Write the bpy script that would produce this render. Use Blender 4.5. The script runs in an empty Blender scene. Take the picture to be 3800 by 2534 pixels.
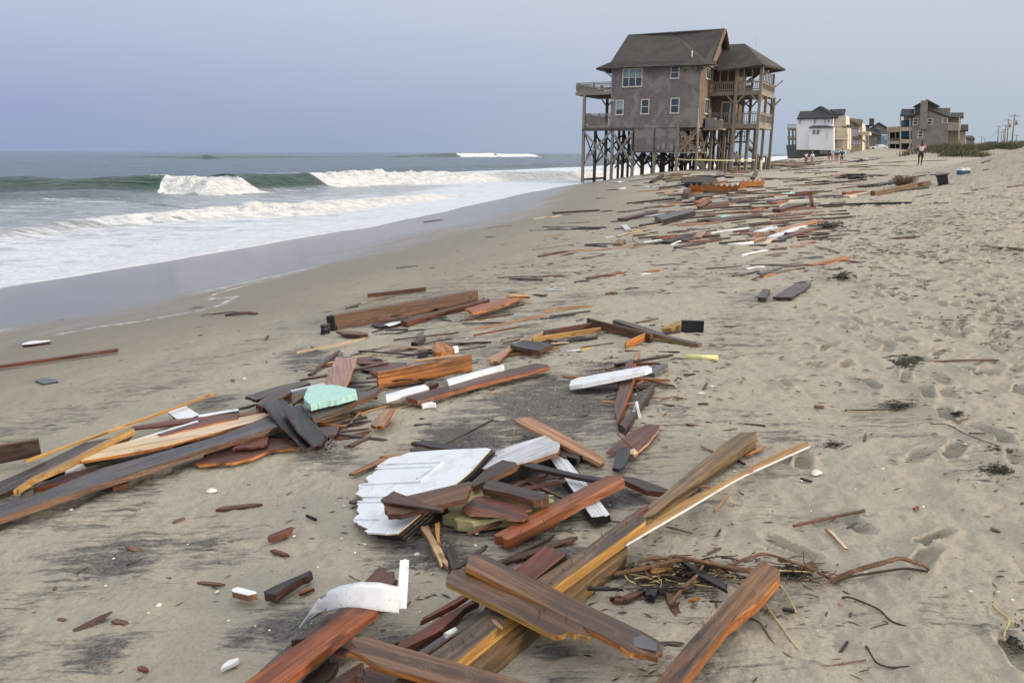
import bpy, bmesh, math, random
import numpy as np
from mathutils import Vector, Matrix, Euler
random.seed(11); rng = np.random.default_rng(7)
S = bpy.context.scene
COL = S.collection
# ------------------------------------------------------------------ camera
FOC = 2850.0; EYE = 3.0
PIT = math.atan((1267 - 568) / FOC); ROLL = math.radians(0.213)
cf = np.array([0, math.cos(PIT), -math.sin(PIT)]); _r = np.array([1., 0, 0]); _u = np.cross(_r, cf)
cr = _r * math.cos(ROLL) + _u * math.sin(ROLL); cu = -_r * math.sin(ROLL) + _u * math.cos(ROLL)
cd = bpy.data.cameras.new("camera"); cam = bpy.data.objects.new("camera", cd); COL.objects.link(cam)
cd.sensor_width = 36; cd.lens = 36 * FOC / 3800; cd.clip_start = 0.05; cd.clip_end = 40000
cam.matrix_world = Matrix(((cr[0], cu[0], -cf[0], 0), (cr[1], cu[1], -cf[1], 0), (cr[2], cu[2], -cf[2], EYE), (0, 0, 0, 1)))
S.camera = cam
# ------------------------------------------------------------------ colour helpers, world, sun, exposure
def lin(c):
    return tuple(((v / 255) / 12.92 if v / 255 <= .04045 else ((v / 255 + .055) / 1.055) ** 2.4) for v in c) + (1,)
SUN_EL, SUN_AZ = 13.0, 112.0            # degrees; azimuth from +Y (view axis) towards +X
w = bpy.data.worlds.new("World"); S.world = w; w.use_nodes = True
N = w.node_tree.nodes; Lk = w.node_tree.links; N.clear()
def nd(t, **k):
    n = N.new(t)
    for a, b in k.items(): setattr(n, a, b)
    return n
def ramp(node, stops, interp='LINEAR'):
    cr_ = node.color_ramp; cr_.interpolation = interp
    while len(cr_.elements) > 1: cr_.elements.remove(cr_.elements[-1])
    cr_.elements[0].position = stops[0][0]; cr_.elements[0].color = stops[0][1]
    for p, c in stops[1:]:
        e = cr_.elements.new(p); e.color = c
def sc(c, k): return (c[0] * k, c[1] * k, c[2] * k, 1)
tc = nd('ShaderNodeTexCoord'); sep = nd('ShaderNodeSeparateXYZ'); Lk.new(tc.outputs['Generated'], sep.inputs[0])
asin_ = nd('ShaderNodeMath', operation='ARCSINE'); Lk.new(sep.outputs['Z'], asin_.inputs[0])
mr = nd('ShaderNodeMapRange'); mr.inputs[1].default_value = -0.1; mr.inputs[2].default_value = 1.5708; Lk.new(asin_.outputs[0], mr.inputs[0])
def ep(deg): return (math.radians(deg) + .1) / 1.6708
K1 = 0.5
rl = nd('ShaderNodeValToRGB'); ramp(rl, [(ep(-5), lin((144, 160, 184))), (ep(0), lin((149, 166, 199))), (ep(3), lin((158, 171, 206))), (ep(7), lin((177, 190, 217))), (ep(11), lin((192, 206, 226))), (ep(30), sc(lin((235, 238, 245)), 1.0)), (1, sc((1, 1, 1), 1.0))])
rr = nd('ShaderNodeValToRGB'); ramp(rr, [(ep(-5), lin((170, 180, 190))), (ep(0), lin((181, 196, 206))), (ep(3), lin((186, 199, 210))), (ep(7), lin((199, 207, 219))), (ep(11), lin((210, 213, 224))), (ep(30), sc(lin((250, 244, 238)), 1.0)), (1, sc((1, 1, 1), 1.0))])
Lk.new(mr.outputs[0], rl.inputs[0]); Lk.new(mr.outputs[0], rr.inputs[0])
at2 = nd('ShaderNodeMath', operation='ARCTAN2'); Lk.new(sep.outputs['X'], at2.inputs[0]); Lk.new(sep.outputs['Y'], at2.inputs[1])
ma = nd('ShaderNodeMapRange', interpolation_type='SMOOTHSTEP'); ma.inputs[1].default_value = math.radians(-38); ma.inputs[2].default_value = math.radians(46); Lk.new(at2.outputs[0], ma.inputs[0])
nz = nd('ShaderNodeTexNoise'); nz.inputs['Scale'].default_value = 2.4; nz.inputs['Detail'].default_value = 4
mp = nd('ShaderNodeMapping'); mp.inputs['Scale'].default_value = (1, 1, 4); Lk.new(tc.outputs['Generated'], mp.inputs[0]); Lk.new(mp.outputs[0], nz.inputs[0])
am = nd('ShaderNodeMath', operation='MULTIPLY_ADD'); Lk.new(nz.outputs[0], am.inputs[0]); am.inputs[1].default_value = 0.45; 
am2 = nd('ShaderNodeMath', operation='SUBTRACT'); Lk.new(ma.outputs[0], am2.inputs[0]); am2.inputs[1].default_value = .22; Lk.new(am2.outputs[0], am.inputs[2])
mx = nd('ShaderNodeMix', data_type='RGBA'); Lk.new(am.outputs[0], mx.inputs[0]); Lk.new(rl.outputs[0], mx.inputs[6]); Lk.new(rr.outputs[0], mx.inputs[7])
bg = nd('ShaderNodeBackground'); Lk.new(mx.outputs[2], bg.inputs[0]); 
# overcast veil brighter overhead (all of the sky above ~30 degrees)
zr = nd('ShaderNodeMapRange', interpolation_type='SMOOTHSTEP'); zr.inputs[1].default_value = math.radians(14); zr.inputs[2].default_value = math.radians(55); zr.inputs[3].default_value = 1.0; zr.inputs[4].default_value = 1.55
Lk.new(asin_.outputs[0], zr.inputs[0]); Lk.new(zr.outputs[0], bg.inputs[1])
sky = nd('ShaderNodeTexSky', sky_type='NISHITA', sun_disc=False, sun_elevation=math.radians(SUN_EL), sun_rotation=math.radians(SUN_AZ), dust_density=3.0, air_density=1.2)
bg2 = nd('ShaderNodeBackground'); Lk.new(sky.outputs[0], bg2.inputs[0]); bg2.inputs[1].default_value = 0.10
ms = nd('ShaderNodeMixShader'); ms.inputs[0].default_value = 0.03; Lk.new(bg.outputs[0], ms.inputs[1]); Lk.new(bg2.outputs[0], ms.inputs[2])
wo = nd('ShaderNodeOutputWorld'); Lk.new(ms.outputs[0], wo.inputs[0])
sl = bpy.data.lights.new("sun", 'SUN'); sl.energy = 3.1; sl.angle = math.radians(7); sl.color = (1, .84, .68)
so = bpy.data.objects.new("sun", sl); COL.objects.link(so)
_sd = Vector((math.sin(math.radians(SUN_AZ)) * math.cos(math.radians(SUN_EL)), math.cos(math.radians(SUN_AZ)) * math.cos(math.radians(SUN_EL)), math.sin(math.radians(SUN_EL))))
so.rotation_euler = _sd.to_track_quat('Z', 'Y').to_euler()
S.view_settings.view_transform = 'Standard'; S.view_settings.look = 'None'; S.view_settings.exposure = 0.0; S.view_settings.gamma = 1
# ------------------------------------------------------------------ where a line of sight meets the place
TL = dict(A=(2000, 580, 1.68), B=(0, 1200, 1.8092), C=(1100, 1000, 1.47), D=(1200, 1500, 1.8092), E=(800, 1900, 2.1382), F=(1600, 1900, 2.1382),
          G=(2200, 1550, 2.6133), H=(2700, 1900, 2.1382), I=(1200, 520, 1.96), J=(0, 520, 1.96), K=(2900, 340, 2.6133), L=(2100, 60, 2.3756), W=(0, 0, .6188), M=(2000, 1000, 2.352), N=(3000, 1300, 2.94), O=(2350, 600, 2.94), Q=(2800, 540, 3.36))
def ray(t, x, y):
    a = TL[t]; return cf * FOC + cr * (a[0] + x / a[2] - 1900) - cu * (a[1] + y / a[2] - 1267)
def atz(t, x, y, z):
    d = ray(t, x, y); return np.array([0, 0, EYE]) + d * ((z - EYE) / d[2])
def proj(P):
    P = np.array(P, float) - np.array([0, 0, EYE]); dz = P @ cf
    return 1900 + FOC * (P @ cr) / dz, 1267 - FOC * (P @ cu) / dz
TH = math.radians(20.4); CT, STH = math.cos(TH), math.sin(TH)
def st(x, y): return x * CT - y * STH, x * STH + y * CT
def xy(s, t): return s * CT + t * STH, -s * STH + t * CT
_ts = [-60, 12, 17, 22, 28.7, 33.7, 37.5, 45.4, 53.9, 65.8, 77.8, 110, 170, 247, 483, 1200, 20000]
_ss = [-16.2, -16.8, -16.7, -16.9, -16.9, -17.2, -17.7, -18.7, -19.6, -20.9, -21.3, -20.5, -18.6, -16.5, -11.1, 0, 300]
_kt = [0, 30, 45, 60, 78, 110, 170, 2000]; _kv = [1, 1, 1.1, 1.35, 1.75, 1.5, 1.2, 1.2]
_pd = [-60, -30, -12, -3, 0, 3, 6, 9, 12, 15, 18, 22, 28, 34, 42, 60, 200, 3000]
_pz = [-6, -3.2, -1.3, -.28, 0, .24, .50, .80, 1.08, 1.28, 1.42, 1.66, 2.08, 2.35, 2.5, 2.6, 2.6, 2.6]
_dd = np.linspace(-60, 200, 2601); _zz = np.interp(_dd, _pd, _pz); _k = np.ones(21) / 21; _zz = np.convolve(np.pad(_zz, 10, 'edge'), _k, 'valid')
MOUNDS = [(24.0, 31.5, 5.4, 7, 1.42), (33, 38, 9, 12, 1.0), (62, 95, 7, 8, 1.45), (53, 101, 5, 5, 1.2), (74, 112, 12, 7, 1.6), (71, 152, 9, 6, 1.85), (95, 130, 22, 12, 2.0), (66, 101, 9, 6, .35)]
def dshore(x, y):
    s, t = st(x, y); return s - np.interp(t, _ts, _ss)
def G(x, y):
    s, t = st(x, y); d = s - np.interp(t, _ts, _ss)
    k = np.interp(t, _kt, _kv); de = np.where(d < 0, d, np.where(d * k > 17, np.maximum(17, d), d * k))
    z = np.interp(de, _dd, _zz)
    for (mx_, my_, sx, sy, A) in MOUNDS: z = z + A * np.exp(-((x - mx_) / sx) ** 2 - ((y - my_) / sy) ** 2)
    return z
def gp(t, x, y, h=0.0):
    """ground point seen at a spot of the photograph, h metres above the sand"""
    d = ray(t, x, y); d = d / math.hypot(d[0], d[1])
    R = np.geomspace(1.0, 2500, 700); X = d[0] * R; Y = d[1] * R; Z = EYE + d[2] * R - G(X, Y) - h
    i = np.argmax(Z < 0) if (Z < 0).any() else len(R) - 1
    a, b = (R[i - 1], R[i]) if i > 0 else (.3, R[0])
    for _ in range(18):
        m = .5 * (a + b)
        if EYE + d[2] * m - G(d[0] * m, d[1] * m) - h < 0: b = m
        else: a = m
    m = .5 * (a + b); return np.array([d[0] * m, d[1] * m, EYE + d[2] * m])
# ------------------------------------------------------------------ numpy noise
def _hash(i, j, s):
    h = (i.astype(np.int64) * 374761393 + j.astype(np.int64) * 668265263 + s * 974711) & 0x7fffffff
    h = ((h ^ (h >> 13)) * 1274126177) & 0x7fffffff
    return ((h ^ (h >> 16)) & 0xffff) / 65535.0
def vnoise(x, y, s=0):
    i = np.floor(x); j = np.floor(y); u = x - i; v = y - j; u = u * u * u * (u * (6 * u - 15) + 10); v = v * v * v * (v * (6 * v - 15) + 10)
    return (_hash(i, j, s) * (1 - u) + _hash(i + 1, j, s) * u) * (1 - v) + (_hash(i, j + 1, s) * (1 - u) + _hash(i + 1, j + 1, s) * u) * v
def fbm(x, y, o=4, s=0):
    a = .5; r = 0; n = 0
    for k in range(o):
        r = r + a * vnoise(x * 2 ** k * 1.02 + 13.7 * k, y * 2 ** k * .98 + 7.1 * k, s + k); n += a; a *= .5
    return r / n
def sstep(a, b, x):
    t = np.clip((x - a) / (b - a), 0, 1); return t * t * (3 - 2 * t)
def polar_mesh(name, rs, an, zf, closed, attrs_f, mat, keep=None):
    R, A = np.meshgrid(rs, an, indexing='ij'); X = R * np.sin(A); Y = R * np.cos(A)
    Z = zf(X, Y, R, A); nr, na = R.shape
    i = np.arange(nr - 1)[:, None] * na; j = np.arange(na if closed else na - 1)[None, :]; j2 = (j + 1) % na
    q = np.stack([i + j, i + j2, i + na + j2, i + na + j], -1).reshape(-1, 4)
    at = attrs_f(X, Y, Z)
    V = np.stack([X, Y, Z], -1).reshape(-1, 3)
    if keep is not None:
        kp = keep(X, Y).ravel(); q = q[kp[q].any(1)]
        used = np.unique(q); mp_ = np.full(len(V), -1); mp_[used] = np.arange(len(used)); V = V[used]; q = mp_[q]
    else: used = slice(None)
    me = bpy.data.meshes.new(name); me.vertices.add(len(V)); me.vertices.foreach_set('co', V.astype(np.float32).ravel())
    me.loops.add(q.size); me.loops.foreach_set('vertex_index', q.astype(np.int32).ravel())
    me.polygons.add(len(q)); me.polygons.foreach_set('loop_start', np.arange(0, q.size, 4, dtype=np.int32)); me.polygons.foreach_set('loop_total', np.full(len(q), 4, np.int32))
    me.update(calc_edges=True); me.polygons.foreach_set('use_smooth', np.ones(len(q), bool))
    for k, v in at.items():
        a_ = me.attributes.new(k, 'FLOAT', 'POINT'); a_.data.foreach_set('value', v.ravel()[used].astype(np.float32))
    me.materials.append(mat); me.update()
    o = bpy.data.objects.new(name, me); COL.objects.link(o); return o
# ------------------------------------------------------------------ materials
MATS = {}
class MB_:
    def __init__(s, name):
        s.m = bpy.data.materials.new(name); s.m.use_nodes = True; s.t = s.m.node_tree; s.n = s.t.nodes; s.l = s.t.links
        s.b = s.n['Principled BSDF']; s.out = s.n['Material Output']; MATS[name] = s.m
    def N(s, t, **k):
        n = s.n.new(t)
        for a, b in k.items(): setattr(n, a, b)
        return n
    def L(s, a, b): s.l.new(a, b)
    def noise(s, vec, scale, detail=4, rough=.55, dist=0, mapscale=None, rot=None):
        n = s.N('ShaderNodeTexNoise'); n.inputs['Scale'].default_value = scale; n.inputs['Detail'].default_value = detail; n.inputs['Roughness'].default_value = rough; n.inputs['Distortion'].default_value = dist
        if mapscale or rot:
            mpn = s.N('ShaderNodeMapping'); mpn.inputs['Scale'].default_value = mapscale or (1, 1, 1)
            if rot: mpn.inputs['Rotation'].default_value = rot
            s.L(vec, mpn.inputs[0]); vec = mpn.outputs[0]
        s.L(vec, n.inputs['Vector']); return n.outputs[0]
    def mr(s, v, a, b, c=0., d=1.):
        n = s.N('ShaderNodeMapRange'); s.L(v, n.inputs[0])
        for i, q in enumerate((a, b, c, d)): n.inputs[i + 1].default_value = q
        return n.outputs[0]
    def math(s, op, a, b=None, c=None, clamp=False):
        n = s.N('ShaderNodeMath', operation=op, use_clamp=clamp)
        for i, q in enumerate((a, b, c)):
            if q is None: continue
            if isinstance(q, (int, float)): n.inputs[i].default_value = q
            else: s.L(q, n.inputs[i])
        return n.outputs[0]
    def mix(s, f, a, b, bt='MIX'):
        n = s.N('ShaderNodeMix', data_type='RGBA', blend_type=bt)
        for i, q in ((0, f), (6, a), (7, b)):
            if isinstance(q, (int, float, tuple)): n.inputs[i].default_value = q
            else: s.L(q, n.inputs[i])
        return n.outputs[2]
    def attr(s, a): return s.N('ShaderNodeAttribute', attribute_name=a).outputs['Fac']
    def bump(s, h, strength, dist):
        n = s.N('ShaderNodeBump'); n.inputs['Strength'].default_value = strength; n.inputs['Distance'].default_value = dist; s.L(h, n.inputs['Height'])
        s.L(n.outputs[0], s.b.inputs['Normal']); return n
    def col(s, v): s.L(v, s.b.inputs['Base Color'])
    def rough(s, v):
        if isinstance(v, (int, float)): s.b.inputs['Roughness'].default_value = v
        else: s.L(v, s.b.inputs['Roughness'])
# sand
B = MB_('sand'); pos = B.N('ShaderNodeNewGeometry').outputs['Position']
big = B.noise(pos, .35, 4); mid = B.noise(pos, 3.2, 5, .6); fine = B.noise(pos, 60, 4, .7); grain = B.noise(pos, 420, 3, .8)
# along-flow coordinate for the dark mineral streaks (run up and down the beach slope)
st1 = B.noise(pos, 1.0, 8, .66, 1.3, mapscale=(1.3, 5.0, 1), rot=(0, 0, math.radians(12)))
st2 = B.noise(pos, 1.0, 6, .68, .9, mapscale=(4.5, 26, 1), rot=(0, 0, math.radians(16)))
st3 = B.noise(pos, 14, 4, .65, .5)
sb = B.math('MULTIPLY_ADD', st3, .14, B.math('MULTIPLY_ADD', st2, .58, B.math('MULTIPLY', st1, .52)))
thr = B.mr(B.attr('dark'), 0, 1, .80, .42)
dk = B.math('SUBTRACT', sb, thr); dk = B.mr(dk, -.02, .10, 0, 1)
dk = B.math('MULTIPLY', dk, B.mr(fine, .3, .62, .55, 1.0), clamp=True)
dryA = B.attr('dry')
base = B.mix(B.mr(big, .3, .7), B.mix(dryA, (.335, .315, .252, 1), (.375, .332, .256, 1)), B.mix(dryA, (.295, .285, .248, 1), (.315, .296, .245, 1)))
base = B.mix(B.mr(mid, .3, .75), base, B.mix(dryA, (.370, .345, .272, 1), (.415, .365, .282, 1)))
base = B.mix(B.mr(fine, .48, .72, 0, .6), base, (.19, .165, .13, 1))
base = B.mix(B.mr(grain, .35, .7, 0, .35), base, (.56, .50, .40, 1))
spk = B.N('ShaderNodeTexVoronoi'); spk.inputs['Scale'].default_value = 95; B.L(pos, spk.inputs[0])
base = B.mix(B.math('MULTIPLY', B.mr(spk.outputs['Distance'], .10, .16, 1, 0), B.mr(B.noise(pos, 9, 2), .5, .62)), base, (.16, .13, .105, 1))
base = B.mix(B.math('MULTIPLY', dk, .9), base, (.050, .052, .060, 1))
damp = B.attr('damp'); base = B.mix(B.math('MULTIPLY', damp, .74), base, (.150, .130, .096, 1))
wet = B.attr('wet'); base = B.mix(B.math('MULTIPLY', wet, .8), base, (.135, .125, .120, 1))
foot = B.attr('pit'); base = B.mix(B.math('MULTIPLY', foot, .42), base, (.175, .16, .135, 1))
fl = B.attr('fline'); fn = B.noise(pos, 7, 4, .7, .6, mapscale=(1, 1.5, 1))
base = B.mix(B.math('MULTIPLY', fl, B.mr(fn, .47, .56)), base, (.75, .76, .78, 1))
B.col(base)
rg = B.mix(wet, B.mix(damp, (.92, .92, .92, 1), (.55, .55, .55, 1)), (.20, .20, .20, 1)); B.rough(rg)
spec = B.mr(wet, 0, 1, .25, .9); B.L(spec, B.b.inputs['Specular IOR Level'])
dryf = B.math('SUBTRACT', 1.0, B.math('MULTIPLY', wet, .97), clamp=True)
hh = B.math('MULTIPLY_ADD', mid, 1.2, B.math('MULTIPLY_ADD', fine, .35, B.math('MULTIPLY', grain, .10)))
rip = B.noise(pos, 1, 4, .6, .8, mapscale=(9, 22, 1), rot=(0, 0, math.radians(24)))
hh = B.math('ADD', hh, B.math('MULTIPLY', rip, .45))
bm_ = B.bump(B.math('MULTIPLY', hh, dryf), .8, .035)
# sea: deep water, aerated water, foam
B = MB_('sea_water'); pos = B.N('ShaderNodeNewGeometry').outputs['Position']
foam = B.attr('foam'); grn = B.attr('green'); shal = B.attr('shal'); farA = B.attr('far')
ROT = (0, 0, math.radians(18))
n1 = B.noise(pos, 1, 6, .62, 1.2, mapscale=(.35, 1.1, .35), rot=ROT); n2 = B.noise(pos, 1, 5, .65, .7, mapscale=(1.4, 4.2, 1.4), rot=ROT); n3 = B.noise(pos, 5.5, 4, .7, .4)
fm = B.math('MULTIPLY_ADD', n1, .55, B.math('MULTIPLY_ADD', n2, .33, B.math('MULTIPLY', n3, .17)))
thr = B.mr(foam, 0, 1, .80, .18)
ff = B.mr(B.math('SUBTRACT', fm, thr), -.03, .10, 0, 1)
wcol = B.mix(B.mr(n1, .3, .7), (.022, .050, .066, 1), (.042, .080, .098, 1))
wcol = B.mix(grn, wcol, (.020, .052, .040, 1))
wcol = B.mix(shal, wcol, B.mix(B.mr(n2, .35, .65), (.36, .41, .45, 1), (.25, .285, .30, 1)))
wcol = B.mix(ff, wcol, B.mix(B.attr('crest'), B.mix(B.mr(n2, .35, .65), (.60, .66, .74, 1), (.72, .77, .83, 1)), B.mix(B.mr(n2, .36, .6), (.50, .53, .54, 1), (.84, .83, .81, 1))))
B.col(wcol); B.rough(B.mr(ff, 0, 1, .16, .8)); B.b.inputs['IOR'].default_value = 1.33
wv = B.noise(pos, 1, 5, .6, .4, mapscale=(.7, 2.2, 1), rot=ROT); wv2 = B.noise(pos, 1, 4, .6, .3, mapscale=(.09, .3, 1), rot=ROT)
hb = B.math('MULTIPLY_ADD', wv, .35, B.math('MULTIPLY_ADD', wv2, 1.6, B.math('MULTIPLY', ff, B.math('MULTIPLY', n3, .22))))
B.bump(hb, 1.0, .8)
# ------------------------------------------------------------------ the beach
FINE = np.radians(np.arange(-44, 44.01, .1)); COARSE = np.radians(np.arange(48, 316, 4.0))
ANG = np.concatenate([FINE, COARSE])
def geom(a, b, q): return np.exp(np.arange(math.log(a), math.log(b), math.log(q)))
RS = np.concatenate([geom(.05, 1.5, 1.12), geom(1.5, 20, 1.0042), geom(20, 60, 1.007), geom(60, 300, 1.012), geom(300, 4000, 1.06)])
DARKS = [(1250, 930, 240, 1.0), (1150, 1120, 300, 1.0), (1060, 1010, 150, 1.0), (1400, 880, 150, .95), (1000, 1250, 200, .8), (760, 1050, 110, .7), (480, 930, 90, .8), (1300, 1290, 160, 1.0), (700, 1440, 190, .95), (560, 1470, 90, .8),
         (250, 1290, 200, .75), (230, 1500, 120, .85), (450, 1250, 150, .65), (1500, 1330, 130, .75), (1700, 1400, 110, .5), (1280, 1500, 90, .8), (800, 900, 90, .9), (700, 820, 80, .85), (950, 790, 90, .5), (1350, 620, 160, .5), (1100, 700, 90, .4),
         (600, 780, 110, .45), (420, 800, 80, .4), (1800, 1000, 120, .6), (2050, 960, 130, .5), (2230, 1080, 100, .5), (2150, 1400, 120, .55), (1850, 620, 120, .45), (1500, 560, 140, .45), (2150, 500, 130, .5), (2000, 640, 110, .4), (2300, 1480, 90, .55), (900, 1480, 130, .9), (1400, 1130, 120, .9), (1550, 950, 90, .6)]
_wt = [-60, 6.7, 8.7, 10.3, 12.8, 16.6, 22, 27.7, 37.6, 49.8, 65, 78, 110, 200, 4000]; _wv = [7.1, 7.1, 8.3, 7.8, 8.2, 7.4, 7.0, 7.4, 5.8, 4.1, 2.5, 1.2, 2, 2.5, 3]
prints = []
for _ in range(14000):
    s_ = rng.uniform(-1.2, 15); t_ = rng.uniform(1.0, 42)
    p_ = float(sstep(-1.0, 2.0, s_ - .03 * t_)) * (.25 + .75 * float(sstep(1.5, 8, t_))) * (.3 + .7 * float(vnoise(np.array(s_ * .8), np.array(t_ * .3), 3)))
    if rng.random() < p_:
        x_, y_ = xy(s_, t_); prints.append((x_, y_, TH + rng.normal(0, .5) + (math.pi if rng.random() < .4 else 0), rng.uniform(.20, .31), rng.uniform(.08, .13), rng.uniform(.012, .045)))
PIT_ = {}
def sandz(X, Y, R, A):
    Z = G(X, Y); d = dshore(X, Y)
    dry = sstep(7, 12, d)
    Z = Z + dry * (.035 * (fbm(X * .9, Y * .9, 3, 5) - .5) + .026 * (fbm(X * 5, Y * 5, 3, 9) - .5) + .012 * (fbm(X * 22, Y * 22, 3, 12) - .5)) * (1 + .9 * sstep(18, 24, d)) + (1 - dry) * .02 * (fbm(X * .25, Y * .25, 2, 3) - .5)
    Z = Z + sstep(15.5, 20, d) * (.07 * (fbm(X * 2.6, Y * 2.6, 3, 31) - .5) + .05 * (np.abs(fbm(X * 6, Y * 6, 3, 33) - .5)))
    Z = Z + sstep(22, 27, d) * (R < 60) * .16 * (fbm(X * 1.3, Y * 1.3, 4, 37) - .5)
    P = np.zeros_like(Z); rr_ = R[:, 0]; nf = len(FINE)
    for (x, y, a, L, Wd, dep) in prints:
        r = math.hypot(x, y); th = math.atan2(x, y)
        i0, i1 = np.searchsorted(rr_, [r - .3, r + .3]); j0, j1 = np.searchsorted(FINE, [th - .3 / r, th + .3 / r])
        if i1 <= i0 or j1 <= j0: continue
        xs = X[i0:i1, j0:j1] - x; ys = Y[i0:i1, j0:j1] - y
        u = (xs * math.sin(a) + ys * math.cos(a)) / (L / 2); v = (xs * math.cos(a) - ys * math.sin(a)) / (Wd / 2 * (1 - .25 * np.cos(2.6 * u)))
        q = np.sqrt(u * u + v * v) * (1 + .25 * (vnoise(xs * 18 + x * 9, ys * 18 + y * 7, 4) - .5))
        Z[i0:i1, j0:j1] += -dep * (1 - sstep(.62, 1.05, q)) + dep * .42 * np.exp(-((q - 1.22) / .22) ** 2)
        P[i0:i1, j0:j1] = np.maximum(P[i0:i1, j0:j1], 1 - sstep(.55, .95, q))
    PIT_['p'] = P
    return Z
def sand_attrs(X, Y, Z):
    d = dshore(X, Y); s, t = st(X, Y); wl = np.interp(t, _wt, _wv) + 2.4 * (fbm(t * .16, s * .8, 3, 21) - .5)
    wet = 1 - sstep(-2.3, .7, d - wl + 1.2 * (fbm(t * .9, s * 3.5, 3, 23) - .5)); damp = 1 - sstep(.2, 5.0 + 2.5 * sstep(10, 18, t), d - wl - .4 - .8 * (fbm(t * .3, s * 1.2, 3, 24) - .5))
    dark = .12 * sstep(8, 14, d) + .42 * sstep(9.5, 12, d) * (1 - sstep(15.5, 18.5, d)) * (1 - sstep(9, 22, t)) * sstep(.35, .6, fbm(s * .7, t * .5, 3, 52)) + .16 * sstep(16, 20, d) * sstep(.45, .6, fbm(s * .6, t * .4, 3, 53))
    for (px, py, r, a) in DARKS:
        P = gp('W', px, py); D = math.hypot(P[0], P[1]); th = math.atan2(P[0], P[1]); rw = r * 1.616 / FOC * D
        # blot on the ground: as wide as seen, and deeper along the line of sight (the beach is seen at a slant)
        ux, uy = math.sin(th), math.cos(th); al_ = (X - P[0]) * ux + (Y - P[1]) * uy; ac = (X - P[0]) * uy - (Y - P[1]) * ux
        slant = max(.12, (EYE - P[2]) / D)
        dark = np.maximum(dark, .96 * a * np.exp(-(ac / rw) ** 2 - (al_ / (rw * .55 / slant)) ** 2 * 1.0))
    dark *= 1 - wet
    fl = np.exp(-((d - wl - .15 - .35 * (fbm(t * .5, t * 0, 3, 8) - .5)) / .05) ** 2) * sstep(.46, .55, fbm(t * .35, s * 0 + 4, 2, 44)) * (t < 30) * .9
    fl = np.maximum(fl, .55 * np.exp(-((d - wl + .9) / .35) ** 2) * sstep(.4, .6, fbm(t * .3 + 9, s * 0, 2, 45)) * (t < 14))
    return dict(dry=sstep(13, 21, d), wet=wet, damp=damp, dark=dark, pit=PIT_['p'], fline=fl)
sand = polar_mesh('sand', RS, ANG, sandz, True, sand_attrs, MATS['sand']); sand['kind'] = 'structure'; sand.name = 'beach_sand'
# ------------------------------------------------------------------ the sea: swell, breakers and foam as one displaced sheet
# crest lines: (x, y in the photograph, height, foam, curl)
CRESTS = [
    dict(p=[('W', -3200, 640, .1, .05), ('W', -1500, 500, .4, .05), ('W', -500, 452, .9, .1), ('W', -120, 448, 1.0, .1), ('W', 0, 443, 1.1, .08), ('W', 120, 445, 1.0, .12), ('W', 250, 446, 1.15, .10), ('W', 350, 446, 1.3, .15), ('W', 372, 446, 1.35, 1.0), ('W', 480, 449, 1.4, 1.0), ('W', 592, 443, 1.4, 1.0), ('W', 603, 441, 1.4, .06), ('W', 700, 437, 1.35, .06), ('W', 745, 434, 1.3, .2), ('W', 775, 431, 1.3, 1.0), ('W', 900, 426, 1.45, 1.0), ('W', 1000, 424, 1.3, 1.0), ('W', 1150, 419, 1.15, 1.0), ('W', 1330, 414, 1.1, 1.0), ('W', 1480, 404, 1.1, 1.0), ('W', 1640, 390, 1.3, 1.0), ('W', 1800, 376, 1.4, 1.0)], wf=1.7, wb=4.5),
    dict(p=[('W', -300, 600, .12, .52), ('W', 0, 560, .2, .54), ('W', 180, 530, .3, .6), ('W', 300, 519, .38, .64), ('W', 420, 510, .42, .74), ('W', 520, 503, .6, 1.0), ('W', 640, 499, .82, 1.0), ('W', 740, 494, .62, 1.0), ('W', 850, 479, .5, 1.0), ('W', 950, 465, .4, 1.0), ('W', 1012, 457, .3, 1.0), ('W', 1060, 450, .05, .9)], wf=.9, wb=2.0),
    dict(p=[('W', 180, 359, .3, .05), ('W', 300, 363, .9, .05), ('W', 450, 365, 1.5, .06), ('W', 560, 364, 1.4, .0), ('W', 700, 362.5, .9, .0), ('W', 850, 361.5, .5, .05), ('W', 900, 361, .2, .05)], wf=5, wb=10),
    dict(p=[('W', 960, 361.5, 1.0, .05), ('W', 1055, 361.2, 3.0, .3), ('W', 1062, 361.2, 3.2, 1), ('W', 1140, 361, 3.2, 1), ('W', 1144, 361, 3.4, .1), ('W', 1150, 361, 3.2, 1), ('W', 1235, 360.6, 2.6, 1), ('W', 1243, 360.6, 2.0, .05), ('W', 1300, 360, .8, .05)], wf=7, wb=16),
    dict(p=[('W', 820, 401, .2, .2), ('W', 900, 396, .5, .35), ('W', 1010, 392, .6, .4), ('W', 1120, 386, .5, .35), ('W', 1330, 381, .6, .4), ('W', 1500, 376, .7, .5)], wf=4, wb=6),
    dict(p=[('W', -300, 470, .3, .45), ('W', 60, 462, .35, .5), ('W', 180, 460, .5, .56), ('W', 260, 463, .4, .5), ('W', 330, 470, .1, .4)], wf=1.4, wb=3)]
SEAR = np.concatenate([geom(9, 24, 1.006), geom(24, 115, 1.0023), geom(115, 1000, 1.008), geom(1000, 30000, 1.05)])
SEAA = np.radians(np.arange(-62, 34, .11))
_SA = {}
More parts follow.
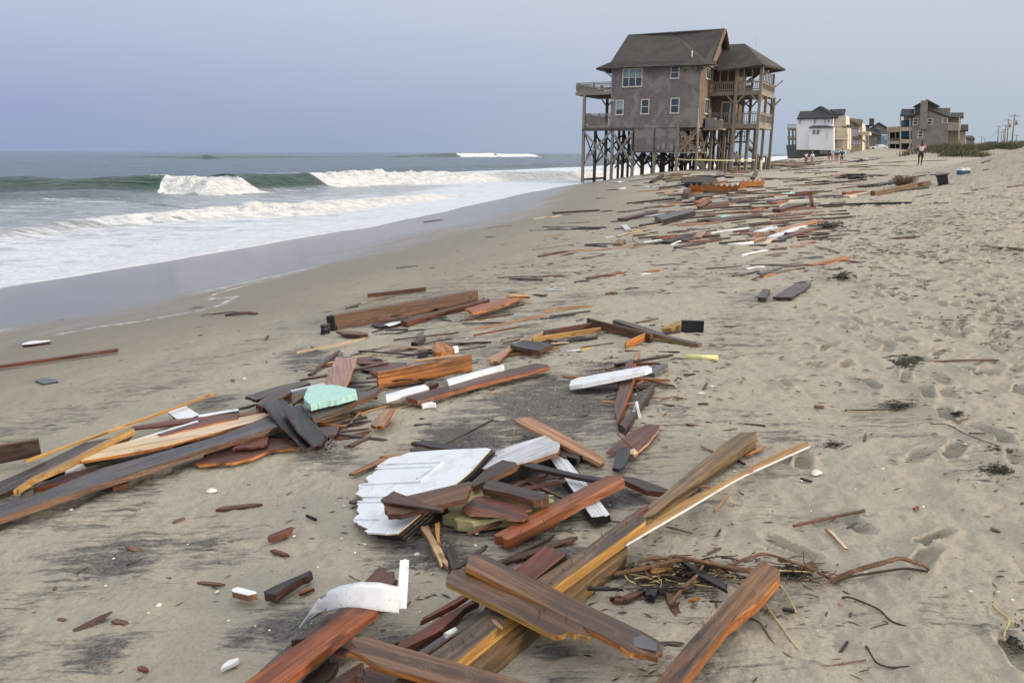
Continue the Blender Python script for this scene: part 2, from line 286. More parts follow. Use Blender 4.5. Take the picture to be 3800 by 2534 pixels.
def seaz(X, Y, R, A):
    Z = np.zeros_like(X); d = dshore(X, Y); s, t = st(X, Y)
    foam = np.zeros_like(X); green = np.zeros_like(X); crest = np.zeros_like(X)
    # open water chop and swell, fading with distance to what a ripple sheet can carry
    off = sstep(-4, -40, d)
    Z += off * (.34 * (fbm(s * .06 + .02 * t, t * .022, 3, 61) - .5) + .20 * (fbm(s * .28, t * .09, 3, 62) - .5)) * np.clip(400 / R, 0, 1.2)
    Z += .9 * (fbm(s * .012, t * .005, 3, 66) - .5) * sstep(-80, -300, d)
    Z += (1 - off) * .03 * (fbm(s * .8, t * .35, 3, 63) - .5)
    for C in CRESTS:
        pts = [(atz(p[0], p[1], p[2], 0.0)[:2], p[3], p[4]) for p in C['p']]
        best = np.full(X.shape, 1e9); H_ = np.zeros_like(X); F_ = np.zeros_like(X); Q = np.zeros_like(X); TT = np.zeros_like(X); acc = 0
        for (a, ha, fa), (b, hb_, fb) in zip(pts[:-1], pts[1:]):
            e = b - a; L = math.hypot(*e); e = e / L; u = (X - a[0]) * e[0] + (Y - a[1]) * e[1]; uc = np.clip(u, 0, L)
            dx = X - a[0] - e[0] * uc; dy = Y - a[1] - e[1] * uc; dist = np.hypot(dx, dy); q = (X - a[0]) * e[1] - (Y - a[1]) * e[0]
            m = dist < best; best = np.where(m, dist, best); Q = np.where(m, np.sign(q) * dist, Q); f = uc / L
            H_ = np.where(m, ha + (hb_ - ha) * f, H_); F_ = np.where(m, fa + (fb - fa) * f, F_); TT = np.where(m, acc + uc, TT); acc += L
        # Q > 0 on the shore side; the toe of the face is at Q = 0, the crest 1.3 wf behind it
        wf, wb = C['wf'], C['wb']; q = Q + 1.35 * wf + wf * .5 * (fbm(TT * .15 / max(.6, wf), TT * 0, 3, 71) - .5)
        prof = np.where(q > 0, np.exp(-np.abs(q / wf) ** 2.3), np.exp(-(q / wb) ** 2))
        H_ = H_ * (.90 + .2 * fbm(TT * .08, TT * 0 + 3, 2, 72)); ff = sstep(.45, .9, F_)
        rag = fbm(TT * 1.1 / wf ** .5, Q * .7, 3, 73); rag2 = fbm(TT * 4.2, Q * 2.2, 3, 74)
        h = H_ * prof * (1 - .15 * ff)
        big_ = np.minimum(H_, 1.6)
        Z += h + ff * np.sqrt(np.clip(prof, 0, 1)) * ((rag - .5) * .5 + (rag2 - .5) * .22 - .04) * big_ * (1 if wf < 4 else .35)
        body = ff * sstep(.06, .3, prof) * (q > -wb * .55) + ff * (Q > -wf * 1.6) * (1 - sstep(0, wf * 1.1, Q)) * sstep(.0, .05, prof)
        body = body * (1 - .55 * sstep(.5, .72, fbm(TT * 1.6, Q * .9, 4, 77)) * (1 - sstep(.5, .95, prof)))
        lip = (1 - ff) * np.exp(-((q - .1 * wf) / (.22 * wf)) ** 2) * sstep(.8, 1.3, H_) * sstep(.45, .62, fbm(TT * .25, TT * 0, 3, 78)) * (wf < 4)
        foam = np.maximum(foam, lip * .75)
        foam = np.maximum(foam, np.clip(body, 0, 1)); crest = np.maximum(crest, np.clip(body, 0, 1))
        foam = np.maximum(foam, F_ * (F_ < .9) * np.exp(-(np.abs(Q) / (wb * 1.2)) ** 2) * .75)
        green = np.maximum(green, (1 - ff) * sstep(.02, .35, prof) * np.where(q > -wf, 1, .4) * np.clip(H_, 0, 1))
    # sheets of foam between the breakers and the beach
    n = fbm(s * .12, t * .05, 4, 81); main = s + 16.8
    zone = np.interp(-d, [-2, 0, 1.5, 5, 8.5, 12, 19, 25, 40, 70, 120], [1.0, .95, .74, .66, .60, .47, .43, .38, .20, .12, .06])
    zone = zone + .22 * (n - .5)
    zone = np.where((d > -30) & (t > 50), np.maximum(zone, .75 * sstep(50, 75, t)), zone)
    foam = np.maximum(foam, zone + .10 * sstep(.5, .62, fbm(s * .9, t * .22, 4, 83)) * (d > -9)); shal = sstep(-40, -6, d) * (1 - green) * .95
    edge = np.exp(-((d + .10) / .12) ** 2); foam = foam + edge * .5
    Z += .012 * edge
    Z = Z + .10 * (fbm(t * .22, s * .1, 3, 91) - .5) * sstep(-3, 0, d) + .012
    foam = foam * (1 - .6 * green * (foam < .7))
    crest = np.maximum(crest, edge * .7)
    _SA.update(foam=foam, green=green, crest=crest, shal=np.maximum(shal, sstep(-8, 0, d)), far=sstep(100, 1500, R))
    return Z
sea = polar_mesh('sea', SEAR, SEAA, seaz, False, lambda X, Y, Z: _SA, MATS['sea_water'], keep=lambda X, Y: dshore(X, Y) < 2.0)
sea['kind'] = 'structure'
# ------------------------------------------------------------------ object helpers
def P3(*a): return Vector([float(v) for v in a])
def mkobj(name, bm, mats, parent=None, loc=None, smooth=False):
    me = bpy.data.meshes.new(name); bm.normal_update(); bm.to_mesh(me); bm.free()
    for m in (mats if isinstance(mats, (list, tuple)) else [mats]): me.materials.append(MATS[m] if isinstance(m, str) else m)
    if smooth: me.polygons.foreach_set('use_smooth', np.ones(len(me.polygons), bool))
    o = bpy.data.objects.new(name, me); COL.objects.link(o)
    if parent is not None: o.parent = parent
    if loc is not None: o.location = loc
    return o
def tag(o, label=None, cat=None, group=None, kind=None):
    if label: o['label'] = label
    if cat: o['category'] = cat
    if group: o['group'] = group
    if kind: o['kind'] = kind
    return o
def thing(name, label, cat, loc=(0, 0, 0), rz=0, group=None):
    o = bpy.data.objects.new(name, None); o.empty_display_size = .3; COL.objects.link(o); o.location = loc; o.rotation_euler = (0, 0, rz)
    return tag(o, label, cat, group)
def box(bm, x0, x1, y0, y1, z0, z1, mi=0):
    vs = [bm.verts.new(v) for v in ((x0, y0, z0), (x1, y0, z0), (x1, y1, z0), (x0, y1, z0), (x0, y0, z1), (x1, y0, z1), (x1, y1, z1), (x0, y1, z1))]
    for f in ((3, 2, 1, 0), (4, 5, 6, 7), (0, 1, 5, 4), (1, 2, 6, 5), (2, 3, 7, 6), (3, 0, 4, 7)):
        bm.faces.new([vs[i] for i in f]).material_index = mi
    return vs
def bar(bm, p, q, w, h, up=(0, 0, 1), mi=0):
    """square bar from p to q, w across, h along up"""
    p, q = Vector(p), Vector(q); d = (q - p).normalized(); up = Vector(up)
    if abs(d.dot(up)) > .98: up = Vector((0, 1, 0))
    s_ = d.cross(up).normalized(); u_ = s_.cross(d).normalized(); vs = []
    for e in (p, q):
        for a, b in ((-1, -1), (1, -1), (1, 1), (-1, 1)): vs.append(bm.verts.new(e + s_ * a * w / 2 + u_ * b * h / 2))
    for f in ((0, 1, 2, 3), (7, 6, 5, 4), (0, 4, 5, 1), (1, 5, 6, 2), (2, 6, 7, 3), (3, 7, 4, 0)): bm.faces.new([vs[i] for i in f]).material_index = mi
def cyl(bm, p, q, r0, r1=None, n=10, mi=0, caps=True):
    p, q = Vector(p), Vector(q); r1 = r0 if r1 is None else r1; d = (q - p).normalized(); a = d.orthogonal().normalized(); b = d.cross(a)
    A = [bm.verts.new(p + (a * math.cos(t) + b * math.sin(t)) * r0) for t in (2 * math.pi * i / n for i in range(n))]
    Bv = [bm.verts.new(q + (a * math.cos(t) + b * math.sin(t)) * r1) for t in (2 * math.pi * i / n for i in range(n))]
    for i in range(n):
        f = bm.faces.new((A[i], A[(i + 1) % n], Bv[(i + 1) % n], Bv[i])); f.smooth = True; f.material_index = mi
    if caps:
        bm.faces.new(A[::-1]).material_index = mi; bm.faces.new(Bv).material_index = mi
def slab(bm, pts, th, mi=0, mi2=None):
    """polygon (3-D points, counter-clockwise from outside) thickened th inwards"""
    pts = [Vector(p) for p in pts]; n = Vector((0, 0, 0))
    for i in range(len(pts)): n += (pts[i] - pts[0]).cross(pts[(i + 1) % len(pts)] - pts[0])
    n.normalize(); A = [bm.verts.new(p) for p in pts]; Bv = [bm.verts.new(p - n * th) for p in pts]; k = len(pts); mi2 = mi if mi2 is None else mi2
    bm.faces.new(A).material_index = mi; bm.faces.new(Bv[::-1]).material_index = mi2
    for i in range(k): bm.faces.new((A[i], Bv[i], Bv[(i + 1) % k], A[(i + 1) % k])).material_index = mi2
NB = bmesh.new
# ------------------------------------------------------------------ building materials
def plain(name, c, r=.7, var=.12, sc_=3, metal=0, bump=0):
    B = MB_(name); v = B.N('ShaderNodeTexCoord').outputs['Object']; n = B.noise(v, sc_, 4, .6)
    B.col(B.mix(B.mr(n, .3, .7), tuple(x * (1 - var) for x in c) + (1,), tuple(min(1, x * (1 + var)) for x in c) + (1,))); B.rough(r); B.b.inputs['Metallic'].default_value = metal
    if bump: B.bump(n, bump, .01)
    return B
def shingles(name, c1, c2, cl, row=.15, w=.12, stain=.5):
    B = MB_(name); v = B.N('ShaderNodeTexCoord').outputs['Object']; sp = B.N('ShaderNodeSeparateXYZ'); B.L(v, sp.inputs[0])
    cb = B.N('ShaderNodeCombineXYZ'); B.L(B.math('ADD', sp.outputs[0], sp.outputs[1]), cb.inputs[0]); B.L(sp.outputs[2], cb.inputs[1])
    br = B.N('ShaderNodeTexBrick'); br.inputs['Scale'].default_value = 1; br.inputs['Brick Width'].default_value = w; br.inputs['Row Height'].default_value = row; br.inputs['Mortar Size'].default_value = .009
    br.inputs['Mortar Smooth'].default_value = .3; br.inputs['Color1'].default_value = c1 + (1,); br.inputs['Color2'].default_value = c2 + (1,); br.inputs['Mortar'].default_value = tuple(x * .42 for x in c1) + (1,); B.L(cb.outputs[0], br.inputs[0])
    n = B.noise(v, .55, 5, .6, .5); n2 = B.noise(v, 2.4, 5, .65, mapscale=(1, 1, .35))
    c = B.mix(B.math('MULTIPLY', B.mr(n, .48, .56), stain), br.outputs[0], cl + (1,)); c = B.mix(B.mr(n2, .35, .7, 0, .4), c, tuple(x * .55 for x in c2) + (1,))
    B.col(c); B.rough(.9); B.bump(br.outputs['Fac'], -.5, .02); return B
shingles('shingle_grey', (.195, .162, .158), (.265, .222, .215), (.33, .30, .265), stain=.65)
shingles('shingle_brown_lit', (.165, .120, .088), (.235, .172, .125), (.23, .18, .13), stain=.4)  # brown shingle with the warm light of the sunward faces put into its colour
shingles('roof_shingle', (.048, .045, .038), (.066, .062, .052), (.078, .074, .062), row=.14, w=.3, stain=.5)
shingles('roof_far', (.030, .036, .038), (.042, .048, .050), (.05, .055, .056), row=.2, w=.4, stain=.3)
def timber(name, c1, c2, r=.8):
    B = MB_(name); v = B.N('ShaderNodeTexCoord').outputs['Object']; n = B.noise(v, 1.3, 4, .6); n2 = B.noise(v, 14, 4, .6, mapscale=(1, 1, .12))
    c = B.mix(B.mr(n, .3, .7), c1 + (1,), c2 + (1,)); B.col(B.mix(B.mr(n2, .35, .7, 0, .5), c, tuple(x * .5 for x in c1) + (1,))); B.rough(r); return B
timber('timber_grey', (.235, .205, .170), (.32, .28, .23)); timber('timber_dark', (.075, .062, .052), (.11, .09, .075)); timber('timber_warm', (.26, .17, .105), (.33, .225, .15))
plain('trim_white', (.62, .60, .54), .6); plain('paint_white', (.66, .69, .72), .55, .04, 1.5); plain('cream_paint_and_sunlit', (.66, .58, .44), .6, .05)
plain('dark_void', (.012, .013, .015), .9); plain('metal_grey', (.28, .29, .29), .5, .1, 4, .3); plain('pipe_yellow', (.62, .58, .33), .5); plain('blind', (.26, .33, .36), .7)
B = MB_('pane_glass'); B.col(B.mix(.5, (.028, .036, .042, 1), (.05, .06, .065, 1))); B.rough(.06); B.b.inputs['Specular IOR Level'].default_value = .9
# ------------------------------------------------------------------ the house on stilts
PSI = math.radians(28); HC0 = np.array([9.849, 79.557]); hcA = np.array([math.cos(PSI), -math.sin(PSI)]); hcB = np.array([math.sin(PSI), math.cos(PSI)])
def HV(x, y, b, t='L', org=HC0, ca=hcA, cb=hcB):
    d = ray(t, x, y); k = ((org + cb * b) @ cb) / (d[:2] @ cb); P = np.array([0, 0, EYE]) + d * k; return float((P[:2] - org) @ ca), float(P[2])
house = thing('stilt_house', 'tall grey shingled beach house standing on timber piles over the surf', 'house', (HC0[0], HC0[1], 0), -PSI)
def gz(a, b): p = HC0 + hcA * a + hcB * b; return float(G(p[0], p[1]))
def hp(name, bm, m, parent=house): return mkobj(name, bm, m, parent)
def window(parent, a0, a1, z0, z1, b=0., side=None, n=1, sash=True, fr='trim_white', pane='pane_glass', th=.07, blind=None):
    """window in the front face (b) or, with side=a, in a side face where a0,a1 are depths"""
    bm = NB(); w = .085
    def bx(u0, u1, v0, v1, o0, o1):
        if side is None: box(bm, u0, u1, b - o1, b - o0, v0, v1)
        else: box(bm, side + o0, side + o1, u0, u1, v0, v1)
    bx(a0, a0 + w, z0, z1, -.05, th); bx(a1 - w, a1, z0, z1, -.05, th); bx(a0 + w, a1 - w, z1 - w, z1, -.05, th + .01); bx(a0 - .03, a1 + .03, z0 - .05, z0 + w * .7, -.05, th + .03)
    W_ = (a1 - a0) / n
    for i in range(1, n): bx(a0 + W_ * i - w * .45, a0 + W_ * i + w * .45, z0 + w * .7, z1 - w, -.05, th - .004)
    if sash: bx(a0 + w, a1 - w, (z0 + z1) / 2 - .03, (z0 + z1) / 2 + .03, -.05, th - .02)
    o = hp('window', bm, fr, parent); bm = NB(); bx(a0 + w * .5, a1 - w * .5, z0 + .02, z1 - w * .5, -.03, .012); hp('pane', bm, pane, o)
    if blind is not None:
        bm = NB(); bx(a0 + w, a1 - w, z1 - w - (z1 - z0) * blind, z1 - w, .012, .018); hp('blind', bm, 'blind', o)
    return o
bm = NB(); zt = 11.15; EX = 8.62
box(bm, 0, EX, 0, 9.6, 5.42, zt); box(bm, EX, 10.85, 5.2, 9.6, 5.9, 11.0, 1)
# the seaward corner wall turning to the porch side (warm sunlight in its colour)
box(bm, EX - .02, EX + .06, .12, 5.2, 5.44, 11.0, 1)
hp('wall', bm, ['shingle_grey', 'shingle_brown_lit'])
for q_ in ((-.14, .02, -.06, .10, 5.40, zt), (EX - .10, EX + .09, -.07, .12, 5.40, 11.0)): bm = NB(); box(bm, *q_); hp('corner_board', bm, 'shingle_grey')
bm = NB(); box(bm, 2.38, 6.92, .06, 5.0, 3.14, 5.41); hp('ground_enclosure', bm, 'shingle_grey')
bm = NB(); box(bm, 2.30, 6.95, .0, 5.05, 3.06, 3.14); box(bm, 4.42, 4.52, .0, .06, 3.14, 5.41); hp('enclosure_skirt', bm, 'timber_dark')
window(house, .98, 3.03, 9.29, 11.0, n=3, blind=.42)
window(house, 5.77, 6.64, 9.90, 11.0); window(house, .39, 1.22, 6.70, 8.10, blind=.6); window(house, 2.99, 3.84, 6.72, 8.11); window(house, 5.93, 6.81, 6.74, 8.14)
window(house, 1.8, 3.5, 9.95, 11.0, side=EX + .06, n=2, sash=False); window(house, 1.9, 3.7, 6.75, 8.15, side=EX + .06, n=2, sash=False)
bm = NB(); box(bm, 7.0, 7.3, -.05, .0, 10.52, 10.64); hp('vent', bm, 'timber_dark')
bm = NB(); box(bm, .0, .12, -.22, -.02, 8.0, 8.12); cyl(bm, (.0, -.2, 8.1), (-.14, -.3, 8.0), .07, .09); cyl(bm, (.1, -.2, 8.1), (.24, -.3, 8.0), .07, .09); hp('flood_light', bm, 'trim_white')
# roof
RL, RR_, RZ = HV(550, 165, 4.6), HV(1400, 110, 4.6), 0
e0 = (-1.55, -.75, 11.10); e1 = (EX + 1.5, -.75, 10.93); bk0 = (-.22, -.15, 11.68); pk = (4.75, 4.5, 14.36); r0 = (RL[0], 4.6, RL[1]); r1 = (RR_[0], 4.6, RR_[1]); g0 = HV(1268, 392, .9); g0 = (RR_[0], .9, g0[1])
b1 = (RR_[0], 8.6, 11.3); b0 = (-.22, 9.8, 11.3); eb0 = (-1.55, 10.3, 11.0); eb1 = (EX + 1.0, 10.3, 10.9)
bm = NB()
def tri(*p, th=.16): slab(bm, p, th)
tri(bk0, (EX + .2, -.15, 11.32), pk, r0); tri(e0, e1, (EX + .2, -.15, 11.32), bk0); tri(pk, (EX + .2, -.15, 11.32), g0, r1); tri(r0, pk, r1); tri((EX + .2, -.15, 11.32), e1, (EX + 1.4, 1.0, 11.0), g0)
tri(r1, b1, b0, r0); tri(bk0, r0, b0); tri(e0, bk0, b0, eb0); tri(b1, eb1, eb0, b0)
hp('roof', bm, 'roof_shingle')
bm = NB()
for p, q in ((r1, g0), (r1, (RR_[0], 8.6, 11.5))): bar(bm, Vector(p) + Vector((.06, 0, -.10)), Vector(q) + Vector((.06, 0, -.10)), .08, .30, up=(1, 0, 0))
hp('barge_board', bm, 'timber_warm')
bm = NB(); slab(bm, [(RR_[0] - .5, 1.3, 11.0), (RR_[0] - .5, 8.4, 11.0), (RR_[0] - .5, 4.6, 14.25)], .1); hp('gable_wall', bm, 'shingle_brown_lit')
bm = NB(); cyl(bm, (7.6, .5, 11.4), (7.6, .5, 12.35), .055); hp('vent_pipe', bm, 'trim_white')
for a_, b_, z0_ in ((RL[0] + .2, 4.6, 14.7), (4.1, 4.6, 14.6), (4.6, 4.6, 14.65), (RR_[0] - .3, 4.6, 14.7), (12.0, 7.4, 13.6)):
    bm = NB(); cyl(bm, (a_, b_, z0_ - .25), (a_, b_, z0_ + .65), .012, .006, 5); hp('lightning_rod', bm, 'metal_grey')
# porch on the landward side: two decks, screen frames, hip roof
PA0, PA1, PB0, PB1 = EX + .08, 13.6, 3.6, 10.6
prl = HV(1355, 255, 7.2); prr = HV(1577, 245, 7.2)
n0 = HV(1280, 432, 2.7); n1 = HV(1745, 428, 2.7); f1 = HV(1938, 470, 11.5)
c0 = (EX + .9, 2.7, 10.72); c1 = (n1[0], 2.7, n1[1]); c2 = (f1[0], 11.5, f1[1]); c3 = (EX + .2, 11.5, 10.7); q0 = (prl[0], 7.2, prl[1]); q1 = (prr[0], 7.2, prr[1])
bm = NB(); tri(c0, c1, q1, q0, th=.18); tri(c1, c2, q1, th=.18); tri(c2, c3, q0, q1, th=.18); hp('porch_roof', bm, 'roof_shingle')
def railing(name, p, q, zf, zt_, step=.17, post=None, m='timber_grey', bw=.045):
    """open railing between two floor points p,q (a,b)"""
    bm = NB(); L = math.dist(p, q); n = max(1, int(L / step)); dx, dy = (q[0] - p[0]) / L, (q[1] - p[1]) / L
    bar(bm, (p[0], p[1], zt_), (q[0], q[1], zt_), .14, .05); bar(bm, (p[0], p[1], zt_ - .14), (q[0], q[1], zt_ - .14), .05, .10); bar(bm, (p[0], p[1], zf + .12), (q[0], q[1], zf + .12), .05, .10)
    for i in range(n + 1):
        f = i * L / n; bar(bm, (p[0] + dx * f, p[1] + dy * f, zf + .17), (p[0] + dx * f, p[1] + dy * f, zt_ - .19), bw, bw, up=(dx, dy, 0))
    return hp(name, bm, m)
def deck(a0, a1, b0, b1, zbot, ztop):
    bm = NB(); box(bm, a0, a1, b0, b0 + .06, zbot, ztop); box(bm, a0, a1, b1 - .06, b1, zbot, ztop); box(bm, a0, a0 + .06, b0 + .06, b1 - .06, zbot, ztop); box(bm, a1 - .06, a1, b0 + .06, b1 - .06, zbot, ztop)
    box(bm, a0 + .06, a1 - .06, b0 + .06, b1 - .06, ztop - .12, ztop - .02); k = a0 + .5
    while k < a1 - .2: box(bm, k, k + .05, b0 + .06, b1 - .06, zbot + .05, ztop - .12); k += .6
    return hp('deck', bm, ['timber_grey'])
deck(PA0, PA1, PB0, PB1, 8.46, 8.86); deck(PA0, PA1, PB0, PB1, 5.40, 5.82)
for z0, z1 in ((8.86, 9.76), (5.82, 6.88)):
    railing('railing', (PA0 + .05, PB0 + .04), (PA1 - .05, PB0 + .04), z0, z1, .19, bw=.07 if z0 > 8 else .055); railing('railing', (PA1 - .05, PB0 + .1), (PA1 - .05, PB1), z0, z1, .19)
# porch posts (full height, standing on piles)
def post(a, b, z1, w=.26, m='timber_grey', name='pile', z0=None):
    bm = NB(); g = gz(a, b) - .6 if z0 is None else z0; bar(bm, (a, b, g), (a, b, z1), w, w, up=(1, 0, 0)); return hp(name, bm, m)
for a, b in ((11.25, PB0 - .14), (13.55, PB0 - .14)): post(a, b, 10.95, .27)
for a, b in ((9.1, 3.7), (9.1, 7.0), (9.1, 10.4), (11.3, 7.0), (11.3, 10.4), (13.45, 7.0), (13.62, 10.5), (10.1, 4.9), (10.2, 8.6), (12.3, 8.8), (10.4, 6.2), (12.2, 5.6)): post(a, b, 5.4 if b < 10 and a < 13 else 8.6, .26)
for a in (11.3, 13.4): post(a, 10.45, 10.9, .2, name='post', z0=5.8)
post(11.3, 7, 8.5, .2, name='post', z0=5.8)
bm = NB()
k = PA0 + .1
for i in range(7):
    box(bm, k, k + .1, PB0 + .06, PB0 + .14, 9.77, 10.95); k += .75
box(bm, PA0, PA1, PB0 + .055, PB0 + .145, 10.9, 11.05); box(bm, PA0, PA1, PB0 + .05, PB0 + .15, 9.74, 9.80)
for i in range(9): box(bm, PA1 - .14, PA1 - .06, PB0 + .3 + i * .8, PB0 + .4 + i * .8, 8.86, 10.75)
hp('screen_frame', bm, 'timber_grey')
bm = NB(); box(bm, PA0 + .05, 11.4, PB1 - .1, PB1, 8.86, 9.9); hp('rear_parapet', bm, 'timber_dark')
def bars(name, m, L_, w, t_):
    for p, q in L_: bm = NB(); bar(bm, p, q, w, t_); hp(name, bm, m)
kb = [((11.25, 3.46, 7.61), (10.45, 3.5, 8.44)), ((11.25, 3.46, 7.61), (12.05, 3.5, 8.44)), ((13.55, 3.46, 7.61), (12.75, 3.5, 8.44)), ((13.6, 3.7, 7.61), (13.6, 4.6, 8.44)), ((13.6, 10.3, 7.61), (13.6, 9.3, 8.44))]
for a in (11.3, 13.5): kb += [((a, 10.4, 7.61), (a - .8, 10.4, 8.44)), ((a, 10.4, 7.61), (a + .8, 10.4, 8.44))]
kb.append(((11.3, 7, 7.61), (10.5, 7, 8.44))); kb.append(((11.3, 7, 7.61), (12.1, 7, 8.44)))
bars('knee_brace', 'timber_grey', kb, .1, .13)
bars('eave_bracket', 'timber_grey', [((PA1 - .1, PB0 + .2, 10.1), (PA1 + .6, PB0 - .4, 10.5)), ((PA1, PB1 - .2, 9.6), (PA1 + .7, PB1 + .1, 10.25)), ((-.02, .1, 10.2), (-1.0, -.5, 11.0)), ((EX - .4, -.05, 10.4), (EX - .3, -.6, 10.95)), ((EX, -.05, 10.4), (EX + .8, -.5, 10.9))], .1, .12)
bm = NB(); box(bm, 9.55, 10.5, 5.12, 5.2, 5.85, 8.0); dr = hp('door', bm, 'trim_white'); bm = NB(); box(bm, 9.68, 10.37, 5.09, 5.12, 6.0, 7.85); hp('pane', bm, 'pane_glass', dr)
# a person sized shape is not built in the porch; rear openings show the sky
bm = NB(); bar(bm, (11.7, 6.0, 9.8), (12.6, 6.1, 10.5), .06, .3); bar(bm, (12.1, 6.1, 10.2), (12.1, 6.1, 11.2), .04, .04); hp('ceiling_fan', bm, 'timber_dark')
# sea side decks
DA0 = -3.98; deck(DA0, -.02, .0, 6.4, 8.66, 9.0); deck(-3.1, -.02, .05, 6.4, 5.34, 5.78)
railing('railing', (DA0 + .04, .05), (-.1, .05), 9.0, 9.84, .15); railing('railing', (DA0 + .04, .15), (DA0 + .04, 6.3), 9.0, 9.84, .15); railing('railing', (DA0 + .1, 6.3), (-.1, 6.3), 9.0, 9.84, .15)
railing('railing', (-2.86, .12), (-.1, .12), 5.78, 6.86, .17); railing('railing', (-3.05, 6.3), (-.1, 6.3), 5.78, 6.86, .17); railing('railing', (-3.05, .2), (-3.05, 6.3), 5.78, 6.86, .17)
for q_ in ((-2.06, -1.94, -.02, .03, 9.0, 9.86), (-1.45, -1.3, .03, .10, 5.78, 6.88)): bm = NB(); box(bm, *q_); hp('rail_post', bm, 'timber_warm')
bm = NB(); bar(bm, (-.8, .6, 9.35), (-.5, 3.4, 9.35), .9, .06); box(bm, -1.9, -1.2, 1.4, 2.2, 9.3, 9.38); box(bm, -1.9, -1.82, 1.4, 2.2, 9.0, 9.7); hp('deck_bench', bm, 'trim_white')
for b in (.0, 3.2, 6.3): post(-3.0, b + .02, 8.64 if b != 3.2 else 5.3, .26, 'timber_grey' if b == 0 else 'timber_dark')
post(-3.0, 6.3, 8.64, .25, 'timber_dark', name='post', z0=5.4)
bars('knee_brace', 'timber_dark', [((-2.95, 6.3, 7.9), (-2.3, 6.3, 8.6)), ((-3.0, 6.3, 7.9), (-3.6, 6.3, 8.6))], .1, .12)
# piles below the house
for a in (.14, 2.34, 4.55, 6.80, 8.75):
    for b in (.0, 3.2, 6.3, 9.4):
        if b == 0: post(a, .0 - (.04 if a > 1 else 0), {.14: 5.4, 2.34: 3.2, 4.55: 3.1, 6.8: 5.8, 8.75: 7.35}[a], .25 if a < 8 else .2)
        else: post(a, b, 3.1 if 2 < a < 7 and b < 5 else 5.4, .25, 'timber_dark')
post(2.20, -.06, 5.6, .14, name='post', z0=3.1); post(6.72, -.06, 5.8, .16, name='post', z0=3.1)
for a in (3.3, 5.6, 7.8, -1.5):
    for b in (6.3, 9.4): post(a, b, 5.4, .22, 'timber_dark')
def xbrace(a0, b0, a1, b1, z0, z1, m='timber_grey', one=False, w=.2):
    e = .09 if abs(a1 - a0) > abs(b1 - b0) else 0
    bm = NB(); bar(bm, (a0, b0 - e, z1), (a1, b1 - e, z0), w, .055, up=(0, 1, 0) if e else (1, 0, 0)); hp('brace', bm, m)
    if not one: bm = NB(); bar(bm, (a0, b0 + e * .4 - .06, z0), (a1, b1 + e * .4 - .06, z1), w, .055, up=(0, 1, 0) if e else (1, 0, 0)); hp('brace', bm, m)
xbrace(-2.9, -.12, .05, -.12, 2.1, 5.15); xbrace(.2, -.12, 2.3, -.12, 2.1, 5.1)
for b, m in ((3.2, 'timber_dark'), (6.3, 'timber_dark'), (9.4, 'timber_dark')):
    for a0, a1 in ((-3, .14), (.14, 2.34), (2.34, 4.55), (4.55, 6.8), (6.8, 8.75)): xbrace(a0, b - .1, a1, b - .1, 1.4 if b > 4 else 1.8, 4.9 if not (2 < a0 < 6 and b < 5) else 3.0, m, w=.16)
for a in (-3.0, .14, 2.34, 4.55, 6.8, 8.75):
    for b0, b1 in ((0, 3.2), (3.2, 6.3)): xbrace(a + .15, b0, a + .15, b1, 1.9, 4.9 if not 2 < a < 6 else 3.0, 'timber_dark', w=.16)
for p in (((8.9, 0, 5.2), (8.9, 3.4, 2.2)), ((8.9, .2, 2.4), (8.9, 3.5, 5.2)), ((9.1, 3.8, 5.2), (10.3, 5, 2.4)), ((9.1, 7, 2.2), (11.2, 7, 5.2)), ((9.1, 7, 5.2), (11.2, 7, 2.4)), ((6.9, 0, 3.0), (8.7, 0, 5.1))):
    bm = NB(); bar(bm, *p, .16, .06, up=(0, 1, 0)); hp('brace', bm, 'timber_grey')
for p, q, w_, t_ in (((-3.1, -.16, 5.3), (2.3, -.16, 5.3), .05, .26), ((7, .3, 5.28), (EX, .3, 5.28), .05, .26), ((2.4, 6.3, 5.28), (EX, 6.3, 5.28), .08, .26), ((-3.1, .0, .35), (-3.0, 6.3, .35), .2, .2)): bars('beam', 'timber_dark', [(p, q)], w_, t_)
# stairwell with shingled side, two flights of steps
bm = NB(); box(bm, 6.95, 8.3, 3.9, 4.0, 4.0, 5.4); box(bm, 7.6, 7.66, 1.2, 3.9, 4.3, 5.4); hp('stairwell_wall', bm, 'timber_warm')
def stairs(p, q, w, n, side=(0, 1)):
    p, q = Vector(p), Vector(q); bm = NB(); d = (q - p) / n; s_ = Vector((side[0], side[1], 0)) * w / 2; run = Vector((d.x, d.y, 0)).normalized() * .14
    for i in range(n):
        c = p + d * (i + .5); up = Vector((0, 0, .025)); ps = [c - s_ - run, c + s_ - run, c + s_ + run, c - s_ + run]
        A = [bm.verts.new(v + up) for v in ps]; Bv = [bm.verts.new(v - up) for v in ps]; bm.faces.new(A); bm.faces.new(Bv[::-1])
        for k in range(4): bm.faces.new((A[k], Bv[k], Bv[(k + 1) % 4], A[(k + 1) % 4]))
    for sg in (-1, 1): bar(bm, p + s_ * sg * 1.03, q + s_ * sg * 1.03, .05, .26)
    return bm
zl = 3.15
bm = stairs((7.05, .75, 5.1), (8.45, .75, zl), 1.0, 10); hp('stairs', bm, 'timber_grey')
bm = stairs((8.3, 1.6, zl), (9.2, 1.6, gz(9.2, 1.6)), .9, 9); hp('stairs', bm, 'timber_grey')
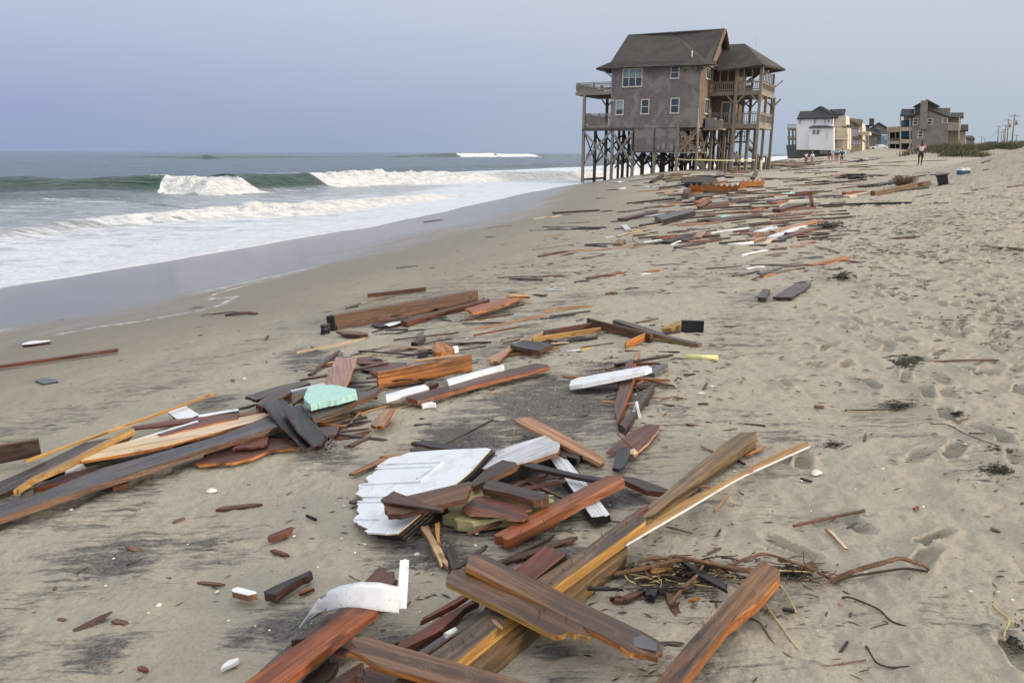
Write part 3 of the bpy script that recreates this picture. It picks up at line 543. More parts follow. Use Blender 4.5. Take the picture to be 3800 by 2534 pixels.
bm = NB(); box(bm, 8.45, 9.2, .2, 2.1, zl - .1, zl); for_ = [bar(bm, (8.5, .2, zl + .3 + i * .28), (9.3, .2, zl + .3 + i * .28), .05, .14) for i in range(3)]; bar(bm, (7.0, .2, 3.6), (8.5, .2, 5.3), .06, .16); [bar(bm, (7.0, .22, 3.5 + i * .25), (7.9 - i * .14, .22, 3.5 + i * .25), .05, .10) for i in range(5)]; hp('stair_landing', bm, 'timber_warm')
s0 = HV(1600, 1150, 12); s1 = HV(1690, 1235, 12); s2 = HV(1780, 1235, 12)
bm = stairs((s0[0], 12, s0[1]), (s1[0], 12, s1[1]), 1.1, 6); box(bm, s1[0] - .1, s2[0], 11.4, 12.6, s1[1] - .16, s1[1] - .02)
for a in (s1[0] + .1, s2[0] - .1):
    for b in (11.5, 12.5): box(bm, a - .07, a + .07, b - .07, b + .07, gz(a, b) - .3, s1[1] - .16)
hp('beach_stairs', bm, 'timber_grey')
u0 = HV(1450, 1105, 11); u1 = HV(1600, 1105, 11)
bm = NB(); box(bm, u0[0], u1[0], 10.6, 12.2, u0[1] - .14, u0[1]); hp('landing', bm, 'timber_dark'); 
bm = NB(); z_ = u0[1]
for i in range(8): a = u0[0] + (u1[0] - u0[0]) * i / 7; box(bm, a - .03, a + .03, 10.62, 10.68, z_, z_ + .95)
bar(bm, (u0[0], 10.65, z_ + .95), (u1[0], 10.65, z_ + .95), .08, .06); bar(bm, (u0[0], 10.65, z_ + .5), (u1[0], 10.65, z_ + .5), .05, .08); h1 = HV(1650, 1130, 11.4); bar(bm, (u1[0], 11.4, z_ + .35), (h1[0], 11.4, h1[1]), .06, .1); hp('stair_rail', bm, 'timber_dark')
# air conditioner on its bracket platform
bm = NB(); box(bm, EX + .1, EX + 2.0, 1.7, 3.4, 5.20, 5.38); box(bm, EX + 1.6, EX + 1.7, 1.75, 3.35, 5.38, 6.2); box(bm, EX + 1.2, EX + 2.0, 1.72, 1.78, 5.4, 6.1); ap = hp('utility_platform', bm, 'timber_grey')
bm = NB(); box(bm, EX + .25, EX + 1.15, 1.9, 2.8, 5.38, 6.35)
for i in range(10): box(bm, EX + .24, EX + 1.16, 1.89, 2.81, 5.46 + i * .085, 5.48 + i * .085)
hp('air_conditioner', bm, 'metal_grey', ap)
# meter boxes, conduits and pipes
bm = NB(); box(bm, 4.85, 5.1, -.14, .06, 3.35, 3.7); box(bm, 5.35, 5.6, -.16, .06, 3.45, 4.0); box(bm, 6.15, 6.45, -.2, .0, 3.2, 3.85); box(bm, 6.2, 6.38, -.25, -.2, 3.4, 3.6); hp('meter_box', bm, 'metal_grey')
bm = NB(); cyl(bm, (EX + .08, -.14, 7.2), (EX + .12, -.14, 3.35), .07); cyl(bm, (EX + .1, -.14, 3.1), (6.4, -.2, 3.05), .06); cyl(bm, (5.5, -.1, 3.4), (5.7, -.12, 3.1), .05); cyl(bm, (5.7, -.12, 3.1), (6.4, -.2, 3.05), .05); hp('pipe', bm, 'metal_grey')
# barrier tape strung between the piles and a short yellow post
pA = HC0 + hcA * 6.9 - hcB * .3; pB = HC0 + hcA * 8.9 - hcB * .4; pC = HC0 + hcA * 13.6 + hcB * 3.2
bm = NB()
for (p, za), (q, zb) in (((pA, 2.50), (pB, 2.44)), ((pB, 2.44), (pC, 2.42))):
    for i in range(8):
        f0, f1_ = i / 8, (i + 1) / 8; m0 = p + (q - p) * f0; m1 = p + (q - p) * f1_; sg = lambda f: -.05 * math.sin(math.pi * f)
        bar(bm, (m0[0], m0[1], za + (zb - za) * f0 + sg(f0)), (m1[0], m1[1], za + (zb - za) * f1_ + sg(f1_)), .012, .10)
tag(mkobj('barrier_tape', bm, 'pipe_yellow'), 'pale yellow tape stretched between the piles under the stilt house', 'barrier tape')
pp = atz('L', 1716, 1368, 1.42); bm = NB(); cyl(bm, (pp[0], pp[1], 1.1), (pp[0], pp[1], 2.45), .09); tag(mkobj('marker_post', bm, 'pipe_yellow'), 'short yellow post at the right front pile of the stilt house', 'post')
# ------------------------------------------------------------------ wreckage: materials
def wood(name, c1, c2, stain=(.03, .027, .026), amt=.5, rough=.62, ring=26, bump=.6, spec=.45, knots=True):
    B = MB_(name); tcn = B.N('ShaderNodeTexCoord').outputs['Object']; oi = B.N('ShaderNodeObjectInfo')
    ad = B.N('ShaderNodeVectorMath', operation='ADD'); B.L(tcn, ad.inputs[0]); cb = B.N('ShaderNodeCombineXYZ'); B.L(B.math('MULTIPLY', oi.outputs['Random'], 37.0), cb.inputs[0]); B.L(B.math('MULTIPLY', oi.outputs['Random'], 11.0), cb.inputs[1]); B.L(cb.outputs[0], ad.inputs[1]); v = ad.outputs[0]
    g1 = B.noise(v, 1, 5, .6, 1.1, mapscale=(1.1, ring, ring)); g2 = B.noise(v, 1, 4, .7, .2, mapscale=(7, 170, 170)); st_ = B.noise(v, 1, 5, .65, .6, mapscale=(2.2, 9, 9)); big_ = B.noise(v, 1, 2, .5, mapscale=(.8, 3, 3))
    c = B.mix(B.mr(g1, .41, .58), tuple(min(1, x * 1.12) for x in c1) + (1,), tuple(x * .82 for x in c2) + (1,)); c = B.mix(B.mr(big_, .35, .65, 0, .35), c, tuple(x * .6 for x in c2) + (1,)); c = B.mix(B.mr(g2, .42, .66, 0, .6), c, tuple(x * .45 for x in c2) + (1,))
    c = B.mix(B.mr(st_, .50, .66, 0, amt), c, stain + (1,))
    sd = B.noise(v, 1, 6, .75, .3, mapscale=(5, 9, 9)); dots = B.noise(v, 150, 2, .6)
    c = B.mix(B.math('MULTIPLY', B.mr(sd, .54, .68, 0, .5), B.mr(dots, .45, .60)), c, (.26, .22, .17, 1))
    if knots:
        k = B.N('ShaderNodeTexVoronoi'); k.inputs['Scale'].default_value = 1; mpn = B.N('ShaderNodeMapping'); mpn.inputs['Scale'].default_value = (3.2, 9, 9); B.L(v, mpn.inputs[0]); B.L(mpn.outputs[0], k.inputs[0])
        c = B.mix(B.mr(k.outputs['Distance'], .07, .16, .85, 0), c, tuple(x * .22 for x in c2) + (1,))
    hs = B.N('ShaderNodeHueSaturation'); B.L(B.math('MULTIPLY_ADD', oi.outputs['Random'], .35, .82), hs.inputs['Value']); B.L(c, hs.inputs['Color']); B.col(hs.outputs[0])
    B.rough(B.mr(st_, .4, .65, rough, rough * .62)); B.b.inputs['Specular IOR Level'].default_value = spec
    B.bump(B.math('MULTIPLY_ADD', g1, 1.2, g2), bump, .004)
WD = dict(redorange=((.42, .125, .030), (.235, .058, .018)), red=((.22, .058, .026), (.115, .030, .017)), redbrown=((.140, .050, .028), (.075, .030, .020)), brown=((.185, .085, .038), (.105, .050, .026)),
          darkbrown=((.070, .040, .028), (.038, .023, .018)), black=((.020, .018, .018), (.012, .011, .012)), grey=((.120, .100, .085), (.070, .057, .050)), tan=((.50, .27, .15), (.36, .18, .095)), pale=((.70, .52, .32), (.55, .38, .21)),
          yellow=((.58, .34, .10), (.42, .22, .055)), orange=((.54, .215, .045), (.32, .10, .025)), olive=((.235, .150, .066), (.140, .088, .040)), pink=((.46, .26, .18), (.36, .20, .135)), cream=((.74, .60, .42), (.62, .48, .31)))
for k_, (a_, b_) in WD.items():
    wood('w_' + k_, a_, b_, amt={'pale': .15, 'yellow': .12, 'tan': .2, 'cream': .12, 'pink': .12, 'black': .3}.get(k_, .6), knots=k_ not in ('black', 'cream', 'pink'), rough=.46 if k_ in ('black', 'darkbrown', 'redbrown') else .5)
wood('w_zebra', (.26, .125, .05), (.035, .022, .018), amt=.35, ring=14, bump=.5); wood('w_deck', (.190, .098, .050), (.085, .045, .027), stain=(.040, .034, .036), amt=.75, rough=.42, ring=20, knots=False)
wood('w_nailed', (.17, .105, .055), (.08, .052, .035), stain=(.03, .026, .026), amt=.7, ring=30); wood('w_wetgrey', (.085, .068, .058), (.050, .042, .040), stain=(.10, .10, .11), amt=.45, rough=.32, ring=16, knots=False)
wood('p_worn', (.66, .70, .76), (.56, .59, .63), stain=(.12, .09, .075), amt=.55, rough=.5, ring=40, bump=.6, knots=False)
B = MB_('p_white'); v = B.N('ShaderNodeTexCoord').outputs['Object']; n = B.noise(v, 7, 6, .7, .5); n2 = B.noise(v, 60, 3, .6)
c = B.mix(B.mr(n, .50, .68, 0, .5), (.72, .755, .80, 1), (.42, .40, .38, 1)); c = B.mix(B.mr(n2, .62, .72, 0, .6), c, (.20, .17, .15, 1)); B.col(c); B.rough(.42); B.bump(n2, .12, .002)
plain('foam_teal', (.36, .60, .55), .8, .14, 30, bump=.5); plain('foam_olive', (.33, .30, .15), .85, .3, 22, bump=.6); plain('foam_yellow', (.68, .68, .30), .75, .1, 30, bump=.4); plain('foam_white', (.74, .75, .74), .8, .08, 30, bump=.5)
plain('plastic_black', (.016, .018, .024), .38, .2, 8); plain('plastic_blue', (.03, .07, .17), .4, .1, 5); plain('plastic_white', (.72, .75, .78), .4, .05, 6); plain('rust', (.10, .045, .022), .8, .4, 60, bump=.5); plain('shell', (.66, .62, .54), .5, .15, 60); plain('cloth_grey', (.17, .155, .14), .95, .3, 60, bump=.8)
plain('root', (.155, .085, .045), .8, .4, 40, bump=.8); plain('root_dark', (.045, .030, .020), .85, .4, 40); plain('weed', (.030, .028, .016), .7, .5, 50); plain('straw', (.42, .33, .15), .7, .2, 30); plain('slate', (.085, .090, .105), .4, .15, 12); plain('red_paint', (.5, .05, .03), .5); plain('yellow_paint', (.75, .6, .08), .5)
MB_('p_worn2'); del MATS['p_worn2']
# ------------------------------------------------------------------ wreckage: builders
REG = []        # (object, colour word, kind word, centre, length) for pieces that still need a label
def frame(P):
    """local frame of a set of points: X along the longest chord, Z up the plane"""
    P = np.array(P); c = P.mean(0); Q = P - c
    u, s_, vt = np.linalg.svd(Q); n = vt[2]; n = n if n[2] > 0 else -n; x = vt[0] - n * (vt[0] @ n); x /= np.linalg.norm(x); y = np.cross(n, x)
    return Matrix(((x[0], y[0], n[0], c[0]), (x[1], y[1], n[1], c[1]), (x[2], y[2], n[2], c[2]), (0, 0, 0, 1)))
def poly(t, pts, th, top, side, name, label, cat='plank', rough_edges=0.0, parent=None, group=None):
    """slab with an outline traced on the beach: pts are (x, y, height above the sand) of its upper face"""
    P = [gp(t, p[0], p[1], p[2]) for p in pts]; M = frame(P); Mi = M.inverted(); L = [Mi @ Vector(p) for p in P]
    A_ = sum(L[i].x * L[(i + 1) % len(L)].y - L[(i + 1) % len(L)].x * L[i].y for i in range(len(L)))
    if A_ < 0: L = L[::-1]
    e = min(.003, th * .15)
    auto = not rough_edges and str(top).startswith(('w_', 'p_worn'))
    if auto: rough_edges = .02
    if rough_edges:
        L2 = []
        for i in range(len(L)):
            a, b = L[i], L[(i + 1) % len(L)]; L2.append(a); k = int((b - a).length / rough_edges) if (b - a).length < .7 else 0
            dd_ = (b - a).normalized(); nn = Vector((dd_.y, -dd_.x, 0)); cross = abs(dd_.y) > .45; k = (max(min(k, 6), 3) if cross and (b - a).length > .02 else (1 if auto else k))
            for j in range(1, k):
                q = a.lerp(b, (j + random.uniform(-.3, .3)) / k)
                q = q + (Vector((random.uniform(-1, .6) * (.009 if auto else min(.05, rough_edges * 1.2)) * (1 if nn.x > 0 else -1), 0, 0)) if cross else nn * random.uniform(-.004, .002)); L2.append(q)
        L = L2
    bm = NB(); n = len(L); top_ = [bm.verts.new((p.x, p.y, p.z)) for p in L]; cen = Vector((0, 0, 0))
    f = bm.faces.new(top_); f.material_index = 0
    if f.normal.z < 0: pass
    bot = [bm.verts.new((p.x + random.uniform(-e, e), p.y + random.uniform(-e, e), p.z - th)) for p in L]
    g = bm.faces.new(bot[::-1]); g.material_index = 1
    for i in range(n): q = bm.faces.new((top_[i], bot[i], bot[(i + 1) % n], top_[(i + 1) % n])); q.material_index = 1
    bm.normal_update(); d0 = np.linalg.norm(P[0])
    if d0 < 9 and th > .012:
        ed = [ed_ for ed_ in f.edges]
        try: bmesh.ops.bevel(bm, geom=ed, offset=.0028, segments=1, affect='EDGES', clamp_overlap=True)
        except Exception: pass
    o = mkobj(name, bm, [top, side]); 
    if parent is not None: o.parent = parent; o.matrix_world = M
    else: o.matrix_world = M; tag(o, label, cat, group)
    return o
def board(A, Bp, w, th, top, side=None, name='plank', label=None, cat='plank', ends='ss', roll=0, bow=0, parent=None, group=None, n=None, front=False, jit=1.0):
    """board between two world points on the centre line of its upper face (front=True: on its near upper edge)"""
    A, Bp = Vector(A), Vector(Bp); L = (Bp - A).length
    if L < 1e-3: return None
    x = (Bp - A) / L; z = Vector((0, 0, 1)); z = (z - x * x.dot(z)).normalized(); y = z.cross(x)
    if roll: R = Matrix.Rotation(math.radians(roll), 3, x); y = R @ y; z = R @ z
    if front:
        away = Vector((A.x, A.y, 0)).normalized(); sgn = 1 if y.dot(away) > 0 else -1; A = A + y * sgn * w / 2; Bp = Bp + y * sgn * w / 2
    M = Matrix(((x.x, y.x, z.x, A.x), (x.y, y.y, z.y, A.y), (x.z, y.z, z.z, A.z), (0, 0, 0, 1)))
    e = min(.004, w * .12, th * .25); ys = [-w / 2, -w / 2 + e, -w / 4, 0, w / 4, w / 2 - e, w / 2]; nx = n or max(2, min(14, int(L / .12)))
    def endoff(c):
        if c == 's': sk = random.uniform(-.08, .08); return [sk * y_ for y_ in ys]
        if c == 'j':
            r_ = [random.uniform(-.5, 1) * min(.10, L * .14) for _ in ys]; r_[0] = r_[1]; r_[6] = r_[5]; return r_
        if c == 'r': return [-(w / 2) * (1 - math.sqrt(max(0, 1 - (2 * y_ / w) ** 2))) for y_ in ys]
        if c == 'd': return [(.5 + y_ / w) * -w * 1.1 for y_ in ys]
        if c == 'p': return [-abs(y_) * 2.6 for y_ in ys]
    o0, o1 = endoff(ends[0]), endoff(ends[1]); bm = NB(); T, Bt = [], []; ph = random.uniform(0, 6)
    for i in range(nx + 1):
        f = i / nx; rt, rb = [], []
        for j, y_ in enumerate(ys):
            X = L * f - (o0[j] * max(0, 1 - f * nx) if ends[0] else 0) + o1[j] * max(0, 1 - (1 - f) * nx)
            zz = bow * 4 * f * (1 - f); jy = random.uniform(-1, 1) * .0012 * jit if j in (0, 6) and 0 < i < nx else 0
            rt.append(bm.verts.new((X, y_ + jy + .004 * math.sin(3 * f + ph) * jit, zz - (e * .8 if j in (0, 6) else 0)))); rb.append(bm.verts.new((X + (random.uniform(-.5, .5) * th if (ends[0] == 'j' and i == 0) or (ends[1] == 'j' and i == nx) else 0), y_ + .004 * math.sin(3 * f + ph) * jit, zz - th)))
        T.append(rt); Bt.append(rb)
    m = len(ys)
    for i in range(nx):
        for j in range(m - 1):
            bm.faces.new((T[i][j], T[i + 1][j], T[i + 1][j + 1], T[i][j + 1])); q = bm.faces.new((Bt[i][j], Bt[i][j + 1], Bt[i + 1][j + 1], Bt[i + 1][j])); q.material_index = 1
        q = bm.faces.new((T[i][0], Bt[i][0], Bt[i + 1][0], T[i + 1][0])); q.material_index = 1
        q = bm.faces.new((T[i][m - 1], T[i + 1][m - 1], Bt[i + 1][m - 1], Bt[i][m - 1])); q.material_index = 1
    for j in range(m - 1):
        q = bm.faces.new((T[0][j], T[0][j + 1], Bt[0][j + 1], Bt[0][j])); q.material_index = 1
        q = bm.faces.new((T[nx][j], Bt[nx][j], Bt[nx][j + 1], T[nx][j + 1])); q.material_index = 1
    o = mkobj(name, bm, [top, side or top])
    if parent is not None: o.parent = parent
    o.matrix_world = M
    if parent is None: tag(o, label, cat, group)
    return o
def bd(t, a, b, w, th, top, side=None, label=None, **k):
    return board(gp(t, *a), gp(t, *b), w, th, 'w_' + top if 'w_' + top in MATS else top, ('w_' + side if 'w_' + side in MATS else side) if side else None, label=label, **k)
def PL(t, h, pts, th, top, side, label, name='plank', cat='plank', re_=0.0, h1=None, **k):
    """traced slab; height h at its leftmost point going to h1 at its rightmost"""
    xs = [p[0] for p in pts]; a, b = min(xs), max(xs); h1 = h if h1 is None else h1
    f = lambda m: 'w_' + m if 'w_' + m in MATS else m
    return poly(t, [(x, y, h + (h1 - h) * (x - a) / (b - a)) for x, y in pts], th, f(top), f(side), name, label, cat, re_, **k)
def nails(t, pts, h, parent, n=1):
    for (x, y) in pts:
        p = Vector(gp(t, x, y, h)); bm = NB(); q = p + Vector((random.uniform(-.018, .018), random.uniform(-.018, .018), random.uniform(.008, .03))); cyl(bm, p - Vector((0, 0, .01)), q, .0016, .0016, 5); o = mkobj('nail', bm, 'rust'); M = parent.matrix_world.copy(); o.parent = parent; o.matrix_parent_inverse = M.inverted()
def tube_path(bm, pts, r0, r1, n=6, wob=.0):
    P = [Vector(p) for p in pts]
    for k in range(2):      # smooth
        Q = [P[0]]
        for a, b in zip(P[:-1], P[1:]): Q += [a.lerp(b, .25), a.lerp(b, .75)]
        P = Q + [P[-1]]
    rings = []; m = len(P); up = Vector((0, 0, 1))
    for i, p in enumerate(P):
        d = (P[min(i + 1, m - 1)] - P[max(i - 1, 0)]).normalized(); a = d.cross(up) if abs(d.dot(up)) < .95 else d.orthogonal(); a.normalize(); b = d.cross(a); r = (r0 + (r1 - r0) * i / (m - 1)) * (1 + wob * random.uniform(-1, 1))
        rings.append([bm.verts.new(p + (a * math.cos(2 * math.pi * k / n) + b * math.sin(2 * math.pi * k / n)) * r) for k in range(n)])
    for i in range(m - 1):
        for k in range(n): f = bm.faces.new((rings[i][k], rings[i][(k + 1) % n], rings[i + 1][(k + 1) % n], rings[i + 1][k])); f.smooth = True
    bm.faces.new(rings[0][::-1]); bm.faces.new(rings[-1])
# ---------------- foreground heap
PL('F', .06, [(905, 262), (1072, 312), (1060, 345), (860, 500), (560, 760), (420, 760), (640, 470)], .045, 'red', 'darkbrown', 'red stained timber with a clean sawn end, coming out from under two crossed deck planks', name='timber', cat='timber', h1=.075)
o = PL('F', .075, [(1500, 205), (1562, 242), (1545, 330), (1330, 480), (1130, 662), (760, 940), (390, 1230), (180, 1260), (700, 800)], .07, 'olive', 'olive', 'honey coloured lower timber lying on the sand beneath the nailed beam', name='timber', cat='timber')
b4 = PL('F', .12, [(1560, 25), (1640, 2), (1700, 48), (1694, 70), (975, 590), (560, 880), (200, 1182), (-60, 1370), (-340, 1560), (-560, 1530), (0, 1120), (500, 760), (860, 515), (1250, 262)], .05, 'nailed', 'yellow', 'long beam studded with bent nails, brown on top and freshly yellow along its side', name='beam', cat='beam', h1=.13)
nails('F', [(182, 1090), (265, 1020), (342, 975), (440, 900), (925, 560), (990, 490), (1060, 465), (1130, 405), (1200, 345), (1290, 270), (1380, 210), (1430, 175), (1550, 100), (1620, 50)], .125, b4)
PL('E', .05, [(1640, 835), (1975, 645), (2000, 665), (1900, 730), (1625, 862)], .02, 'red', 'red', 'short red brown slat poking out left of the crossed deck planks', re_=.05)
PL('E', .045, [(1420, 1035), (1540, 985), (1760, 850), (2060, 680), (2090, 700), (1970, 765), (1800, 930), (1660, 1000), (1520, 1070), (1440, 1060)], .025, 'red', 'redbrown', 'red plank with a wavy split edge beneath the crossed deck planks', re_=.04)
PL('E', .055, [(1590, 1115), (1900, 905), (2180, 745), (2240, 770), (1850, 1010), (1680, 1120), (1560, 1200)], .03, 'grey', 'red', 'grey faced plank with red edges lying beside the nailed beam', h1=.07)
PL('E', .05, [(1640, 1110), (1960, 900), (2230, 755), (2260, 790), (1960, 980), (1760, 1130)], .02, 'brown', 'redorange', 'narrow brown slat squeezed against the nailed beam', h1=.06)
o = PL('F', .172, [(120, 540), (128, 500), (160, 462), (240, 447), (296, 456), (760, 690), (1205, 905), (1265, 985), (1228, 982), (1180, 962), (1130, 968), (1108, 940), (1060, 962), (1010, 972), (960, 962), (700, 835), (124, 560)], .019, 'deck', 'yellow', 'shorter of the two crossed deck planks, its right end torn to yellow splinters', name='deck_plank', h1=.142)
nails('F', [(862, 790), (915, 765), (1065, 850), (870, 800), (700, 660)], .152, o)
PL('F', .195, [(280, 415), (290, 360), (345, 330), (405, 330), (480, 360), (880, 555), (1200, 712), (1680, 942), (1806, 1012), (1842, 1062), (1828, 1110), (1798, 1152), (1700, 1120), (1585, 1108), (1495, 1045), (1205, 903), (800, 690), (282, 440)], .020, 'deck', 'orange', 'longer of the two crossed deck planks with a rounded left end and charred right tip', name='deck_plank', h1=.10)
PL('F', .113, [(1600, 1000), (1680, 965), (1790, 1040), (1788, 1100), (1640, 1070), (1585, 1040)], .004, 'slate', 'slate', 'thin grey patch standing in for the charred tip of the long deck plank', name='char_patch', cat='char patch')  # added thin slab, drawn for the plank's grey charred spot
PL('E', .165, [(1065, 1018), (1095, 985), (1190, 980), (1290, 1010), (1750, 1140), (2352, 1305), (2750, 1420), (2700, 1580), (2100, 1432), (1600, 1300), (1280, 1217), (1200, 1160), (1130, 1122), (1060, 1095), (1112, 1068)], .022, 'deck', 'orange', 'deck plank with a split left end running out of the bottom of the photo', name='deck_plank')
PL('E', .035, [(720, 1290), (900, 1150), (975, 1180), (900, 1310), (780, 1420), (600, 1440)], .03, 'darkbrown', 'darkbrown', 'dark splintered board end near the bottom edge beside white shells', re_=.05)
PL('E', .05, [(870, 1356), (1140, 1192), (1160, 1230), (1210, 1315), (1150, 1275), (1000, 1400), (850, 1420)], .03, 'redbrown', 'tan', 'brown broken block with a pale torn edge under the split deck plank', re_=.04)
PL('E', .06, [(1170, 1240), (1230, 1200), (1600, 1300), (1480, 1420), (1150, 1430)], .03, 'redbrown', 'red', 'reddish board lying under the plank that leaves the bottom edge')
PL('E', .05, [(885, 1062), (935, 1030), (1068, 1090), (1030, 1130), (960, 1110)], .02, 'redbrown', 'tan', 'small broken brown plank end touching the long orange board')
PL('E', .10, [(1180, 545), (1300, 428), (1420, 465), (1438, 530), (1380, 600), (1050, 830), (700, 1050), (600, 1012), (900, 830)], .05, 'redbrown', 'redbrown', 'rough brown timber passing under the curved white panel', name='timber', cat='timber', re_=.03, h1=.09)
PL('E', .045, [(480, 1130), (700, 955), (900, 800), (1000, 780), (600, 1100), (380, 1290), (300, 1300)], .03, 'darkbrown', 'redbrown', 'dark plank half hidden under the long orange board at the bottom')
PL('E', .10, [(120, 1430), (560, 1100), (1090, 742), (1290, 742), (1275, 778), (1000, 985), (480, 1400), (380, 1480)], .03, 'redorange', 'redorange', 'long smooth orange red board reaching under the curved white panel', h1=.12)
PL('E', .02, [(660, 640), (690, 618), (775, 595), (784, 602), (720, 628), (668, 645)], .012, 'orange', 'red', 'small orange splinter right of the short black and red board', name='splinter', cat='splinter')
PL('E', .03, [(412, 195), (430, 175), (560, 128), (605, 122), (606, 140), (560, 165), (420, 208)], .02, 'red', 'red', 'small red wedge of wood alone on the grey sand at left', name='splinter', cat='splinter')
PL('E', .055, [(382, 625), (470, 578), (700, 480), (752, 458), (765, 470), (735, 500), (690, 515), (560, 590), (478, 655), (390, 640)], .035, 'black', 'redbrown', 'short charred black board with a reddish side, lying apart on dark streaked sand')
PL('E', .05, [(128, 605), (180, 588), (322, 625), (325, 640), (255, 655), (130, 625)], .03, 'p_white', 'tan', 'small white painted wood block with bare tan sides', name='wood_block', cat='wood block')
PL('E', .03, [(36, 1238), (60, 1200), (100, 1170), (180, 1147), (186, 1165), (150, 1190), (60, 1230)], .015, 'foam_white', 'foam_white', 'white wedge of plastic foam near the bottom left edge', name='foam_wedge', cat='foam piece')
PL('E', .02, [(712, 18), (730, 12), (800, 42), (806, 50), (780, 44)], .015, 'black', 'black', 'small black stick on sand left of the white door', name='splinter', cat='splinter')
p, q = gp('E', 1825, 978, .085), gp('E', 1905, 935, .085); bm = NB(); c_ = (Vector(p) + Vector(q)) / 2; cyl(bm, Vector(p) - c_, Vector(q) - c_, .011, n=12); tag(mkobj('foam_plug', bm, 'foam_white', loc=c_), 'short white foam plug resting on the grey faced plank', 'foam piece')
PL('F', .128, [(480, 842), (510, 852), (555, 895), (570, 915), (520, 895), (490, 870)], .006, 'pink', 'cream', 'pale sliver of plywood lying on the nailed beam', name='splinter', cat='splinter')
# curved white panel with its upright strip
wt = thing('curved_panel', 'white curved vinyl panel with an upright strip, arched over the orange board', 'curved panel')
far_ = [(668, 902, .02), (745, 790, .10), (822, 678, .16), (905, 618, .19), (1000, 578, .215), (1150, 550, .225), (1300, 556, .22), (1452, 590, .20)]; near_ = [(664, 906, .012), (760, 838, .06), (870, 772, .11), (960, 745, .14), (1050, 737, .15), (1150, 742, .15), (1300, 768, .13), (1455, 788, .11)]
bm = NB(); A_ = [Vector(gp('E', *p)) for p in far_]; B_ = [Vector(gp('E', *p)) for p in near_]; rows = []
for a, b in zip(A_, B_):
    rows.append([bm.verts.new(a.lerp(b, k / 4)) for k in range(5)] + [bm.verts.new(a.lerp(b, k / 4) - Vector((0, 0, .007))) for k in range(4, -1, -1)])
for i in range(len(rows) - 1):
    for k in range(10): f = bm.faces.new((rows[i][k], rows[i][(k + 1) % 10], rows[i + 1][(k + 1) % 10], rows[i + 1][k])); f.smooth = k in (0, 1, 2, 3, 5, 6, 7, 8)
bm.faces.new(rows[0]); bm.faces.new(rows[-1][::-1]); bmesh.ops.recalc_face_normals(bm, faces=bm.faces); c_ = sum(B_, Vector()) / 8; wt.location = Vector((c_.x, c_.y, 0)); bmesh.ops.translate(bm, verts=bm.verts, vec=-wt.location); mkobj('panel', bm, 'p_white', wt)
bm = NB(); P0 = Vector(gp('E', 1478, 770, .10)); P1 = Vector(gp('E', 1500, 385, .20)); bar(bm, P0 - wt.location, P1 - wt.location, .034, .014, up=(0, .3, 1)); mkobj('strip', bm, 'p_white', wt)
# white door
DR = thing('broken_door', 'white panelled door lying face up, its left side torn off and its core showing black', 'door')
dpts = [(1100, 292), (1124, 300), (1000, 440), (500, 865), (430, 872), (300, 866), (275, 850), (303, 833), (250, 812), (212, 790), (203, 770), (238, 740), (226, 715), (232, 690), (224, 655), (266, 650), (260, 620), (214, 600), (240, 572), (236, 540), (268, 536), (304, 520), (288, 490), (330, 468), (372, 425), (350, 400), (400, 380), (470, 352), (520, 345), (575, 322), (800, 305)]
cr3 = [Vector(gp('D', 1100, 292, .13)), Vector(gp('D', 500, 865, .075)), Vector(gp('D', 430, 380, .03))]; dn = (cr3[1] - cr3[0]).cross(cr3[2] - cr3[0]).normalized(); dn = dn if dn.z > 0 else -dn
def on_door(x, y, up=0.0):
    d = Vector(ray('D', x, y)); o_ = Vector((0, 0, EYE)); k = (cr3[0] + dn * up - o_).dot(dn) / d.dot(dn); return o_ + d * k
def slab_on(name, pts, up, th, mats, par=DR, m_side=1):
    P = [on_door(x, y, up) for x, y in pts]; c = sum(P, Vector()) / len(P); P = [p - DR.location for p in P]
    nn = Vector((0, 0, 0))
    for i in range(len(P)): nn += (P[i] - P[0]).cross(P[(i + 1) % len(P)] - P[0])
    if nn.dot(dn) < 0: P = P[::-1]
    bm = NB(); slab(bm, P, th, 0, m_side if len(mats) > 1 else 0); return mkobj(name, bm, mats, par)
dc = on_door(650, 600); DR.location = (dc.x, dc.y, 0)
jd = []
for i in range(len(dpts)):
    a, b = dpts[i], dpts[(i + 1) % len(dpts)]; jd.append(a)
    if 4 <= i <= 27:
        for k in (1, 2): jd.append((a[0] + (b[0] - a[0]) * k / 3 + random.uniform(-7, 7), a[1] + (b[1] - a[1]) * k / 3 + random.uniform(-4, 4)))
slab_on('door_skin', jd, 0, .006, ['p_white', 'w_pale'])
for k in range(3): slab_on('door_core', [(x + ((14 + 15 * k) if x > 480 else 30), y + ((8 + 17 * k) if x > 480 else (6 + 8 * k))) for x, y in [(1100, 292), (1124, 300), (1000, 440), (505, 865), (430, 868), (330, 860), (330, 790), (330, 640), (380, 500), (470, 370), (600, 330)]], -.008 - k * .015, .012, ['w_black'])
def mould(pts, w=5):
    for (a, b) in zip(pts[:-1], pts[1:]):
        P, Q = on_door(*a, .003) - DR.location, on_door(*b, .003) - DR.location; bm = NB(); bar(bm, P, Q, .012, .008, up=dn); mkobj('moulding', bm, 'p_white', DR)
        P, Q = on_door(a[0], a[1] + 4, .001) - DR.location, on_door(b[0], b[1] + 4, .001) - DR.location; bm = NB(); bar(bm, P, Q, .004, .004, up=dn); mkobj('groove', bm, 'slate', DR)
mould([(350, 432), (760, 415), (628, 497)]); mould([(262, 536), (645, 520), (800, 388), (392, 402)]); mould([(258, 622), (560, 618)]); mould([(232, 655), (430, 652)]); mould([(215, 770), (365, 772), (440, 700)]); mould([(300, 860), (430, 868)])
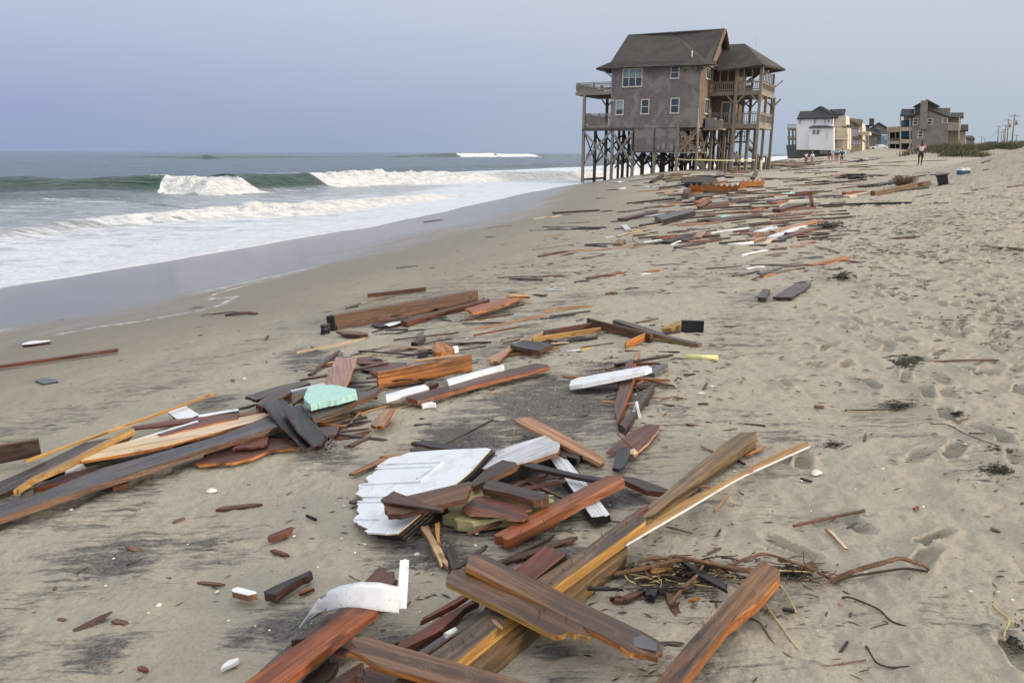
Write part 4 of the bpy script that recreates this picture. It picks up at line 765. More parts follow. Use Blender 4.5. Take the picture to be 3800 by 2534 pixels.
PL('D', .15, [(405, 662), (560, 612), (985, 513), (1000, 530), (990, 560), (960, 628), (760, 672), (600, 712), (520, 735), (430, 736), (408, 700)], .028, 'brown', 'redbrown', 'brown grained plank laid across the right part of the white door', h1=.16)
PL('D', .165, [(384, 636), (470, 578), (560, 612), (700, 665), (815, 700), (790, 712), (600, 680), (400, 652)], .014, 'redbrown', 'redbrown', 'dark red triangular offcut on top of the white door', name='offcut', cat='offcut', h1=.185)
PL('D', .11, [(990, 520), (1100, 425), (1205, 368), (1300, 392), (1304, 408), (1180, 470), (1010, 550)], .03, 'darkbrown', 'brown', 'dark brown plank leaning against the right edge of the white door')
PL('D', .05, [(610, 245), (680, 238), (820, 265), (985, 296), (900, 305), (720, 285), (615, 260)], .025, 'black', 'redbrown', 'thin black batten sticking out behind the top of the white door', name='batten', cat='batten', re_=.05)
PL('D', .04, [(580, 300), (640, 280), (870, 305), (800, 320), (590, 315)], .03, 'darkbrown', 'darkbrown', 'brown batten tucked behind the top edge of the white door', name='batten', cat='batten')
PL('D', .10, [(1162, 312), (1300, 262), (1488, 208), (1588, 262), (1575, 318), (1380, 382), (1180, 430), (1060, 428), (1120, 350)], .025, 'p_worn', 'orange', 'white board with rough weathered streaks, right of the white door')
PL('D', .09, [(1125, 335), (1205, 335), (1500, 415), (1700, 462), (1880, 490), (1862, 515), (1700, 485), (1400, 425), (1130, 358)], .02, 'black', 'darkbrown', 'long thin black strip stretching from the white door to the red beam', name='batten', cat='batten', h1=.10)
PL('D', .05, [(1505, 278), (1580, 262), (1660, 290), (1732, 335), (1725, 358), (1630, 365), (1600, 350), (1512, 302)], .035, 'darkbrown', 'black', 'dark broken block beside the weathered white board', name='wood_block', cat='wood block', re_=.04)
PL('D', .13, [(1284, 96), (1388, 78), (1600, 190), (1880, 352), (1888, 392), (1862, 402), (1846, 388), (1560, 250), (1290, 112)], .022, 'tan', 'tan', 'tan pine plank slanting down to the right behind the white door', h1=.035)
PL('D', .045, [(1518, 356), (1600, 336), (1642, 372), (1780, 545), (1926, 738), (1900, 748), (1800, 752), (1700, 610), (1600, 470)], .04, 'p_worn', 'black', 'narrow white painted board running under the red beam', name='board')
PL('D', .065, [(1990, 478), (2090, 488), (2200, 525), (2326, 572), (2318, 590), (2172, 578), (2018, 508)], .028, 'darkbrown', 'red', 'short dark red board to the right of the red beam end')
# insulation foam, panel and block
PL('D', .06, [(960, 602), (1000, 556), (1300, 560), (1548, 606), (1556, 650), (1440, 700), (1300, 742), (1000, 790), (900, 782), (800, 742), (835, 690), (940, 640)], .05, 'foam_olive', 'foam_olive', 'olive yellow slab of insulation foam under the broken red panel', name='insulation_foam', cat='foam slab', re_=.03)
PL('D', .09, [(928, 702), (990, 640), (1080, 612), (1200, 650), (1402, 690), (1372, 740), (1340, 776), (1290, 772), (1240, 770), (1222, 750), (1100, 745), (980, 740)], .009, 'red', 'tan', 'torn reddish brown panel lying on the insulation foam', name='panel', cat='panel', re_=.03)
PL('D', .035, [(980, 762), (1100, 752), (1222, 758), (1222, 785), (1000, 792)], .03, 'black', 'black', 'black strip lying in front of the insulation foam', name='batten', cat='batten')
PL('D', .125, [(1064, 545), (1120, 500), (1300, 545), (1512, 602), (1514, 628), (1410, 642), (1250, 595), (1070, 562)], .036, 'darkbrown', 'brown', 'short dark brown timber block on top of the insulation foam', name='timber', cat='timber')
b9 = PL('D', .055, [(1143, 874), (1190, 848), (1560, 650), (1898, 478), (1998, 471), (2020, 500), (1780, 620), (1500, 770), (1240, 906)], .045, 'redorange', 'redorange', 'knotty red orange beam with a split lower end, in front of the white door', name='beam', cat='beam', h1=.11)
nails('D', [(1490, 790), (1640, 640), (1840, 560), (1320, 860)], .085, b9)
PL('D', .045, [(960, 862), (1190, 775), (1200, 785), (1080, 825), (970, 870)], .012, 'redbrown', 'redbrown', 'thin dark red stick left of the red orange beam', name='stick', cat='stick')
PL('D', .05, [(648, 812), (700, 800), (740, 880), (790, 960), (838, 1050), (838, 1088), (790, 1088), (740, 980), (690, 880)], .02, 'pale', 'tan', 'pale split stick with frayed sides below the torn end of the white door', name='stick', cat='stick', re_=.04, h1=.035)
PL('D', .055, [(750, 795), (782, 790), (778, 880), (785, 935), (765, 920), (752, 850)], .012, 'yellow', 'tan', 'short yellow splinter beside the pale split stick', name='splinter', cat='splinter')
PL('D', .05, [(630, 780), (700, 732), (712, 745), (700, 770), (655, 795)], .02, 'orange', 'orange', 'small orange block at the lower corner of the white door', name='wood_block', cat='wood block')
PL('D', .04, [(818, 935), (850, 925), (880, 965), (905, 1040), (915, 1092), (850, 1092), (825, 1010)], .02, 'darkbrown', 'redbrown', 'curled dark bark piece right of the pale split stick', name='bark', cat='bark', re_=.04)
PL('D', .03, [(170, 466), (290, 405), (420, 350), (430, 365), (330, 415), (200, 468)], .012, 'orange', 'brown', 'orange brown splinter left of the top of the white door', name='splinter', cat='splinter')
PL('D', .035, [(375, 348), (420, 335), (520, 330), (525, 345), (440, 355)], .012, 'tan', 'tan', 'tan splinter touching the upper left corner of the white door', name='splinter', cat='splinter')
PL('D', .03, [(170, 650), (260, 618), (268, 648), (200, 660)], .012, 'darkbrown', 'darkbrown', 'dark sliver poking out left of the white door', name='splinter', cat='splinter')
PL('D', .03, [(1895, 320), (1960, 260), (2110, 160), (2200, 130), (2262, 135), (2250, 170), (2180, 260), (2110, 320), (2060, 300), (1990, 318)], .012, 'redbrown', 'tan', 'thin bent brown sheet with a pale torn edge, upper right of the tan pine plank', name='panel', cat='panel', re_=.04, h1=.05)
PL('D', .05, [(1968, 300), (1990, 282), (2060, 285), (2062, 330), (2020, 415), (1985, 432), (1940, 425), (1955, 370)], .02, 'plastic_black', 'plastic_black', 'black rounded rubber scrap right of the tan pine plank', name='rubber_scrap', cat='rubber scrap')
PL('D', .05, [(2058, 300), (2090, 295), (2112, 320), (2090, 335), (2060, 330)], .02, 'pale', 'tan', 'pale chip of wood beside the black rubber scrap', name='splinter', cat='splinter')
bd('D', (1282, 155, .18), (1262, 270, .05), .005, .005, 'tan', label='thin straw coloured stick standing upright behind the white door', name='stick', cat='stick'); bd('D', (1972, 195, .12), (2085, 295, .03), .006, .006, 'red', label='thin red stick leaning across the bent brown sheet', name='stick', cat='stick')
# big timbers to the right
PL('G', .075, [(535, 852), (700, 720), (900, 545), (1300, 218), (1430, 140), (1586, 132), (1590, 165), (1560, 215), (1260, 420), (930, 662), (760, 790), (600, 930), (440, 990)], .055, 'olive', 'olive', 'wide olive brown timber with a rounded far end, right of the red orange beam', name='timber', cat='timber', h1=.08)
o = PL('G', .10, [(500, 1052), (900, 788), (1300, 600), (1640, 410), (1850, 312), (2085, 223), (2110, 265), (1850, 378), (1500, 535), (1320, 630), (900, 880), (332, 1215), (300, 1190)], .014, 'yellow', 'p_white', 'long pale yellow lath with a white lower edge, pointing up to the right', name='lath', cat='lath', h1=.05)
PL('G', .10, [(1508, 470), (1562, 450), (1560, 520), (1508, 540)], .003, 'tan', 'tan', 'tan patch of veneer stuck to the long yellow lath', name='veneer_patch', cat='veneer patch')
PL('G', .13, [(360, 935), (400, 910), (470, 870), (535, 840), (540, 855), (480, 905), (430, 950), (395, 975)], .02, 'redbrown', 'redbrown', 'dark splinter standing out of the upper end of the nailed beam', name='splinter', cat='splinter', re_=.03)
for (a, b, h_, lab) in (((1060, 265), (1185, 325), .03, 'thin pale stick behind the olive brown timber'), ((1510, 358), (1645, 278), .03, 'thin orange splinter right of the rounded timber end'), ((1370, 390), (1470, 435), .02, 'brown twig between the olive timber and the yellow lath'), ((970, 655), (1130, 662), .04, 'pale twig bridging the olive timber and the yellow lath'), ((1198, 892), (1298, 745), .04, 'pale forked splinter on bare sand right of the yellow lath'), ((1485, 55), (1662, 68), .01, 'thin reddish twig above the rounded end of the olive timber'), ((2030, 578), (2110, 608), .01, 'small black twig left of a white whelk shell'), ((2275, 1075), (2430, 1235), .02, 'pale split reed lying on sand right of the yellow lath')):
    bd('G', a + (h_,), b + (h_,), .014, .010, 'tan' if 'pale' in lab else ('orange' if 'orange' in lab else ('black' if 'black' in lab else 'redbrown')), label=lab, ends='jj', name='twig', cat='twig')
bd('H', (525, 100, .02), (1085, -22, .02), .012, .011, 'brown', label='straight brown cane lying on bare sand to the right', name='cane', cat='cane', ends='ss')
zb = PL('H', .10, [(245, 398), (262, 385), (300, 382), (345, 415), (415, 455), (417, 512), (250, 700), (0, 892), (-200, 1150), (-420, 1430), (-640, 1430), (-300, 1010), (0, 690)], .042, 'zebra', 'orange', 'thick timber with strong wavy dark grain, leaning over the roots at lower right', name='timber', cat='timber', re_=.0)
PL('H', .02, [(790, 130), (830, 150), (890, 215), (960, 290), (930, 285), (870, 220)], .008, 'cream', 'tan', 'pale split chip of wood on bare sand above the root tangle', name='splinter', cat='splinter')
PL('H', .012, [(945, 120), (990, 85), (1030, 75), (1000, 110)], .006, 'redbrown', 'redbrown', 'small red brown bark flake below the straight brown cane', name='splinter', cat='splinter')
PL('H', .02, [(432, 755), (450, 752), (530, 765), (528, 780), (440, 770)], .01, 'black', 'black', 'small black stick right of the wavy grained timber', name='splinter', cat='splinter')
# ---------------- root tangle
rt = thing('root_tangle', 'tangle of washed up roots and twigs on the sand behind the wavy grained timber', 'driftwood'); o0 = gp('G', 1100, 1450, 0); rt.location = (o0[0], o0[1], o0[2])
def rpath(t, pts, r0, r1, name='root', m='root', parent=rt, wob=.18, label=None, cat=None, n=6):
    P = [Vector(gp(t, *p)) for p in pts]; org = Vector(parent.location) if parent is not None else P[0].copy(); bm = NB(); q_ = .68 if name in ('root', 'stem') else 1; tube_path(bm, [p - org for p in P], r0 * q_, r1 * q_, n, wob)
    o = mkobj(name, bm, m, parent)
    if parent is None: o.location = org; tag(o, label, cat)
    return o
rpath('G', [(840, 1400, .05), (640, 1345, .08), (470, 1385, .06), (440, 1410, .05), (500, 1490, .03), (560, 1555, .02), (760, 1520, .03)], .013, .010)
rpath('G', [(200, 1520, .02), (330, 1495, .03), (470, 1470, .045), (640, 1420, .06), (850, 1370, .08), (1100, 1400, .08), (1400, 1480, .05), (1620, 1500, .03)], .015, .010)
rpath('G', [(780, 1345, .07), (860, 1350, .09), (1100, 1405, .08), (1300, 1445, .06), (1560, 1475, .04)], .014, .009); rpath('G', [(1300, 1440, .05), (1480, 1370, .08), (1640, 1310, .09), (1760, 1335, .08), (1950, 1400, .06), (2150, 1480, .03), (2320, 1560, .02)], .010, .007)
rpath('G', [(1560, 1480, .03), (1800, 1480, .035), (2060, 1490, .03), (2120, 1495, .02)], .006, .004, m='straw'); rpath('G', [(980, 1568, .02), (1030, 1500, .05), (1060, 1440, .07), (1100, 1380, .05)], .012, .008)
rpath('H', [(820, 545, .015), (960, 480, .05), (1120, 430, .07), (1290, 385, .09), (1370, 360, .09), (1450, 385, .08), (1540, 410, .05), (1600, 450, .03)], .014, .011); rpath('H', [(850, 540, .012), (1020, 500, .02), (1200, 475, .02), (1420, 440, .03), (1590, 470, .02)], .009, .007, m='root_dark')
rpath('H', [(400, 380, .06), (520, 390, .05), (680, 440, .03), (760, 500, .02), (830, 545, .012)], .008, .006); rpath('F', [(1890, 735, .02), (1930, 690, .03), (2000, 600, .05), (2110, 500, .07)], .013, .010); rpath('F', [(1440, 490, .02), (1550, 470, .03), (1700, 455, .03), (1920, 430, .04)], .012, .012, m='root')
for k in range(70):     # thinner rootlets, each a single wandering strand
    x0 = random.uniform(1500, 2352); y0 = random.uniform(355, 570); pts = [(x0, y0, random.uniform(.005, .06))]; a = random.gauss(0, .5)
    for j in range(random.randint(2, 4)): a += random.gauss(0, .6); x0 += math.cos(a) * random.uniform(40, 130); y0 += math.sin(a) * random.uniform(20, 60) ; y0 = min(max(y0, 340), 600); pts.append((x0, y0, random.uniform(.003, .07)))
    rpath('F', pts, random.uniform(.0022, .005), .0015, 'rootlet', random.choice(['root_dark', 'root', 'root_dark', 'straw']), wob=.1, n=5)
for k in range(25):
    x0 = random.uniform(300, 760); y0 = random.uniform(380, 540) + (x0 - 300) * .12; pts = [(x0, y0, random.uniform(.005, .05))]; a = random.gauss(0, .5)
    for j in range(3): a += random.gauss(0, .6); x0 += math.cos(a) * random.uniform(40, 100); y0 += math.sin(a) * 40; pts.append((x0, y0, random.uniform(.003, .04)))
    rpath('H', pts, random.uniform(.002, .004), .0015, 'rootlet', random.choice(['root_dark', 'root_dark', 'root']), wob=.1, n=5)
PL('F', .06, [(1970, 375), (2010, 372), (2200, 480), (2352, 570), (2352, 620), (2140, 505)], .015, 'black', 'black', 'black batten lying through the root tangle', name='batten', cat='batten')
PL('F', .04, [(1720, 440), (1900, 420), (1920, 445), (1760, 478)], .02, 'yellow', 'olive', 'short yellow lath inside the loop of the root tangle', name='lath', cat='lath')
PL('F', .03, [(1418, 672), (1500, 668), (1680, 600), (1700, 625), (1560, 690), (1450, 695)], .015, 'redbrown', 'redbrown', 'curved brown stick left of the black rubber lump', name='stick', cat='stick', re_=.04); PL('F', .04, [(1684, 590), (1760, 575), (1810, 570), (1800, 610), (1770, 665), (1700, 650)], .03, 'plastic_black', 'plastic_black', 'black rubber lump in front of the root tangle', name='rubber_lump', cat='rubber lump', re_=.02)
PL('F', .02, [(2035, 700), (2080, 680), (2140, 668), (2100, 695)], .008, 'orange', 'orange', 'orange splinter under the root tangle', name='splinter', cat='splinter')
for t_, pts, r0, m_, lab in (('H', [(275, 700, .02), (380, 840, .015), (470, 970, .02), (560, 1090, .02), (640, 1180, .012)], .006, 'straw', 'long straw coloured stem running down from under the wavy grained timber'),
    ('H', [(165, 832, .01), (260, 870, .015), (310, 950, .02), (350, 1020, .015), (400, 1085, .015), (470, 1130, .02), (560, 1180, .012), (720, 1190, .01), (900, 1162, .008)], .006, 'root', 'wandering brown vine passing the cream shell at lower right'),
    ('H', [(395, 555, .06), (450, 620, .04), (500, 700, .03), (548, 800, .01)], .006, 'straw', 'bent straw coloured reed at the upper end of the wavy grained timber'),
    ('H', [(905, 680, .01), (960, 668, .02), (1080, 715, .015), (1210, 770, .03), (1285, 860, .02), (1400, 900, .02), (1565, 942, .012)], .006, 'root_dark', 'forked dark branch on the sand at lower right'),
    ('H', [(1120, 935, .01), (1200, 900, .015), (1300, 880, .02), (1170, 850, .01)], .005, 'root_dark', 'short dark twig crossing the forked branch'),
    ('H', [(640, 1180, .01), (760, 1225, .01), (900, 1205, .01), (1100, 1170, .01)], .005, 'root', 'thin brown vine at the bottom right, below the cream shell'),
    ('H', [(2105, 735, .01), (2150, 790, .015), (2250, 850, .02), (2190, 960, .015), (2200, 1020, .01)], .006, 'straw', 'pale root curling at the right edge beside dark seaweed'),
    ('H', [(600, 1190, .01), (660, 1290, .01), (700, 1350, .01)], .004, 'root_dark', 'dark rootlet hanging off the vine at the bottom right'), ('H', [(1100, 1060, .01), (1140, 1130, .015), (1180, 1200, .012), (1300, 1235, .01), (1440, 1220, .01)], .006, 'root_dark', 'crooked dark twig near the bottom right corner'),
    ('N', [(360, 660, .02), (600, 672, .02), (860, 668, .02)], .008, 'straw', 'pale beach grass stalk lying among dark weed on the right'), ('N', [(400, 655, .025), (640, 650, .02), (1050, 640, .02)], .009, 'weed', 'green brown stalk beside the pale beach grass stalk'),
    ('N', [(1330, 800, .01), (1520, 800, .01), (1680, 900, .015), (1900, 985, .015), (2100, 1050, .01)], .005, 'weed', 'long dark weed strand trailing to the right across footprints'), ('N', [(1750, 905, .01), (1930, 905, .01)], .008, 'root_dark', 'straight dark stick right of the weed strand'),
    ('N', [(1690, 572, .01), (1880, 552, .01)], .006, 'root_dark', 'thin dark twig above the black weed clump'), ('A', [(580, 510, .05), (600, 540, .15), (640, 550, .1), (740, 550, .05)], .012, 'redbrown' if 'redbrown' in MATS else 'root_dark', 'curved red brown branch in the debris left of the black and white board')):
    rpath(t_, pts, r0, r0 * .6, 'stem', m_, None, .15, lab, 'stem')
def clump(t, x, y, wpx, hpx, n, label, m='weed', r=.0022, hh=.018, name='seaweed_clump', cat='seaweed'):
    o_ = Vector(gp(t, x, y, 0)); bm = NB(); hh *= .6
    for _ in range(n):
        a0 = random.uniform(0, 6.28); rr = abs(random.gauss(0, .32)); x0, y0 = x + math.cos(a0) * rr * wpx, y + math.sin(a0) * rr * hpx; pts = []
        a = random.uniform(-.7, .7) + (math.pi if random.random() < .5 else 0)
        for j in range(3): pts.append(Vector(gp(t, x0, y0, random.uniform(0, hh))) - o_); x0 += math.cos(a) * wpx * .13; y0 += math.sin(a) * hpx * .16; a += random.gauss(0, 1.0)
        tube_path(bm, pts, r, r * .5, 4)
    return tag(mkobj(name, bm, m, loc=o_), label, cat)
clump('N', 2080, 1290, 330, 130, 220, 'large clump of black seaweed near the right edge', hh=.03); clump('N', 1620, 685, 130, 55, 120, 'small round clump of black seaweed between footprints', hh=.05); clump('N', 1090, 120, 420, 120, 120, 'strip of dark seaweed in the upper part of the footprint field', r=.006); clump('N', 1000, 600, 380, 110, 110, 'dark weed heaped at the end of the pale beach grass stalk', hh=.04)
clump('H', 2280, 980, 240, 220, 130, 'dark seaweed heap cut off by the right edge of the photo'); clump('N', 2090, 1080, 260, 100, 70, 'loose scatter of dark seaweed below the long weed strand'); clump('N', 290, 1020, 250, 80, 60, 'faint patch of dark weed left of the footprints'); clump('H', 520, 470, 420, 120, 120, 'mat of fine dark rootlets at the right end of the root tangle', r=.002, name='root_mat', cat='root mat')
clump('F', 2000, 480, 640, 150, 220, 'mat of fine dark rootlets in the middle of the root tangle', m='root_dark', r=.002, hh=.05, name='root_mat', cat='root mat'); clump('F', 1900, 640, 600, 130, 90, 'sprinkle of fine twigs in front of the root tangle', m='root_dark', r=.0016, hh=.01, name='root_mat', cat='root mat')
clump('A', 1890, 745, 110, 60, 40, 'dark weedy tangle right of the low plank pile', r=.012, hh=.12); clump('A', 1820, 432, 130, 30, 40, 'weedy tangle at the end of the striped plank pile', r=.014, hh=.15)
# ---------------- left heap
PL('B', .03, [(-60, 1190), (0, 1060), (230, 960), (560, 800), (848, 742), (900, 712), (820, 800), (470, 935), (200, 1060), (0, 1150), (-60, 1175)], .03, 'wetgrey', 'olive', 'wide wet plank running under the yellow splintered piece at far left', h1=.10)
board(gp('B', -260, 865, .17), gp('B', 255, 775, .165), .03, .115, 'w_brown', 'w_darkbrown', label='dark brown board standing on its edge at the far left', front=True)
PL('B', .085, [(100, 1108), (215, 1030), (480, 905), (700, 790), (850, 706), (902, 712), (800, 760), (700, 812), (470, 940), (218, 1045), (120, 1115)], .03, 'yellow', 'yellow', 'splintered yellow piece of timber slanting across the left heap', re_=.04, h1=.14, name='timber', cat='timber')
bd('B', (265, 882, .10), (1446, 462, .10), .022, .016, 'yellow', label='long thin yellow stick reaching out of the left heap to the upper right', name='stick', cat='stick', ends='jp')
PL('B', .10, [(520, 915), (700, 830), (1000, 755), (1300, 688), (1780, 598), (1812, 612), (1700, 660), (1400, 742), (1000, 835), (600, 908)], .02, 'cream', 'orange', 'long cream coloured pine board in the left heap')
PL('B', .10, [(520, 900), (560, 890), (1000, 800), (1400, 735), (1400, 745), (1000, 845), (540, 922)], .02, 'pale', 'orange', 'second cream board lying just below the long cream pine board')
PL('B', .09, [(880, 690), (1200, 640), (1600, 600), (1800, 582), (1800, 602), (1500, 632), (1050, 690), (890, 705)], .015, 'red', 'red', 'narrow red strip behind the cream pine boards'); PL('B', .11, [(1055, 742), (1300, 668), (1500, 618), (1600, 602), (1602, 632), (1300, 700), (1080, 750)], .02, 'redbrown', 'redorange', 'short red board above the cream pine boards')
bd('B', (880, 788, .09), (1330, 655, .09), .03, .012, 'p_white', label='narrow white strip above the long cream pine board', name='strip', cat='strip'); PL('B', .06, [(1122, 592), (1238, 548), (1338, 612), (1280, 635), (1188, 642)], .012, 'p_white', 'slate', 'small white panel behind the red strip of the left heap', name='panel', cat='panel')
bd('B', (1330, 622, .09), (1600, 575, .09), .05, .02, 'p_white', 'slate', label='white strip beside the small white panel', name='strip', cat='strip')
PL('B', .04, [(228, 1088), (440, 1010), (700, 950), (1056, 880), (1060, 900), (800, 960), (500, 1050), (240, 1105)], .03, 'redbrown', 'redorange', 'long curved red board between the cream boards and the long grey plank')
PL('B', .045, [(428, 972), (470, 940), (555, 934), (577, 960), (540, 980), (442, 1000)], .04, 'foam_white', 'foam_white', 'chunk of white plastic foam in the left heap', name='foam_chunk', cat='foam chunk', re_=.02)
PL('B', .08, [(-200, 1275), (0, 1215), (230, 1150), (700, 965), (1130, 850), (1500, 742), (1800, 622), (1870, 640), (1868, 690), (1400, 832), (950, 985), (600, 1100), (0, 1300), (-200, 1362)], .035, 'wetgrey', 'brown', 'longest plank in front of the left heap, wet and grey on top', h1=.12)
PL('B', .05, [(745, 1085), (860, 1060), (850, 1075), (755, 1095)], .03, 'redbrown', 'redbrown', 'short dark bit under the longest grey plank', name='offcut', cat='offcut'); PL('B', .05, [(138, 1120), (160, 1100), (225, 1100), (225, 1150), (138, 1180)], .02, 'grey', 'grey', 'small grey board end behind the longest grey plank')
PL('B', .05, [(1310, 935), (1400, 865), (1560, 800), (1700, 770), (1960, 762), (1990, 826), (1800, 852), (1700, 895), (1560, 930), (1440, 935), (1330, 948)], .02, 'redbrown', 'orange', 'rough red plywood sheet with a ragged orange edge below the black panels', name='plywood', cat='plywood', re_=.03); PL('B', .08, [(1560, 835), (1640, 790), (1800, 740), (1795, 810), (1700, 828)], .015, 'red', 'red', 'small reddish plywood scrap on the rough red plywood sheet', name='plywood', cat='plywood')
PL('B', .18, [(1763, 540), (1900, 503), (1965, 572), (1985, 610), (2086, 822), (2030, 850), (1990, 780), (1890, 690), (1850, 640)], .012, 'black', 'redbrown', 'left one of the two glossy black panels', name='panel', cat='panel', h1=.06); PL('B', .17, [(1905, 576), (2022, 545), (2100, 640), (2192, 762), (2168, 802), (2110, 826), (2000, 720)], .012, 'black', 'redbrown', 'right one of the two glossy black panels', name='panel', cat='panel', h1=.05)
PL('B', .10, [(2040, 590), (2100, 560), (2352, 490), (2500, 440), (2560, 425), (2520, 470), (2400, 520), (2290, 578), (2100, 640)], .035, 'wetgrey', 'brown', 'grey plank end under the turquoise foam block')
PL('B', .12, [(1645, 490), (1700, 470), (1850, 425), (2050, 380), (2086, 400), (1900, 460), (1720, 512)], .022, 'grey', 'black', 'dark plank behind the reddish block at the top of the left heap', h1=.10); PL('B', .14, [(1715, 540), (1760, 505), (1880, 455), (1942, 440), (1955, 462), (1850, 520), (1760, 562)], .04, 'redbrown', 'red', 'reddish block between the dark plank and the black panels', name='timber', cat='timber')
bd('B', (1950, 452, .13), (2180, 402, .13), .045, .03, 'p_worn', label='white roll shaped trim left of the turquoise foam block', name='trim', cat='trim'); PL('B', .11, [(1955, 500), (2030, 465), (2045, 490), (1965, 540)], .02, 'brown', 'brown', 'brown chip left of the turquoise foam block', name='offcut', cat='offcut')
PL('B', .06, [(2120, 700), (2280, 680), (2260, 740), (2190, 760)], .012, 'redbrown', 'redbrown', 'reddish flat scrap right of the black panels', name='offcut', cat='offcut')
clump('B', 2205, 800, 110, 90, 90, 'grey crumpled rag beside the right black panel', m='cloth_grey', r=.008, hh=.05, name='rag', cat='rag')
PL('C', .16, [(40, 692), (62, 642), (125, 630), (200, 627), (322, 650), (328, 676), (240, 700), (130, 722), (78, 738), (45, 712)], .045, 'foam_teal', 'foam_teal', 'turquoise block of plastic foam on top of the left heap', name='foam_block', cat='foam block', re_=.008)
PL('B', .02, [(235, 380), (300, 362), (388, 378), (390, 388), (290, 405)], .018, 'slate', 'black', 'grey roof slate alone on the damp sand at far left', name='roof_slate', cat='roof slate'); bd('B', (-120, 298, .05), (786, 172, .06), .05, .035, 'redbrown', 'redbrown', label='long thin dark timber on the damp sand at far left', front=True, name='timber', cat='timber')
PL('B', .03, [(148, 136), (200, 118), (336, 112), (338, 120), (220, 138), (150, 144)], .02, 'p_white', 'redbrown', 'white board lying near the wet sand at far left'); PL('B', .02, [(1797, 1428), (1850, 1400), (1950, 1368), (1964, 1376), (1900, 1408), (1800, 1442)], .015, 'red', 'red', 'small red sliver left of the white door', name='splinter', cat='splinter')
# ---------------- middle ground
bb = board(gp('C', 206, 254, .165), gp('C', 990, 114, .18), .09, .165, 'w_brown', 'w_brown', label='big long brown beam standing on its edge on the open sand', name='beam', cat='beam', front=True)
o = board(gp('C', 160, 256, .16), gp('C', 207, 253, .165), .10, .17, 'w_black', 'w_black', name='end_block', parent=bb, front=True)
lp = Vector(gp('C', 152, 352, 0)); bm = NB(); cyl(bm, (0, 0, .0), (0, 0, .02), .045, n=14); cyl(bm, (0, 0, .02), (0, 0, .085), .035, .032, n=14); cyl(bm, (0, 0, .085), (0, 0, .11), .045, .02, n=14); cyl(bm, (.05, 0, .0), (.05, 0, .12), .012); tag(mkobj('lantern', bm, 'plastic_black', loc=lp), 'small black wall lantern lying against the left end of the big brown beam', 'lantern')
board(gp('C', 388, 134, .06), gp('C', 706, 97, .065), .03, .055, 'w_brown', 'w_brown', label='shorter brown board behind the big long brown beam', front=True)
board(gp('C', 600, 284, .065), gp('C', 1040, 167, .06), .09, .055, 'w_redbrown', 'w_red', label='red timber in front of the right half of the big long brown beam', front=True, name='timber', cat='timber', ends='sj')
PL('C', .09, [(918, 215), (1000, 190), (1110, 165), (1180, 130), (1232, 124), (1246, 138), (1150, 185), (1050, 215), (960, 236)], .03, 'redorange', 'orange', 'splintered red orange wood at the right end of the big long brown beam', re_=.05, name='splintered_board', cat='plank'); PL('C', .03, [(970, 232), (1060, 212), (1100, 210), (1040, 228), (985, 238)], .01, 'pale', 'tan', 'pale splinters on the sand below the big brown beam', name='splinter', cat='splinter')
PL('C', .10, [(1148, 136), (1180, 132), (1272, 140), (1275, 146), (1160, 148)], .03, 'yellow', 'orange', 'yellow wood block at the far right end of the big brown beam', name='wood_block', cat='wood block')
PL('C', .03, [(408, 302), (480, 278), (600, 260), (665, 256), (600, 288), (460, 312)], .015, 'plastic_black', 'black', 'black flat strip between the big beam and the red timber', name='strip', cat='strip'); PL('C', .04, [(478, 300), (520, 288), (570, 282), (578, 288), (505, 308)], .005, 'p_white', 'p_white', 'white strip lying on the black flat strip', name='strip', cat='strip')
PL('C', .05, [(215, 335), (330, 335), (388, 345), (390, 352), (345, 355), (260, 350)], .03, 'brown', 'redbrown', 'short brown plank under the left end of the big brown beam'); PL('C', .05, [(750, 205), (850, 202), (870, 212), (780, 220)], .02, 'plastic_black', 'black', 'black block leaning on the middle of the big brown beam', name='wood_block', cat='wood block')
